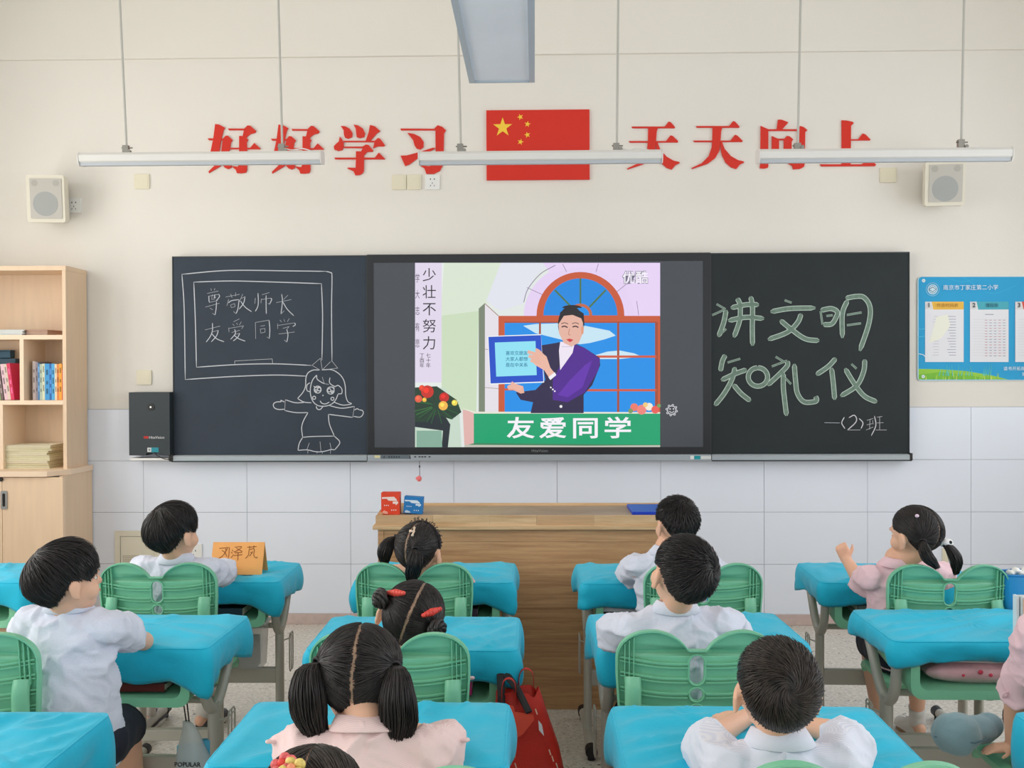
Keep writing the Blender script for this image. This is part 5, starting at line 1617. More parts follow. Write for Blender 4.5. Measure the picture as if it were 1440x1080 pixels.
def unit(a): return a / np.maximum(1e-9, np.linalg.norm(a, axis=-1, keepdims=True))


class HeadFrame:
    def __init__(self, c, yaw, pitch, roll, s):
        self.s = s
        self.R = (Matrix.Rotation(math.radians(yaw), 3, 'Z') @ Matrix.Rotation(math.radians(roll), 3, 'Y') @ Matrix.Rotation(math.radians(-pitch), 3, 'X'))
        self.Rn = np.array(self.R); self.c = np.array(c)
        self.cc = np.array((0, -0.008, 0.016)) * s                # cranium centre
        self.rad = np.array((0.0735, 0.089, 0.084)) * s
    def w(self, p):
        return Vector(self.c + self.Rn @ np.array(p))
    def warr(self, a):
        return self.c + a @ self.Rn.T


def tubes(pts, rad, normal_c, wide=1.5, flat=0.7):
    """vectorised three-sided strands; pts (N,S,3), rad (N,S)"""
    N, S, _ = pts.shape
    t = unit(np.gradient(pts, axis=1))
    n = unit(pts - normal_c)
    b = unit(np.cross(t, n)); n = np.cross(b, t)
    vs = []
    for k in range(3):
        a = 2 * PI * k / 3 + PI / 2
        vs.append(pts + (b * math.cos(a) * wide + n * math.sin(a) * flat) * rad[..., None])
    V = np.stack(vs, axis=2).reshape(-1, 3)                       # N,S,3verts
    base = (np.arange(N)[:, None] * S + np.arange(S - 1)[None, :]).reshape(-1) * 3
    q = []
    for k in range(3):
        k2 = (k + 1) % 3
        q.append(np.stack([base + k, base + k2, base + k2 + 3, base + k + 3], axis=1))
    return V, np.concatenate(q)


def np_mesh(name, parts):
    Vs = []; Fs = []; o = 0
    for V, F in parts:
        Vs.append(V); Fs.append(F + o); o += len(V)
    V = np.concatenate(Vs); F = np.concatenate(Fs)
    me = bpy.data.meshes.new(name)
    me.vertices.add(len(V)); me.vertices.foreach_set('co', V.astype(np.float32).ravel())
    me.loops.add(len(F) * 4); me.loops.foreach_set('vertex_index', F.astype(np.int32).ravel())
    me.polygons.add(len(F)); me.polygons.foreach_set('loop_start', np.arange(0, len(F) * 4, 4, dtype=np.int32))
    me.update(calc_edges=True)
    me.shade_smooth()
    return me


def cap_mesh(H, style, lift, part=None, n=64, seed=0, bumps=0.0):
    """closed shell of the hair mass; part(d)->bool marks the parting left bare"""
    m = n // 2
    th = np.linspace(0.02, PI - 0.02, m); ph = np.linspace(0, 2 * PI, n, endpoint=False)
    T, Pp = np.meshgrid(th, ph, indexing='ij')
    d = np.stack([np.sin(T) * np.cos(Pp), np.sin(T) * np.sin(Pp), np.cos(T)], -1).reshape(-1, 3)
    z0 = zmin_of(d, style)
    m_ = d[:, 2] - z0
    hh = lift * np.clip(m_ / 0.25, 0.0, 1) ** 0.6 - 0.004 * (m_ < 0)
    p = H.cc + d * (H.rad + hh[:, None] * H.s)
    p = H.warr(p)
    idx = np.arange(m * n).reshape(m, n)
    a = idx[:-1].reshape(-1); b = idx[1:].reshape(-1); c = np.roll(idx, -1, 1)[1:].reshape(-1); e = np.roll(idx, -1, 1)[:-1].reshape(-1)
    F = np.stack([a, b, c, e], 1)
    ok = m_ > -0.06
    if part is not None: ok = ok & ~part(d)
    F = F[ok[F].all(1)]
    return p, F


def strands_on_head(H, style, N, field, L, lift0, lift1, S=9, r=0.0011, roots=None, seed=0, clamp=True, stop=None, jitter=0.12, reject=None, near=None):
    g = np.random.default_rng(seed)
    if roots is None:
        d = unit(g.normal(size=(N * 3, 3)))
        d = d[d[:, 2] > zmin_of(d, style) + 0.02]
        if reject is not None: d = d[~reject(d)]
        if near is not None:
            w_ = unit(np.array([near], float)); dn = unit(w_ + g.normal(size=(N // 5, 3)) * 0.16)
            d = np.concatenate([dn, d])
        d = d[:N]
    else: d = roots
    N = len(d)
    Ln = L * (0.75 + 0.5 * g.random(N)) if not callable(L) else L(d, g)
    ds = (Ln / (S - 1)) / 0.085
    jit = g.normal(size=(N, 3)) * jitter
    lf = g.random(N)
    pos = []
    zoff = g.random(N) * 0.06
    alive = np.ones(N, bool)
    run = np.zeros(N)
    for i in range(S):
        u = i / (S - 1)
        h = (lift0 + (lift1 - lift0) * u ** 1.2) * (0.35 + 0.65 * lf) * H.s
        h = h * (0.45 + 0.55 * np.clip((d[:, 2] - zmin_of(d, style)) / 0.45, 0, 1))
        pos.append(H.cc + d * (H.rad + h[:, None]))
        t = field(d) + jit
        t = t - d * np.sum(t * d, 1, keepdims=True)
        t = unit(t)
        d2 = unit(d + t * ds[:, None])
        if clamp: alive = alive & (d2[:, 2] > zmin_of(d2, style) - zoff)
        if stop is not None: alive = alive & stop(d2)
        d = np.where(alive[:, None], d2, unit(d + t * ds[:, None] * 0.12))
    P_ = np.stack(pos, 1)
    rr = np.ones((N, S)) * r * H.s * (0.8 + 0.4 * g.random((N, 1)))
    rr[:, -1] *= 0.25; rr[:, -2] *= 0.7; rr[:, 0] *= 0.6
    W = H.warr(P_.reshape(-1, 3)).reshape(N, S, 3)
    return tubes(W, rr, H.warr(H.cc[None])[0])


def whorl_field(w, swirl=0.35, down=0.25):
    w = np.array(w, float); w = w / np.linalg.norm(w)
    def f(d):
        away = d * (d @ w)[:, None] - w
        away = unit(away)
        return away + swirl * np.cross(d, away) * np.exp(-2.2 * (1 - d @ w))[:, None] * 2 + np.array((0, 0, -down))
    return f


def bundle(path, spread, N, r=0.0011, seed=0, S=12, wav=0.004, cc=None):
    """a lock of hair: strands along a curve; spread: radius along the way"""
    g = np.random.default_rng(seed)
    path = np.array(smooth_line([tuple(p) for p in path], 6))
    L = np.concatenate([[0], np.cumsum(np.linalg.norm(np.diff(path, axis=0), axis=1))]); L /= L[-1]
    ang = g.random(N) * 2 * PI; rd = np.sqrt(g.random(N))
    end = 0.78 + 0.24 * g.random(N) ** 0.7
    ph = g.random((N, 2)) * 6.28; fr = 0.6 + g.random(N)
    P_ = np.zeros((N, S, 3))
    u = np.linspace(0, 1, S)
    uu = u[None] * end[:, None]
    for k in range(3): P_[..., k] = np.interp(uu, L, path[:, k])
    t = path[-1] - path[0]; t /= np.linalg.norm(t)
    a = np.cross(t, (0, 1, 0.3)); a /= np.linalg.norm(a); b = np.cross(t, a)
    sp = np.interp(uu, np.linspace(0, 1, len(spread)), spread)
    off = (np.cos(ang) * rd)[:, None, None] * a + (np.sin(ang) * rd)[:, None, None] * b
    P_ += off * sp[..., None]
    P_ += (a * np.sin(uu * 5 * fr[:, None] + ph[:, :1])[..., None] + b * np.sin(uu * 4 * fr[:, None] + ph[:, 1:])[..., None]) * wav * uu[..., None]
    rr = np.ones((N, S)) * r; rr[:, -1] *= 0.2; rr[:, -2] *= 0.7
    return tubes(P_, rr, cc if cc is not None else path[len(path) // 2] + np.array((0, 0.05, 0.001)), wide=1.3, flat=1.0)


def add_hand(mb, wrist, d, n, s=1.0, side=1, curl=0.35, spread=0.12):
    """palm + four unequal fingers + thumb. d: direction, n: back-of-hand normal, side: +1 thumb towards cross(d,n)"""
    d = Vector(d).normalized(); n = Vector(n); n = (n - d * n.dot(d)).normalized(); x = d.cross(n).normalized() * side
    w = Vector(wrist)
    # palm
    for off, r0, r1 in ((-0.018, 0.012, 0.011), (-0.006, 0.013, 0.0115), (0.007, 0.013, 0.0115), (0.018, 0.012, 0.011)):
        mb.capsule(w + x * off * 0.7 * s, w + d * 0.052 * s + x * off * s, r0 * s, r1 * s, 10, 3)
    lens = (0.044, 0.050, 0.046, 0.036)
    for i, off in enumerate((0.021, 0.007, -0.007, -0.020)):
        base = w + d * 0.050 * s + x * off * s
        fd = (d + x * (off * spread / 0.02)).normalized()
        L_ = lens[i] * s
        c1 = curl * (0.8 + 0.15 * i)
        d1 = (fd * math.cos(c1 * 0.8) - n * math.sin(c1 * 0.8)).normalized()
        d2 = (fd * math.cos(c1 * 2.0) - n * math.sin(c1 * 2.0)).normalized()
        d3 = (fd * math.cos(c1 * 3.1) - n * math.sin(c1 * 3.1)).normalized()
        p1 = base + d1 * L_ * 0.45; p2 = p1 + d2 * L_ * 0.32; p3 = p2 + d3 * L_ * 0.23
        mb.capsule(base, p1, 0.0072 * s, 0.0066 * s, 8, 3); mb.capsule(p1, p2, 0.0066 * s, 0.006 * s, 8, 3); mb.capsule(p2, p3, 0.006 * s, 0.0054 * s, 8, 3)
    tb = w + d * 0.014 * s + x * 0.020 * s
    td1 = (d * 0.62 + x * 0.75 - n * 0.2).normalized(); td2 = (d * 0.9 + x * 0.3 - n * 0.3).normalized()
    mb.capsule(tb, tb + td1 * 0.028 * s, 0.0095 * s, 0.0078 * s, 8, 3); mb.capsule(tb + td1 * 0.028 * s, tb + td1 * 0.028 * s + td2 * 0.022 * s, 0.0076 * s, 0.0062 * s, 8, 3)


def make_person(label, hp, hY, yaw=0, pitch=0, roll=0, hs=0.95, byaw=0, hip=None, shoulder=None, arms=None, legs=None,
                shirt=None, stripe_seam=True, hair=None, voxel=0.005, shoe=(210, 208, 202), lower='shorts', sw=0.110, cuff_bow=False, scale=1.0):
    hc = P(hp[0], hp[1], hY)
    H = HeadFrame(hc, yaw, pitch, roll, hs)
    bR = Matrix.Rotation(math.radians(byaw), 3, 'Z')
    if shoulder is None: sc = hc + Vector((0, -0.03, -0.158))
    else: sc = P(shoulder[0], shoulder[1], shoulder[2])
    if hip is None: hp_ = Vector((sc.x, sc.y - 0.06, 0.455))
    else: hp_ = Vector(hip)
    t = thing('person', (hp_.x, hp_.y, 0), 0, label, 'person')
    S_ = scale
    xax = bR @ Vector((1, 0, 0)); yax = bR @ Vector((0, 1, 0))
    up = (sc - hp_).normalized()
    yb = (yax - up * yax.dot(up)).normalized()
    sh = {s: sc + xax * (s * sw) - up * 0.034 for s in (-1, 1)}
    hj = {s: hp_ + xax * (s * 0.062) for s in (-1, 1)}
    arms = arms or {}
    pose = {}
    for s in (-1, 1):
        a = arms.get(s)
        if a is None:                                   # forearm lying on the desk top
            el = sh[s] + xax * (s * 0.05) + yax * 0.12 + Vector((0, 0, -0.13)); el.z = max(el.z, ZD + 0.035)
            wr = el + yax * 0.12 - xax * (s * 0.13); wr.z = ZD + 0.032
            a = dict(el=el, wr=wr, hd=(wr - el), hn=(0, 0, 1))
        pose[s] = a
    body = MB()
    # head
    R3 = H.R; R4 = R3.to_4x4()
    E = lambda c, rx, ry, rz, M=None: body.ellipsoid(H.w(np.array(c) * hs), rx * hs, ry * hs, rz * hs, 24, 16, 0, (R3 @ M) if M is not None else R3)
    E((0, -0.008, 0.016), 0.0735, 0.089, 0.084)
    E((0, 0.018, -0.022), 0.060, 0.064, 0.062)
    E((0, 0.032, -0.052), 0.045, 0.048, 0.042)
    E((0, 0.050, -0.070), 0.026, 0.028, 0.024)          # chin
    for s in (-1, 1):
        E((s * 0.034, 0.050, -0.034), 0.026, 0.026, 0.028)   # cheek
        E((s * 0.030, 0.074, 0.012), 0.016, 0.009, 0.006)    # brow
        Me = Matrix.Rotation(math.radians(s * 18), 3, 'Z') @ Matrix.Rotation(math.radians(-10), 3, 'X')
        E((s * 0.078, -0.002, -0.016), 0.008, 0.0175, 0.030, Me)   # ear
        E((s * 0.082, -0.012, -0.008), 0.007, 0.010, 0.020, Me)
        E((s * 0.078, 0.004, -0.038), 0.006, 0.008, 0.010, Me)
    body.capsule(H.w(np.array((0, 0.078, 0.0)) * hs), H.w(np.array((0, 0.091, -0.022)) * hs), 0.007 * hs, 0.0095 * hs, 10, 4)
    E((0, 0.080, -0.045), 0.017, 0.010, 0.008); E((0, 0.078, -0.054), 0.014, 0.010, 0.007)
    # neck and trunk
    nb = sc + up * 0.012
    hb = H.w(np.array((0, -0.012, -0.055)) * hs)
    body.capsule(nb, hb, 0.040, 0.038, 18, 4)
    body.capsule(nb - up * 0.02, nb + up * 0.02, 0.052, 0.040, 18, 4)
    body.capsule(hp_ + up * 0.03, sc - up * 0.08, 0.075, 0.080, 20, 5)
    for s in (-1, 1):
        body.capsule(nb - up * 0.02, sh[s] - up * 0.012, 0.034, 0.034, 14, 4)
        a = pose[s]; el = Vector(a['el']); wr = Vector(a['wr'])
        body.capsule(sh[s] - up * 0.01, el, 0.034, 0.0275, 14, 4)
        body.capsule(el, el + (wr - el) * 0.35, 0.0275, 0.0275, 14, 4); body.capsule(el + (wr - el) * 0.35, wr, 0.0275, 0.0185, 14, 4)
        th = dict(curl=0.3); th.update(a.get('hand', {}))
        add_hand(body, wr, a['hd'], a['hn'], 0.86, s * a.get('flip', 1) * -1, **th)
    # legs
    feet = {}
    for s in (-1, 1):
        kn, an = (legs or {}).get(s, (None, None))
        if kn is None: kn = hj[s] + yax * 0.27 + xax * (s * 0.03); kn.z = 0.43
        if an is None: an = kn + yax * 0.06; an.z = 0.085
        kn = Vector(kn); an = Vector(an); feet[s] = (kn, an)
        body.capsule(hj[s], kn, 0.062, 0.044, 16, 4)
        body.capsule(kn, kn + (an - kn) * 0.35, 0.043, 0.041, 14, 4); body.capsule(kn + (an - kn) * 0.35, an, 0.041, 0.025, 14, 4)
        fd = (yax * 1.0 + xax * s * 0.15).normalized()
        body.capsule(an + Vector((0, 0, -0.04)) - fd * 0.02, an + Vector((0, 0, -0.055)) + fd * 0.09, 0.024, 0.02, 12, 4)
        body.capsule(an, an + Vector((0, 0, -0.04)), 0.026, 0.026, 12, 4)
    me = remesh(body, voxel, 4, 0.5)
    me.materials.append(M_skin); me.name = 'body'
    link_mesh('body', me, t, smooth='full', local=False)
    # face parts
    for s in (-1, 1):
        eb = MB(); p = H.w(np.array((s * 0.029, 0.0665, -0.004)) * hs); eb.ellipsoid(p, 0.0112 * hs, 0.0070 * hs, 0.0058 * hs, 16, 10, 0, R3)
        e_ = eb.build('eye', M_eyew, t, smooth='full', local=False)
        ib = MB(); p = H.w(np.array((s * 0.029, 0.0717, -0.004)) * hs); ib.ellipsoid(p, 0.0062 * hs, 0.0030 * hs, 0.0058 * hs, 14, 8, 0, R3)
        ib.build('iris', M_iris, e_, smooth='full', local=False)
        wb = MB(); wb.tube([H.w(np.array((s * (0.018 + 0.024 * u), 0.0825 - 0.008 * u * u, 0.012 + 0.004 * math.sin(u * PI))) * hs) for u in (0, .25, .5, .75, 1)], [0.001, 0.0022, 0.0022, 0.0018, 0.0006], 6, flat=0.6)
        wb.build('eyebrow', M_hair, t, local=False)
    lb = MB(); lb.tube([H.w(np.array((x, 0.0885 - abs(x) * 0.25, -0.0475 + abs(x) * 0.1)) * hs) for x in (-0.016, -0.008, 0, 0.008, 0.016)], [0.001, 0.003, 0.0036, 0.003, 0.001], 8)
    lb.build('lips', M_lip, t, smooth='full', local=False)
    # shirt
    g = MB()
    def ring(c, a, b, n=28): return [c + xax * (a * math.cos(2 * PI * k / n)) + yb * (b * math.sin(2 * PI * k / n)) for k in range(n)]
    Lt = (sc - hp_).length
    prof = [(-0.055, 0.100, 0.078), (-0.05, 0.135, 0.105), (0.02, 0.132, 0.103), (0.10, 0.124, 0.097), (Lt * 0.55, 0.126, 0.096), (Lt - 0.10, 0.126, 0.092), (Lt - 0.055, 0.112, 0.082), (Lt - 0.02, 0.080, 0.062), (Lt + 0.012, 0.054, 0.050), (Lt + 0.022, 0.045, 0.043)]
    g.loft([ring(hp_ + up * z - yb * 0.004, a, b) for z, a, b in prof])
    for s in (-1, 1):
        a = pose[s]; el = Vector(a['el'])
        fr = a.get('sleeve', 0.72)
        end = sh[s] + (el - sh[s]) * fr
        g.capsule(nb - up * 0.028 + xax * s * 0.02, sh[s] - up * 0.002, 0.036, 0.042, 18, 5)
        dd = (end - sh[s]).normalized()
        # sleeve: a slightly flared, flat-ended tube
        pts = [sh[s] - dd * 0.03, sh[s], sh[s] + (end - sh[s]) * 0.5, end - dd * 0.02, end]
        g.tube(pts, [0.030, 0.043, 0.047, 0.051, 0.052], 20)
        g.tube([end - dd * 0.022, end], [0.0535, 0.0545], 20)
    me = remesh(g, 0.0058, 3, 0.5)
    co = get_co(me); no = get_no(me)
    sd = (hash_s(label) % 100)
    hpv = np.array(hp_); upv = np.array(up); xv = np.array(xax); yv = np.array(yb)
    disp = np.empty(len(co))
    for i in range(len(co)):
        q = co[i] - hpv
        zz = float(q @ upv); xx = float(q @ xv); yy = float(q @ yv)
        side = min(1.0, abs(xx) / 0.12)
        n1 = noise.noise(Vector((xx * 9 + zz * 5 * (1 if xx > 0 else -1) + sd, yy * 7, zz * 13)))
        n2 = noise.noise(Vector((xx * 22 + sd, yy * 18 + 5, zz * 30 + xx * 14)))
        r1 = (1 - abs(n1)) ** 4
        dv = 0.0135 * (r1 - 0.45) + 0.0035 * n2 + 0.004 * (1 - abs(n2)) ** 6
        if abs(zz - (Lt - 0.085)) < 0.003 and yy < 0 and abs(xx) < 0.12: dv -= 0.0022      # yoke seam
        if abs(xx) < 0.0045 and yy < 0 and zz < Lt - 0.085: dv -= 0.003 * (1 if xx > -0.001 else -1)
        disp[i] = dv
    co = co + no * disp[:, None]
    me.vertices.foreach_set('co', co.ravel()); me.update()
    me.materials.append(shirt); me.name = 'shirt'
    sh_o = link_mesh('shirt', me, t, smooth='full', local=False)
    # collar
    nk = (hb - nb).normalized() * 0.5 + up * 0.5; nk.normalize()
    cx_ = nb + up * 0.004
    def nring(z, r, dy=0.0, n=36, dip=0.0):
        out_ = []
        for k in range(n):
            an = 2 * PI * k / n
            out_.append(cx_ + xax * (r * math.cos(an)) + yb * (r * 0.94 * math.sin(an) + dy) + nk * (z + dip * max(0, math.sin(an))))
        return out_
    cb_ = MB(); cb_.loft([nring(-0.012, 0.047), nring(0.018, 0.045, 0.002, dip=-0.012), nring(0.027, 0.046, 0.002, dip=-0.016), nring(0.026, 0.050, 0.001, dip=-0.016), nring(0.012, 0.058, -0.001, dip=-0.014), nring(-0.006, 0.067, -0.003, dip=-0.012), nring(-0.009, 0.065, -0.003, dip=-0.012), nring(0.008, 0.056, -0.001, dip=-0.014)], caps=False)
    cb_.build('collar', shirt, sh_o, smooth='full', local=False, fix=True)
    for s in (-1, 1):
        a = pose[s]; el = Vector(a['el']); fr = a.get('sleeve', 0.72); end = sh[s] + (el - sh[s]) * fr; dd = (end - sh[s]).normalized()
        if cuff_bow:
            bw = MB(); o = end + xax * s * 0.052 * (1 - abs(dd.dot(xax))) + Vector((0, 0, 0.05)) * abs(dd.dot(xax)) - yb * 0.02 - dd * 0.012
            for q in (-1, 1):
                bw.tube(smooth_line([tuple(o), tuple(o + dd * 0.014 + xax * q * 0.016 - yb * 0.006), tuple(o - dd * 0.004 + xax * q * 0.022 - yb * 0.008), tuple(o)], 4), 0.0035, 6)
                bw.tube([o, o + dd * 0.026 + xax * q * 0.010], 0.003, 6)
            bw.build('bow', shirt, sh_o, smooth=True, local=False)
    # lower garment
    lg = MB()
    lg.capsule(hp_ - xax * 0.05 - yax * 0.01, hp_ + xax * 0.05 - yax * 0.01, 0.092, 0.092, 18, 5)
    for s in (-1, 1):
        kn, an = feet[s]; e_ = hj[s] + (kn - hj[s]) * 0.92
        lg.capsule(hj[s], e_, 0.084, 0.062 if lower == 'shorts' else 0.070, 18, 5)
        dk = (kn - hj[s]).normalized()
        lg.tube([e_ - dk * 0.05, kn - dk * 0.005], [0.062, 0.064], 18)
    me = remesh(lg, 0.007, 3, 0.5); co = get_co(me); no = get_no(me)
    dv = np.array([noise.noise(Vector(c) * 14) * 0.006 for c in co]); co = co + no * dv[:, None]
    co[:, 2] = np.maximum(co[:, 2], 0.388 * (np.abs(co[:, 1] - hp_.y) < 0.2) + 0.0)
    me.vertices.foreach_set('co', co.ravel()); me.update()
    me.materials.append(M_navy); me.name = lower
    link_mesh(lower, me, t, smooth='full', local=False)
    # socks and shoes
    shm = mat('shoe_upper', shoe, 0.6, bump=0.2, bscale=200); som = mat('shoe_sole', (226, 224, 216) if sum(shoe) < 500 else (150, 120, 90), 0.7)
    for s in (-1, 1):
        kn, an = feet[s]; up_l = (kn - an).normalized()
        MB().tube([an - Vector((0, 0, 0.03)), an, an + up_l * 0.03, an + up_l * 0.055], [0.031, 0.030, 0.031, 0.0335], 14).build('sock', M_sock, t, smooth='full', local=False)
        fd = (yax * 1.0 + xax * s * 0.15).normalized()
        sb = MB(); z0 = an.z - 0.083
        hl = Vector((an.x, an.y, z0)) - fd * 0.022; xs = fd.cross(Vector((0, 0, 1)))
        rings = []
        for u, w_, h_ in ((0, 0.022, 0.055), (0.08, 0.029, 0.066), (0.25, 0.031, 0.070), (0.42, 0.031, 0.058), (0.6, 0.034, 0.044), (0.8, 0.036, 0.036), (0.94, 0.029, 0.030), (1.0, 0.016, 0.022)):
            c0 = hl + fd * (0.175 * u)
            rings.append([c0 + xs * (w_ * math.cos(k * PI / 8)) + Vector((0, 0, 0.012 + max(0, h_ * math.sin(k * PI / 8)) if k <= 8 else 0.012)) for k in range(16)])
        sb.loft(rings)
        s_o = sb.build('shoe', shm, t, smooth=True, local=False, fix=True)
        rings = []
        for z in (0.0, 0.014):
            rg = []
            for k in range(24):
                an_ = 2 * PI * k / 24; u = 0.5 - 0.5 * math.cos(an_)
                rg.append(hl + fd * (0.18 * u - 0.003) + xs * (0.036 * math.sin(an_) * (0.9 + 0.15 * u)) + Vector((0, 0, z)))
            rings.append(rg)
        kb = MB(); kb.loft(rings); kb.build('sole', som, s_o, local=False, fix=True)
        lc = MB()
        for q in range(3):
            c0 = hl + fd * (0.06 + 0.022 * q) + Vector((0, 0, 0.076 - 0.011 * q)); lc.tube([c0 - xs * 0.017, c0 + xs * 0.017], 0.0022, 6)
        lc.build('laces', M_sock, s_o, local=False)
    if hair: hair(H, t)
    return t, H


def hash_s(s): return sum(ord(c) * (i + 1) for i, c in enumerate(s))


def boy_hair(style='short', whorl=(0.1, -0.62, 0.78), N=2600, L=0.03, lift=(0.002, 0.010), cap=0.004, m=None, seed=1, r=0.0010, swirl=0.4, down=0.1):
    def f(H, t):
        parts = [cap_mesh(H, style, cap)]
        parts.append(strands_on_head(H, style, N, whorl_field(whorl, swirl, down), L, lift[0] + cap, lift[1] + cap, seed=seed, r=r, S=8, near=whorl))
        # a few loose hairs standing off
        parts.append(strands_on_head(H, style, 90, whorl_field(whorl, swirl, down), L * 1.1, lift[0], lift[1] + cap + 0.007, seed=seed + 5, r=r * 0.6, S=8, jitter=0.5))
        me = np_mesh('hair', parts); me.materials.append(m or M_hair)
        link_mesh('hair', me, t, local=False)
    return f


def girl_hair(ties, tails=None, buns=None, N=2400, m=None, seed=3, part_w=0.03, part_skew=0.0, style='girl', lift=0.009, extra=None, partdir=None):
    """ties: two directions (head frame) where the hair is gathered"""
    T = [np.array(t_, float) / np.linalg.norm(t_) for t_ in ties]
    def px_(d): return d[:, 0] - part_skew * d[:, 2] + 0.012 * np.sin(d[:, 2] * 9 + d[:, 1] * 4)
    def part(d): return (np.abs(px_(d)) < part_w) & (d[:, 1] < 0.75)
    def field(d):
        left = px_(d) < 0
        tgt = np.where(left[:, None], T[0], T[1])
        v = tgt - d
        dist = np.linalg.norm(v, axis=1, keepdims=True)
        return unit(v) + np.array((0, 0, 0.0)) * dist
    def stopf(d):
        left = px_(d) < 0
        tgt = np.where(left[:, None], T[0], T[1])
        return np.linalg.norm(tgt - d, axis=1) > 0.10
    def f(H, t):
        parts = [cap_mesh(H, style, 0.0015, part=lambda d: (np.abs(px_(d)) < part_w + 0.01) & (d[:, 1] < 0.75), n=150)]
        def Ld(d, g):
            left = px_(d) < 0
            tgt = np.where(left[:, None], T[0], T[1])
            return 0.086 * np.linalg.norm(tgt - d, axis=1) * 1.06
        parts.append(strands_on_head(H, style, N, field, Ld, 0.004, lift + 0.002, seed=seed, r=0.0010, S=11, clamp=False, stop=stopf, jitter=0.05, reject=part))
        # dense rows on both sides of the parting
        g = np.random.default_rng(seed + 9)
        ph = g.random(500) * 3.5 - 0.9
        rows = unit(np.stack([np.where(g.random(500) < 0.5, -1, 1) * (part_w + 0.007 + 0.03 * g.random(500)), -np.cos(ph), np.sin(ph)], 1))
        rows[:, 0] += part_skew * rows[:, 2]; rows = unit(rows)
        rows = rows[rows[:, 2] > zmin_of(rows, style)]
        parts.append(strands_on_head(H, style, 500, field, Ld, 0.003, lift, seed=seed + 2, r=0.0009, S=11, clamp=False, stop=stopf, roots=rows, jitter=0.03))
        # short loose hairs at the nape
        parts.append(strands_on_head(H, style, 60, whorl_field((0, -.3, .9), 0, 0.6), 0.05, 0.002, 0.004, seed=seed + 4, r=0.0005, S=8, clamp=False, jitter=0.4,
                                     roots=unit(np.stack([g.normal(size=60) * 0.3, -0.75 + 0.1 * g.random(60), -0.72 + 0.08 * g.random(60)], 1))))
        me = np_mesh('hair', parts); me.materials.append(m or M_hair)
        ho = link_mesh('hair', me, t, local=False)
        # the bare line of the parting
        n_ = 60; V = []; F = []
        for i in range(n_):
            ph_ = -0.95 + (PI * 0.98 + 0.55) * i / (n_ - 1)
            for q in (-1, 1):
                d = np.array([[0.0, -math.cos(ph_), math.sin(ph_)]])
                xo = part_skew * d[0, 2] - 0.012 * math.sin(d[0, 2] * 9 + d[0, 1] * 4) + q * part_w * 1.0
                d = unit(d + np.array([[xo, 0, 0]]))
                V.append(H.warr(H.cc + d * (H.rad + 0.0006))[0])
        V = np.array(V)
        F = np.array([[2 * i, 2 * i + 1, 2 * i + 3, 2 * i + 2] for i in range(n_ - 1)])
        pm_ = np_mesh('parting', [(V, F)]); pm_.materials.append(M_scalp); link_mesh('parting', pm_, ho, local=False)
        base = [H.w(H.cc + T[i] * (H.rad + 0.006)) for i in (0, 1)]
        if tails:
            for i, tl in enumerate(tails):
                pts = [base[i]] + [base[i] + Vector(p) for p in tl['path']]
                b_ = bundle(pts, tl.get('spread', (0.007, 0.02, 0.026, 0.022, 0.008)), tl.get('N', 420), r=0.0011, seed=seed + 20 + i, wav=tl.get('wav', 0.004), cc=H.c)
                tm = np_mesh('pigtail', [b_]); tm.materials.append(m or M_hair); po = link_mesh('pigtail', tm, ho, local=False)
                eb = MB(); d_ = (pts[1] - pts[0]).normalized(); a_ = d_.orthogonal().normalized(); c_ = d_.cross(a_)
                o_ = base[i] + d_ * 0.004
                eb.tube([o_ + a_ * (0.010 * math.cos(k * PI / 8)) + c_ * (0.010 * math.sin(k * PI / 8)) for k in range(16)], 0.0035, 6, closed=True)
                eb.build('hair_tie', mat('hair_tie', tl.get('tie', (30, 26, 30)), 0.6), po, smooth='full', local=False)
        if buns:
            for i, bn in enumerate(buns):
                o_ = base[i] + Vector(bn['off']); g2 = np.random.default_rng(seed + 40 + i)
                mb = MB(); R0 = bn.get('r', 0.022)
                ax = (Vector(bn['off']) if Vector(bn['off']).length > 0 else Vector((1, 0, 0))).normalized()
                a_ = ax.orthogonal().normalized(); c_ = ax.cross(a_)
                for strand in range(3):
                    pts = []
                    for k in range(64):
                        u = k / 63; an = u * 4.6 * PI; rr = R0 * (1 - 0.55 * u)
                        tw = u * 26 + strand * 2.094
                        cen_ = o_ + ax * (R0 * 0.9 * (u - 0.35)) + (a_ * math.cos(an) + c_ * math.sin(an)) * rr
                        rad_ = (a_ * math.cos(an) + c_ * math.sin(an))
                        pts.append(cen_ + (rad_ * math.cos(tw) + ax * math.sin(tw)) * 0.0058)
                    mb.tube(pts, 0.0062, 7)
                mb.ellipsoid(o_, R0 * 0.8, R0 * 0.8, R0 * 0.8, 12, 8)
                bo = mb.build('bun', m or M_hair, ho, smooth='full', local=False)
                if 'up' in bn: pass
        if extra: extra(H, t, ho)
    return f


def X(px, Y): return P(px, 540, Y).x


def PZ(px, Y, z): return Vector((X(px, Y), Y, z))


def lay(px, Y, zoff=0.032): return Vector((X(px, Y), Y, ZD + zoff))


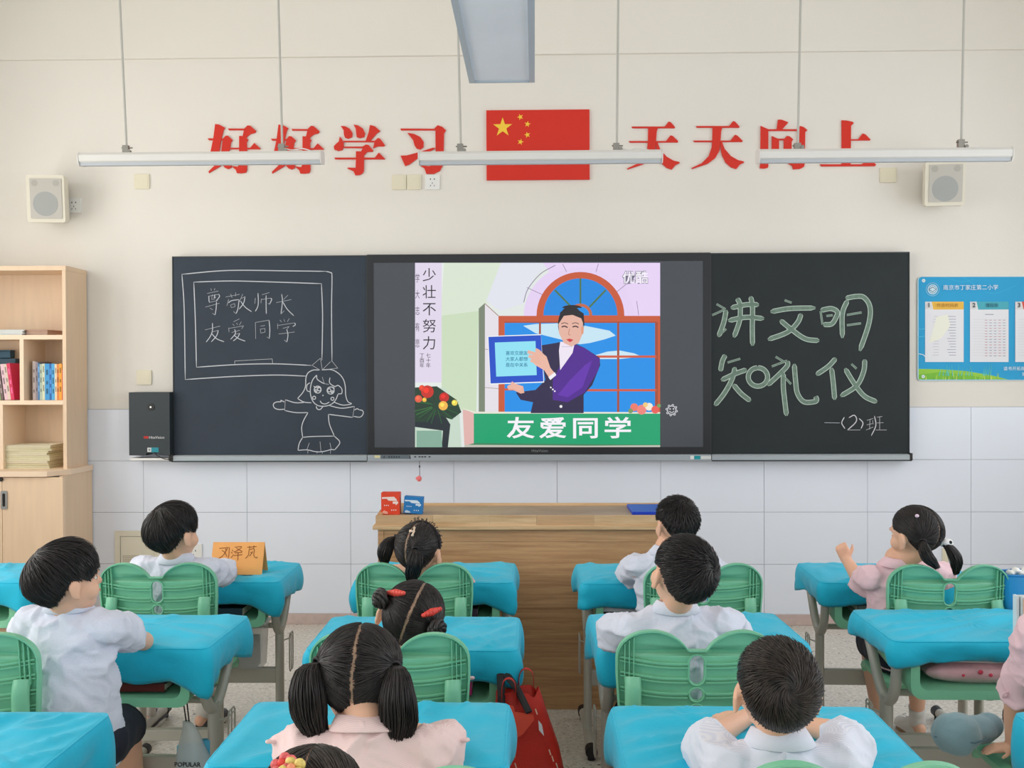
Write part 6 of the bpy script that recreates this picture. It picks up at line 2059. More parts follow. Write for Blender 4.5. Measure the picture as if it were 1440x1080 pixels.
# --- boy A2, leftmost
make_person('boy on the far left in pale blue shirt, bowl-cut black hair, turned right', (93, 815), 2.56, yaw=-46, pitch=-4, roll=0, hs=0.93, byaw=-12,
            shoulder=(98, 861, 2.60), hip=(X(100, 2.60), 2.60, 0.46), sw=0.112,
            arms={1: dict(el=lay(200, 2.83, 0.028), wr=lay(150, 2.96), hd=(-1, 0.5, 0), hn=(0, 0, 1), sleeve=0.52), -1: dict(el=lay(40, 2.84, 0.05), wr=lay(100, 2.98), hd=(1, 0.3, 0), hn=(0, 0, 1))},
            legs={1: (PZ(172, 2.84, 0.42), PZ(186, 2.98, 0.085)), -1: (None, None)},
            shirt=M_blue, shoe=(40, 42, 48), hair=boy_hair('bowl', (-0.22, -0.62, 0.75), N=5200, L=0.105, lift=(0.006, 0.021), cap=0.005, seed=11, r=0.0011, swirl=0.25, down=0.35))
# --- boy A1 beside the name card
make_person('boy in a pale blue shirt with bowl-cut black hair beside the orange name card', (244, 749), 3.46, yaw=-32, pitch=-3, roll=0, hs=0.96, byaw=-8,
            shoulder=(248, 790, 3.50), hip=(X(243, 3.55), 3.55, 0.46),
            arms={1: dict(el=lay(322, 3.74, 0.040), wr=lay(300, 3.92), hd=(-0.8, 0.6, 0), hn=(0, 0, 1), sleeve=0.74), -1: dict(el=lay(196, 3.74, 0.045), wr=lay(240, 3.90), hd=(0.8, 0.6, 0), hn=(0, 0, 1))},
            legs={1: (PZ(318, 3.82, 0.40), PZ(283, 3.98, 0.085)), -1: (PZ(228, 3.84, 0.42), PZ(205, 3.98, 0.085))},
            shirt=M_blue, shoe=(70, 70, 74), hair=boy_hair('bowl', (-0.15, -0.60, 0.78), N=4200, L=0.10, lift=(0.006, 0.020), cap=0.005, seed=12, r=0.0012, swirl=-0.3, down=0.35))
# --- boy C1
make_person('short-haired front-row boy in a pale blue shirt, left elbow on the desk corner', (951, 736), 3.52, yaw=24, pitch=0, roll=0, hs=0.90, byaw=8,
            shoulder=(938, 781, 3.54), hip=(X(950, 3.56), 3.56, 0.46),
            arms={-1: dict(el=lay(884, 3.76, 0.035), wr=lay(905, 3.94), hd=(0.8, 0.6, 0), hn=(0, 0, 1), sleeve=0.78), 1: dict(el=lay(1010, 3.78, 0.045), wr=lay(965, 3.94), hd=(-0.8, 0.6, 0), hn=(0, 0, 1))},
            shirt=M_blue, hair=boy_hair('short', (0.05, -0.62, 0.78), N=3000, L=0.026, lift=(0.004, 0.013), cap=0.003, seed=13, r=0.0012))
# --- boy C2, head tilted back
make_person('middle-row boy with head tilted back, cropped black hair and pale shirt', (960, 808), 2.60, yaw=22, pitch=-12, roll=8, hs=0.98, byaw=6,
            shoulder=(950, 862, 2.66), hip=(X(965, 2.68), 2.68, 0.46),
            arms={-1: dict(el=lay(856, 2.86, 0.035), wr=lay(888, 3.02), hd=(0.8, 0.5, 0), hn=(0, 0, 1), sleeve=0.80), 1: dict(el=lay(1036, 2.88, 0.045), wr=lay(985, 3.02), hd=(-0.8, 0.5, 0), hn=(0, 0, 1))},
            shirt=M_blue, sw=0.120, hair=boy_hair('short', (0.42, -0.86, 0.30), N=4600, L=0.042, lift=(0.003, 0.013), cap=0.002, seed=14, r=0.0011, swirl=0.5))
# --- boy C3 bottom
make_person('boy at the bottom with cropped dark brown hair, clear whorl, left hand on desk', (1092, 972), 1.86, yaw=4, pitch=-6, roll=3, hs=0.95, byaw=0,
            shoulder=(1095, 1052, 1.87), hip=(X(1095, 1.84), 1.84, 0.46),
            arms={-1: dict(el=lay(988, 2.03, 0.040), wr=lay(1050, 2.20, 0.034), hd=(-1.0, 0.12, -0.05), hn=(0, 0, 1), hand=dict(curl=0.1, spread=0.3), flip=-1, sleeve=0.86), 1: dict(el=lay(1196, 2.03, 0.05), wr=lay(1130, 2.16), hd=(-0.8, 0.6, 0), hn=(0, 0, 1))},
            shirt=M_bluest, sw=0.105, hair=boy_hair('short', (-0.08, -0.93, 0.32), N=6000, L=0.045, lift=(0.002, 0.011), cap=0.002, seed=15, m=M_hairb, r=0.00095, swirl=0.6))


# --- girls
def clip_bow(H, t, ho, d, col, kind='slide', label=None, size=1.0):
    d = np.array(d, float); d /= np.linalg.norm(d)
    o = H.w(H.cc + d * (H.rad + 0.011)); n = (H.R @ Vector(d)).normalized()
    a = n.cross(Vector((0, 0, 1))).normalized(); b = n.cross(a)
    m = mat('hair_clip', col, 0.35, var=0.3, scale=200)
    mb = MB()
    if kind == 'slide':
        for k in range(7):
            u = -1 + k / 3; mb.ellipsoid(o + a * u * 0.022 * size + b * u * 0.004, 0.0075 * (1.15 - 0.5 * abs(u)) * size, 0.006, 0.0075 * (1.15 - 0.5 * abs(u)) * size, 10, 6)
    elif kind == 'bow':
        mb.tube([o - b * 0.018, o, o + b * 0.018 + a * 0.004], [0.004, 0.0025, 0.005], 8); mb.tube([o - a * 0.004, o + a * 0.016 - b * 0.002], [0.0025, 0.005], 8)
        mb.ellipsoid(o, 0.004, 0.004, 0.004, 8, 6)
    elif kind == 'flower':
        for k in range(5):
            an = 2 * PI * k / 5 + 0.3; mb.ellipsoid(o + (a * math.cos(an) + b * math.sin(an)) * 0.0105 * size, 0.0075 * size, 0.005 * size, 0.0075 * size, 10, 6)
    elif kind == 'round':
        mb.ellipsoid(o, 0.012 * size, 0.008 * size, 0.010 * size, 12, 8)
    c = mb.build('hair_clip', m, t, smooth='full', local=False)
    if label: c['label'] = label
    if kind == 'flower':
        MB().ellipsoid(o + n * 0.004, 0.0055 * size, 0.004 * size, 0.0055 * size, 10, 6).build('flower_centre', mat('flower_centre', (230, 70, 60) if col[1] < 150 else (240, 150, 110), 0.4), c, smooth='full', local=False)
    return c


def b1_extra(H, t, ho):
    clip_bow(H, t, ho, (0.22, -0.72, 0.62), (240, 214, 190), 'bow', 'small pale bow clip')
    mb = MB(); g = random.Random(3)
    for k in range(30):
        an = math.radians(-82 + 164 * k / 29)
        d = np.array((math.sin(an), 0.12, math.cos(an))); d /= np.linalg.norm(d)
        o = H.w(H.cc + d * (H.rad + 0.007)); n = H.R @ Vector(d)
        q = o + n * 0.007 + Vector((g.uniform(-.004, .004), g.uniform(-.004, .004), g.uniform(-.002, .006)))
        mb.tube([o, (o + q) / 2 + Vector((0.004 * g.uniform(-1, 1), 0, 0.002)), q, q + Vector((g.uniform(-.006, .006), 0, -0.003))], 0.0016, 5)
    band = [H.w(H.cc + unit(np.array([[math.sin(math.radians(a)), 0.12, math.cos(math.radians(a))]]))[0] * (H.rad + 0.006)) for a in range(-90, 91, 9)]
    mb.tube(band, 0.003, 6)
    mb.build('hairband', mat('hairband', (40, 28, 32), 0.5), t, smooth=True, local=False)


make_person('front-row girl with two pigtails, curly-topped hairband and pale bow clip', (590, 775), 3.46, yaw=-24, pitch=4, roll=3, hs=1.0, byaw=-8,
            shoulder=(592, 818, 3.52), hip=(X(590, 3.55), 3.55, 0.46), shirt=M_pink, cuff_bow=True,
            arms={-1: dict(el=lay(538, 3.74, 0.04), wr=lay(570, 3.90), hd=(0.8, 0.6, 0), hn=(0, 0, 1)), 1: dict(el=lay(646, 3.74, 0.04), wr=lay(610, 3.90), hd=(-0.8, 0.6, 0), hn=(0, 0, 1))},
            hair=girl_hair([(-0.88, -0.30, 0.30), (0.42, -0.86, 0.05)], tails=[dict(path=[(-0.022, -0.010, -0.01), (-0.042, -0.022, -0.05), (-0.045, -0.015, -0.10)], N=420), dict(path=[(0.006, -0.022, -0.012), (0.0, -0.030, -0.05), (-0.014, -0.018, -0.115)], N=420, spread=(0.008, 0.024, 0.028, 0.024, 0.008))],
                           seed=31, part_w=0.026, extra=b1_extra))


def b2_extra(H, t, ho):
    clip_bow(H, t, ho, (-0.66, -0.62, 0.46), (240, 84, 72), 'slide', 'red beaded clip on the left', 1.25)
    clip_bow(H, t, ho, (0.58, -0.74, 0.36), (240, 76, 66), 'slide', 'red beaded clip on the right', 1.25)


make_person('girl with two braided buns and red beaded hair clips, head leaning', (578, 872), 2.70, yaw=-4, pitch=8, roll=21, hs=1.06, byaw=0,
            shoulder=(570, 930, 2.68), hip=(X(570, 2.66), 2.66, 0.46), shirt=M_pink, cuff_bow=True,
            arms={-1: dict(el=Vector((X(530, 2.72), 2.72, 0.60)), wr=Vector((X(560, 2.78), 2.78, 0.50)), hd=(0.3, 1, -0.3), hn=(0, 0, 1)), 1: dict(el=Vector((X(628, 2.72), 2.72, 0.60)), wr=Vector((X(590, 2.78), 2.78, 0.50)), hd=(-0.3, 1, -0.3), hn=(0, 0, 1))},
            hair=girl_hair([(-0.90, -0.45, 0.25), (0.80, -0.62, 0.02)], buns=[dict(off=(-0.022, -0.012, 0.0), r=0.021), dict(off=(0.012, -0.018, -0.004), r=0.021)], seed=32, part_w=0.024, extra=b2_extra))

make_person('girl with two long thick pigtails in a pink striped shirt with sleeve bows, bottom', (506, 956), 1.98, yaw=1, pitch=16, roll=2, hs=1.08, byaw=2,
            shoulder=(512, 1034, 1.90), hip=(X(512, 1.82), 1.82, 0.46), shirt=M_pinkst, cuff_bow=True, sw=0.110,
            hair=girl_hair([(-0.86, -0.46, 0.15), (0.84, -0.50, 0.14)], tails=[dict(path=[(-0.016, -0.020, -0.004), (-0.016, -0.036, -0.045), (-0.008, -0.036, -0.105), (0.016, -0.032, -0.155)], N=760, spread=(0.009, 0.026, 0.036, 0.034, 0.024, 0.010)),
                                                                              dict(path=[(0.010, -0.020, -0.006), (0.012, -0.038, -0.05), (0.014, -0.036, -0.11), (0.004, -0.032, -0.172)], N=760, spread=(0.009, 0.027, 0.036, 0.037, 0.028, 0.010))],
                           seed=33, part_w=0.018, N=4200))


def b4_extra(H, t, ho):
    clip_bow(H, t, ho, (-0.34, -0.42, 0.84), (240, 110, 110), 'flower', 'pink flower clip', 1.1)
    clip_bow(H, t, ho, (-0.16, -0.54, 0.82), (240, 214, 120), 'flower', 'yellow flower clip', 1.1)


make_person('child at the bottom edge, only dark hair with pink and yellow flower clips in view', (440, 1152), 1.36, yaw=0, pitch=0, roll=0, hs=0.98, byaw=0,
            shoulder=(450, 1310, 1.34), hip=(X(450, 1.34), 1.34, 0.44), shirt=M_pink,
            arms={-1: dict(el=Vector((X(450, 1.34) - 0.16, 1.36, 0.54)), wr=Vector((X(450, 1.34) - 0.08, 1.44, 0.50)), hd=(0.3, 1, 0), hn=(0, 0, 1)), 1: dict(el=Vector((X(450, 1.34) + 0.16, 1.36, 0.54)), wr=Vector((X(450, 1.34) + 0.08, 1.44, 0.50)), hd=(-0.3, 1, 0), hn=(0, 0, 1))},
            hair=girl_hair([(-0.7, -0.7, 0.0), (0.7, -0.7, 0.0)], tails=[dict(path=[(-0.02, -0.02, -0.03), (-0.02, -0.03, -0.08)], N=200), dict(path=[(0.02, -0.02, -0.03), (0.02, -0.03, -0.08)], N=200)], seed=34, part_w=0.0, m=M_hairb, extra=b4_extra))


def d1_extra(H, t, ho):
    clip_bow(H, t, ho, (-0.62, -0.42, 0.66), (246, 214, 232), 'round', 'small white and pink clip', 0.6)
    c = clip_bow(H, t, ho, (0.52, -0.84, -0.52), (240, 240, 240), 'round', 'white and black round hair tie', 1.6)
    o = H.w(H.cc + np.array((0.46, -0.80, -0.44)) * (H.rad + 0.020)); MB().ellipsoid(o, 0.019, 0.014, 0.015, 14, 10).build('hair_ornament', mat('white_bobble', (244, 244, 244), 0.4), t, smooth='full', local=False)
    MB().ellipsoid(o + Vector((0.006, -0.011, 0.004)), 0.006, 0.005, 0.006, 10, 8).build('ornament_dot', M_black, t, smooth='full', local=False)


make_person('girl in pink on the right with two low pigtails, raising her left fist', (1287, 750), 3.44, yaw=34, pitch=0, roll=-6, hs=0.96, byaw=14,
            shoulder=(1262, 797, 3.50), hip=(X(1275, 3.54), 3.54, 0.46), shirt=M_pink, cuff_bow=True, sw=0.106,
            arms={-1: dict(el=P(1213, 822, 3.66), wr=P(1190, 787, 3.74), hd=(-0.35, 0.15, 1), hn=(-0.2, -1, 0.1), hand=dict(curl=0.95, spread=0.05), flip=1, sleeve=0.72), 1: dict(el=lay(1335, 3.70, 0.045), wr=lay(1300, 3.86), hd=(-0.8, 0.6, 0), hn=(0, 0, 1))},
            legs={-1: (PZ(1226, 3.72, 0.435), PZ(1234, 3.96, 0.085)), 1: (PZ(1290, 3.74, 0.43), PZ(1290, 3.92, 0.085))},
            shoe=(214, 210, 204),
            hair=girl_hair([(-0.72, -0.66, -0.20), (0.50, -0.78, -0.48)], tails=[dict(path=[(-0.006, -0.016, -0.02), (0.006, -0.028, -0.055), (0.036, -0.036, -0.09)], N=300, spread=(0.009, 0.019, 0.018, 0.006)), dict(path=[(0.018, -0.018, -0.02), (0.036, -0.028, -0.06), (0.040, -0.02, -0.11)], N=360, spread=(0.009, 0.016, 0.02, 0.018, 0.006))],
                           seed=35, part_w=0.018, part_skew=0.22, extra=d1_extra))
# --- girl D2 at the right edge
make_person('girl at the right edge, only pink sleeve, arm and navy shorts in view', (1545, 815), 2.52, yaw=10, pitch=0, roll=0, hs=0.95, byaw=10,
            shoulder=(1512, 872, 2.48), hip=(X(1530, 2.66), 2.66, 0.46), shirt=M_pink, cuff_bow=True,
            arms={-1: dict(el=P(1428, 985, 2.62), wr=Vector((X(1425, 2.70), 2.70, 0.425)), hd=(-1.0, 0.05, -0.12), hn=(0, 0, 1), hand=dict(curl=0.12), flip=-1, sleeve=0.88), 1: dict(el=lay(1620, 2.80, 0.045), wr=lay(1560, 2.95), hd=(-0.8, 0.6, 0), hn=(0, 0, 1))},
            legs={-1: (PZ(1440, 2.90, 0.43), PZ(1445, 3.02, 0.085)), 1: (None, None)},
            hair=girl_hair([(-0.72, -0.66, -0.10), (0.60, -0.78, -0.2)], tails=[dict(path=[(-0.006, -0.016, -0.02), (0.0, -0.028, -0.075)], N=200), dict(path=[(0.01, -0.018, -0.02), (0.01, -0.028, -0.08)], N=200)], seed=36, N=1400))

# ------------------------------------------------------------------ things on and around the desks
# folded orange name card on desk A1
M_card = mat('orange_card', (248, 178, 104), 0.75, var=0.04, scale=20)
Yc = 3.86
a = P(295, 804, Yc); b = P(368, 765, Yc)
zt_ = ZD + 0.012
t = thing('name_card', ((a.x + b.x) / 2, Yc, zt_), 0, 'folded orange paper name card with three handwritten characters on the desk', 'name card')
w = (b.x - a.x) / 2; h = b.z - zt_
mb = MB()
mb.loft([[Vector((x, 0, 0)), Vector((x, 0.045, h)), Vector((x, 0.09, 0)), Vector((x, 0.089, 0)), Vector((x, 0.045, h - 0.002)), Vector((x, 0.001, 0))] for x in (-w, w)])
mb.build('folded_sheet', M_card, t, fix=True)
nm = [[(790, 530), (872, 522)], [(815, 545), (845, 565), (868, 600)], [(865, 530), (830, 590), (795, 612)], [(880, 520), (882, 600), (870, 625), (858, 615)], [(850, 530), (852, 560)],
      [(905, 540), (918, 555)], [(900, 560), (915, 572)], [(905, 610), (925, 580)], [(930, 520), (990, 515), (960, 545), (925, 560)], [(945, 530), (1000, 556)], [(935, 568), (1000, 562)], [(930, 590), (1005, 582)], [(965, 560), (968, 632)],
      [(1040, 520), (1125, 514)], [(1062, 508), (1062, 532)], [(1100, 505), (1100, 530)], [(1060, 540), (1058, 585), (1035, 615)], [(1060, 540), (1105, 536), (1108, 590), (1135, 612), (1138, 600)], [(1075, 560), (1090, 572)], [(1095, 555), (1070, 595)]]
sl_ = 0.045 / h
pc = Pic(pxmap(Yc), 0, 0)
for st in nm: pc.line([(180 + x / 6.355, 690 + y / 6.355) for x, y in st], 0.9, (150, 92, 50), sm=len(st) > 2)
pc.v = [(x, Yc + (z - zt_) * sl_ - 0.0012, z) for x, y, z in pc.v]
pc.build('handwriting', M_paper, t)

# small pale card standing on desk C1
t = thing('paper_card', (P(994, 790, 3.98).x, 3.98, ZD + 0.012), 0, 'small pale pink-edged card standing on the desk beyond the tilted head', 'card')
h = P(994, 770, 3.98).z - ZD - 0.012
MB().box(-0.045, 0.02, 0, 0.012, 0, h).build('card', mat('pale_card', (226, 220, 232), 0.7), t, bev=0.001)
MB().box(0.02, 0.026, -0.001, 0.013, 0, h).build('edge', mat('pink_edge', (214, 170, 190), 0.7), t)

# books inside the book boxes
def inbox(deskk, items, rz=0):
    d_ = DESK_OBJ[deskk]; x0, y0 = d_.location.x, d_.location.y
    z = 0.5
    return x0, y0


M_cl = None
for (k, lst) in (('A2', [((84, 28, 22), 'dull red'), ((34, 34, 40), 'black')]), ('C1', [((40, 40, 46), 'black'), ((190, 192, 196), 'grey')]), ('B1', [((50, 44, 60), 'dark violet')]),
                 ('D1', [((150, 158, 160), 'grey'), ((90, 110, 104), 'grey-green')]), ('A1', [((30, 60, 72), 'dark teal')]), ('B2', [((176, 40, 116), 'magenta')]), ('C2', [((46, 50, 60), 'dark grey')]), ('D2', [((30, 50, 70), 'navy')])):
    x0, y0 = DESK_OBJ[k].location.x, DESK_OBJ[k].location.y
    z = 0.515 if k != 'D2' else 0.585
    if k == 'B2': x0 += 0.13
    if k == 'C1': x0 -= 0.10
    for i, (col, nm_) in enumerate(lst):
        hh = 0.022 if len(lst) > 1 else 0.03
        if k == 'B2': hh = 0.075
        wd = 0.115 if k in ('B2', 'C1') else 0.17
        if k == 'B2': wd = 0.045
        t = thing('exercise_book', (x0 + random.uniform(-0.01, 0.01), y0 - 0.085, z), 0, '%s book in the box of the desk %s' % (nm_, {'A2': 'beside the leftmost boy', 'C1': 'of the front-row boy near the folder', 'B1': 'of the hairband girl', 'D1': 'of the fist-raising girl', 'A1': 'with the name card', 'B2': 'of the girl with buns', 'C2': 'of the boy tilting his head', 'D2': 'above the pink pouch'}[k]), 'book')
        MB().box(-wd, wd, -0.09, 0.09, 0, 0.0015).box(-wd, wd, -0.09, 0.09, hh - 0.0015, hh).box(-wd, wd, -0.0915, -0.09, 0, hh).build('cover', mat('book_cover', col, 0.5), t)
        MB().box(-wd + 0.002, wd - 0.002, -0.09, 0.088, 0.0015, hh - 0.0015).build('pages', mat_pages, t)
        z += hh + 0.0008

# pink patterned pouch in desk D2
xd_, yd_ = DESK_OBJ['D2'].location.x, DESK_OBJ['D2'].location.y
t = thing('pencil_pouch', (xd_ + 0.01, yd_ - 0.10, 0.506), 0, 'pale pink patterned transparent pouch in the book box of the right desk', 'pouch')
mb = MB()
rings = []
for i in range(9):
    u = i / 8; z = 0.072 * u; q = math.sin(max(0.05, min(0.95, u)) * PI) ** 0.35
    rings.append([Vector((0.20 * q * max(-1, min(1, 1.5 * math.cos(k * PI / 16))), 0.07 * q * math.sin(k * PI / 16), z + 0.004 * noise.noise(Vector((k * .7, i, 3))))) for k in range(32)])
mb.loft(rings); mb.build('pouch_body', mat('pink_pouch', (232, 186, 192), 0.3, var=0.18, scale=22, coat=0.5), t, smooth='full', fix=True)
mb = MB()
for (x, z, r) in ((-0.05, 0.045, 0.008), (-0.02, 0.036, 0.006), (0.03, 0.05, 0.006), (0.07, 0.04, 0.007), (-0.10, 0.035, 0.005)): mb.ellipsoid((x, -0.0705, z), r, 0.002, r * 0.9, 12, 6)
mb.build('print', mat('red_print', (214, 70, 96), 0.4), t, smooth='full')
MB().tube([(-0.19, -0.03, 0.068), (0.0, -0.06, 0.071), (0.19, -0.03, 0.068)], 0.003, 6).build('zip', M_white, t, smooth=True)

# blue-grey cushion on the chair seat at the right
Yq = 2.74
q = P(1362, 1040, Yq)
t = thing('cushion', (q.x, Yq, 0.392), 0.15, 'soft grey-blue cushion on the chair seat beside the hand of the girl', 'cushion')
mb = MB()
mb.ellipsoid((-0.035, 0, 0.054), 0.064, 0.060, 0.055, 24, 16); mb.ellipsoid((0.035, 0.025, 0.052), 0.062, 0.050, 0.038, 24, 16); mb.ellipsoid((0.085, 0.04, 0.055), 0.036, 0.04, 0.036, 20, 12)
me = remesh(mb, 0.006, 6, 0.5); co = get_co(me); no = get_no(me)
dv = np.array([noise.noise(Vector(c) * 26) * 0.004 + (1 - abs(noise.noise(Vector((c[0] * 12, c[1] * 30, c[2] * 12))))) ** 6 * 0.003 for c in co]); co = co + no * dv[:, None]
me.vertices.foreach_set('co', co.ravel()); me.materials.append(mat('cushion_velvet', (132, 164, 174), 0.9, sheen=0.4, bump=0.2, bscale=200)); me.name = 'cover'
link_mesh('cover', me, t, smooth='full')
MB().tube([(-0.03 - 0.070, 0, 0.05), (-0.06, -0.05, 0.055), (-0.02, -0.061, 0.05), (0.04, -0.038, 0.052)], 0.002, 6).build('piping', mat('cushion_seam', (88, 120, 134), 0.9), t, smooth=True)

# red bag hanging at desk B2 by black straps
M_bag = mat('red_nonwoven', (206, 38, 20), 0.6, var=0.25, scale=5, bump=0.25, bscale=200)
Yb = 2.70
x0, x1 = P(697, 985, Yb).x, P(757, 985, Yb).x
t = thing('shopping_bag', ((x0 + x1) / 2, Yb + 0.1, 0.10), 0, 'red shopping bag with white marks standing in the aisle beside the middle desk', 'bag')
zb_ = 0.02; ztop = P(720, 985, Yb).z
rings = []
cx0, cx1 = P(690, 1080, Yb).x, P(792, 1080, Yb).x
for i in range(11):
    u = i / 10; z = zb_ + (ztop - zb_) * u
    k_ = max(0, (z - P(700, 1080, Yb).z) / (ztop - P(700, 1080, Yb).z))
    xa_ = cx0 + (x0 - cx0) * min(1, k_ + 0.0) ; xb_ = cx1 + (x1 - cx1) * min(1, k_)
    dp_ = 0.075 * (1 - 0.55 * u)
    rg = []
    for k in range(40):
        an = 2 * PI * k / 40
        ex = math.copysign(abs(math.cos(an)) ** 0.35, math.cos(an)); ey = math.copysign(abs(math.sin(an)) ** 0.5, math.sin(an))
        nn = noise.noise(Vector((k * 0.4, i * 0.7, 2))) * 0.006
        rg.append(Vector(((xa_ + xb_) / 2 + (xb_ - xa_) / 2 * ex + nn, Yb + 0.08 + dp_ * ey + nn * 1.5, z + 0.008 * math.sin(k * 0.9) * (i == 10))))
    rings.append(rg)
mb = MB(); mb.loft(rings, caps=False); mb.f.append(tuple(range(40))[::-1]); mb.m.append(0)
me = mb.mesh('bag_body'); me.materials.append(M_bag)
o = link_mesh('bag_body', me, t, smooth=True, local=False); sd = o.modifiers.new('s', 'SOLIDIFY'); sd.thickness = 0.0015; sd.offset = 1
for (xa_, xb_, yy, hh) in ((x0 + 0.015, x0 + 0.055, Yb + 0.035, 0.05), (x1 - 0.055, x1 - 0.012, Yb + 0.11, 0.055)):
    MB().tube(smooth_line([(xa_, yy, ztop - 0.02), (xa_ + 0.003, yy, ztop + hh * 0.7), ((xa_ + xb_) / 2, yy, ztop + hh), (xb_ - 0.003, yy, ztop + hh * 0.7), (xb_, yy, ztop - 0.02)], 5), 0.009, 8, flat=0.15, up=(0, 1, 0)).build('handle', M_bag, t, smooth=True, local=False)
pc = Pic(pxmap(Yb), Yb - 0.004, 0.00005)
for (x, y, r) in ((714, 1038, 3), (712, 1056, 3.4), (712, 1073, 3)): pc.ring(x, y, r, 1.0, (206, 130, 80)).circle(x, y, 1.4, (214, 150, 90), n=8)
for (x, y) in ((722, 1043), (723, 1060), (725, 1076), (754, 1000), (773, 1057), (777, 1066), (783, 1076)): pc.line([(x - 1, y - 4), (x + 1.5, y + 4)], 1.6, (226, 190, 170), sm=False)
pc.poly([(757, 1012), (762, 1018), (765, 1034), (758, 1026)], (214, 214, 222)).poly([(712, 990), (722, 992), (724, 1000), (750, 1004), (751, 1012), (735, 1032), (728, 1036), (714, 1026)], (222, 84, 66))
pc.build('printing', M_paper, t)['kind'] = 'stuff'
# black straps
t = thing('webbing_strap', (P(705, 960, 2.86).x, 2.86, 0.3), 0, 'pair of black webbing straps hanging from the middle desk into the red bag', 'strap')
for pts in ([(704, 940, 2.80), (705, 980, 2.74), (707, 1026, 2.685)], [(712, 940, 2.80), (727, 968, 2.75), (744, 1002, 2.69)]):
    p3 = [P(*p) for p in pts]; p3[0].z = 0.585
    MB().tube(p3, [0.0115, 0.0105, 0.0095], 8, flat=0.45, up=(1, 0, 0)).build('strap', mat('black_webbing', (22, 22, 26), 0.7), t, local=False)

# clear drawstring bag hanging at desk A2
M_film = mat('clear_film', (226, 232, 232), 0.25, alpha=0.6, spec=0.6)
Yh = 2.93
q = P(272, 1030, Yh)
t = thing('drawstring_bag', (q.x, Yh, q.z), 0, 'translucent drawstring bag with light blue print hanging at the left aisle desk', 'bag')
rings = []
top_ = P(262, 1014, Yh).z; bot_ = P(275, 1120, Yh).z
for i in range(12):
    u = i / 11; z = top_ + (bot_ - top_) * u
    px_l = 262 - 14 * min(1, u * 2.2) ** 0.7; px_r = 262 + 10 + 40 * min(1, u * 1.2)
    if i == 0: px_l, px_r = 257, 267
    xl, xr = P(px_l, 1030, Yh).x, P(px_r, 1030, Yh).x
    rings.append([Vector(((xl + xr) / 2 + (xr - xl) / 2 * math.cos(k * PI / 14), Yh + (0.008 + 0.035 * min(1, u * 2)) * math.sin(k * PI / 14) + 0.003 * noise.noise(Vector((k, i * .6, 1))), z)) for k in range(28)])
mb = MB(); mb.loft(rings, caps=True); mb.build('film', M_film, t, smooth='full', local=False, fix=True)
ib = MB(); xi, xj = P(250, 1060, Yh).x, P(283, 1060, Yh).x
ib.box(xi, xj, Yh - 0.014, Yh + 0.014, P(265, 1098, Yh).z, P(265, 1046, Yh).z)
ib.build('blue_packet', mat('blue_packet', (120, 196, 218), 0.5), t, local=False, bev=0.006)
ib = MB(); ib.box(P(274, 1, Yh).x, P(288, 1, Yh).x, Yh + 0.006, Yh + 0.026, P(265, 1098, Yh).z, P(265, 1042, Yh).z); ib.build('blue_packet', mat('blue_packet_dark', (70, 164, 200), 0.5), t, local=False, bev=0.004)
q = P(264, 1075, Yh - 0.045)
text_mesh('POPULAR', 0.018, M_black, t, (q.x, Yh - 0.0475, q.z), name='bag_lettering', fat=0.0004)
for (xa_, xb_) in ((251, 262), (257, 266)):
    MB().tube(smooth_line([tuple(P(xa_, 945, Yh - 0.02)), tuple(P((xa_ + xb_) / 2 + 1, 985, Yh - 0.015)), tuple(P(xb_, 1016, Yh))]), 0.0022, 6).build('cord', M_black, t, smooth=True, local=False)

# clear box and cable beneath desk A1
t = thing('storage_box', (DESK_OBJ['A1'].location.x + 0.12, 3.84, 0.2875), 0, 'clear plastic storage box resting on the desk crossbar behind the name card boy', 'box')
mb = MB(); mb.prism([(-0.09, 0.0), (0.09, 0.0), (0.10, 0.17), (-0.10, 0.17)], 0.0, 0.085); mb.build('box', mat('clear_box', (214, 216, 214), 0.2, alpha=0.5), t, fix=True, bev=0.004)
MB().box(-0.107, 0.107, -0.007, 0.092, 0.1705, 0.18).build('lid', mat('box_lid', (226, 226, 222), 0.4), t, bev=0.002)
MB().box(-0.07, 0.07, 0.01, 0.07, 0.004, 0.12).build('contents', mat('box_contents', (176, 178, 176), 0.8, var=0.3, scale=30), t, bev=0.004)

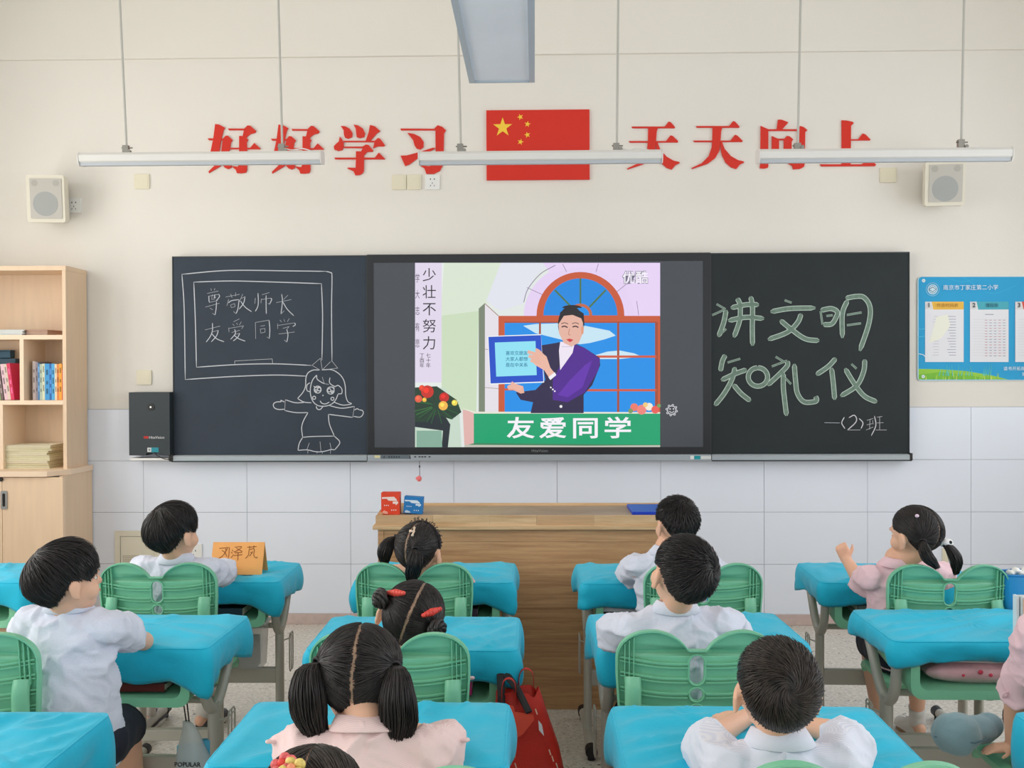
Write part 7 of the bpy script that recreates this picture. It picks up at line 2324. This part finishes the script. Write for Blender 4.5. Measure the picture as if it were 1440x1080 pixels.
# blue basket bag with tissue on desk D1 side, and picture card on desk D2
Yk = 3.38
a = P(1402, 862, Yk); b = P(1478, 806, Yk)
t = thing('mesh_bag', ((a.x + b.x) / 2, Yk, a.z), 0, 'bright blue translucent bag hanging at the right edge with white tissue on top', 'bag')
w = (b.x - a.x) / 2; h = b.z - a.z
rings = []
for i in range(8):
    u = i / 7
    rings.append([Vector((w * (0.88 + 0.12 * u) * math.copysign(abs(math.cos(k * PI / 14)) ** 0.5, math.cos(k * PI / 14)) + 0.003 * noise.noise(Vector((k, i, 0))), 0.05 * math.copysign(abs(math.sin(k * PI / 14)) ** 0.6, math.sin(k * PI / 14)), h * u)) for k in range(28)])
mb = MB(); mb.loft(rings, caps=False); mb.f.append(tuple(range(28))[::-1]); mb.m.append(0)
mb.build('bag_body', mat('blue_film', (30, 150, 214), 0.3, alpha=0.85), t, smooth=True)
MB().tube([tuple(p) for p in rings[-1]], 0.004, 6, closed=True).build('rim', mat('blue_rim', (24, 128, 196), 0.4), t, smooth=True)
mb = MB()
for i in range(7): mb.ellipsoid((-w * 0.5 + w * 0.18 * i, 0.0, h + 0.002 + 0.008 * (i % 2)), 0.014, 0.02, 0.010, 10, 6)
me = remesh(mb, 0.003, 2, 0.5); me.materials.append(mat('tissue', (244, 244, 240), 0.9)); me.name = 'tissue'; link_mesh('tissue', me, t, smooth='full')
MB().tube([(-w * 0.6, 0, h), (-w * 0.5, 0, h + 0.012), (w * 0.5, 0, h + 0.012), (w * 0.6, 0, h)], 0.003, 6).build('handle', mat('blue_handle', (24, 120, 190), 0.4), t, smooth=True)
Ym = 2.96
a = P(1437, 872, Ym); b = P(1480, 840, Ym); zc_ = ZD + 0.012
t = thing('picture_card', ((a.x + b.x) / 2, Ym, zc_), 0.0, 'small pictured card box standing on the right desk at the edge', 'card')
w = (b.x - a.x) / 2; h = b.z - zc_
MB().box(-w, w, 0, 0.035, 0, h).build('card_box', mat('card_side', (206, 214, 216), 0.5), t, bev=0.001)
pc = Pic(lambda x, y: (x * w, y * h), -0.0006, 0.0001)
pc.rect(-0.92, 0.06, 0.95, 0.95, (244, 220, 190)).rect(-0.92, 0.62, 0.95, 0.95, (238, 196, 150)).circle(-0.2, 0.55, 0.3, (236, 190, 160), ry=0.22).circle(-0.2, 0.3, 0.42, (246, 246, 244), ry=0.18).circle(-0.25, 0.16, 0.3, (206, 60, 50), ry=0.06)
pc.rect(0.35, 0.2, 0.85, 0.8, (220, 130, 100))
pc.build('picture', M_print, t, local=True)
MB().box(-w - 0.012, -w - 0.004, 0.008, 0.03, 0, h * 1.02).build('flap', mat('card_flap', (222, 232, 236), 0.4), t)
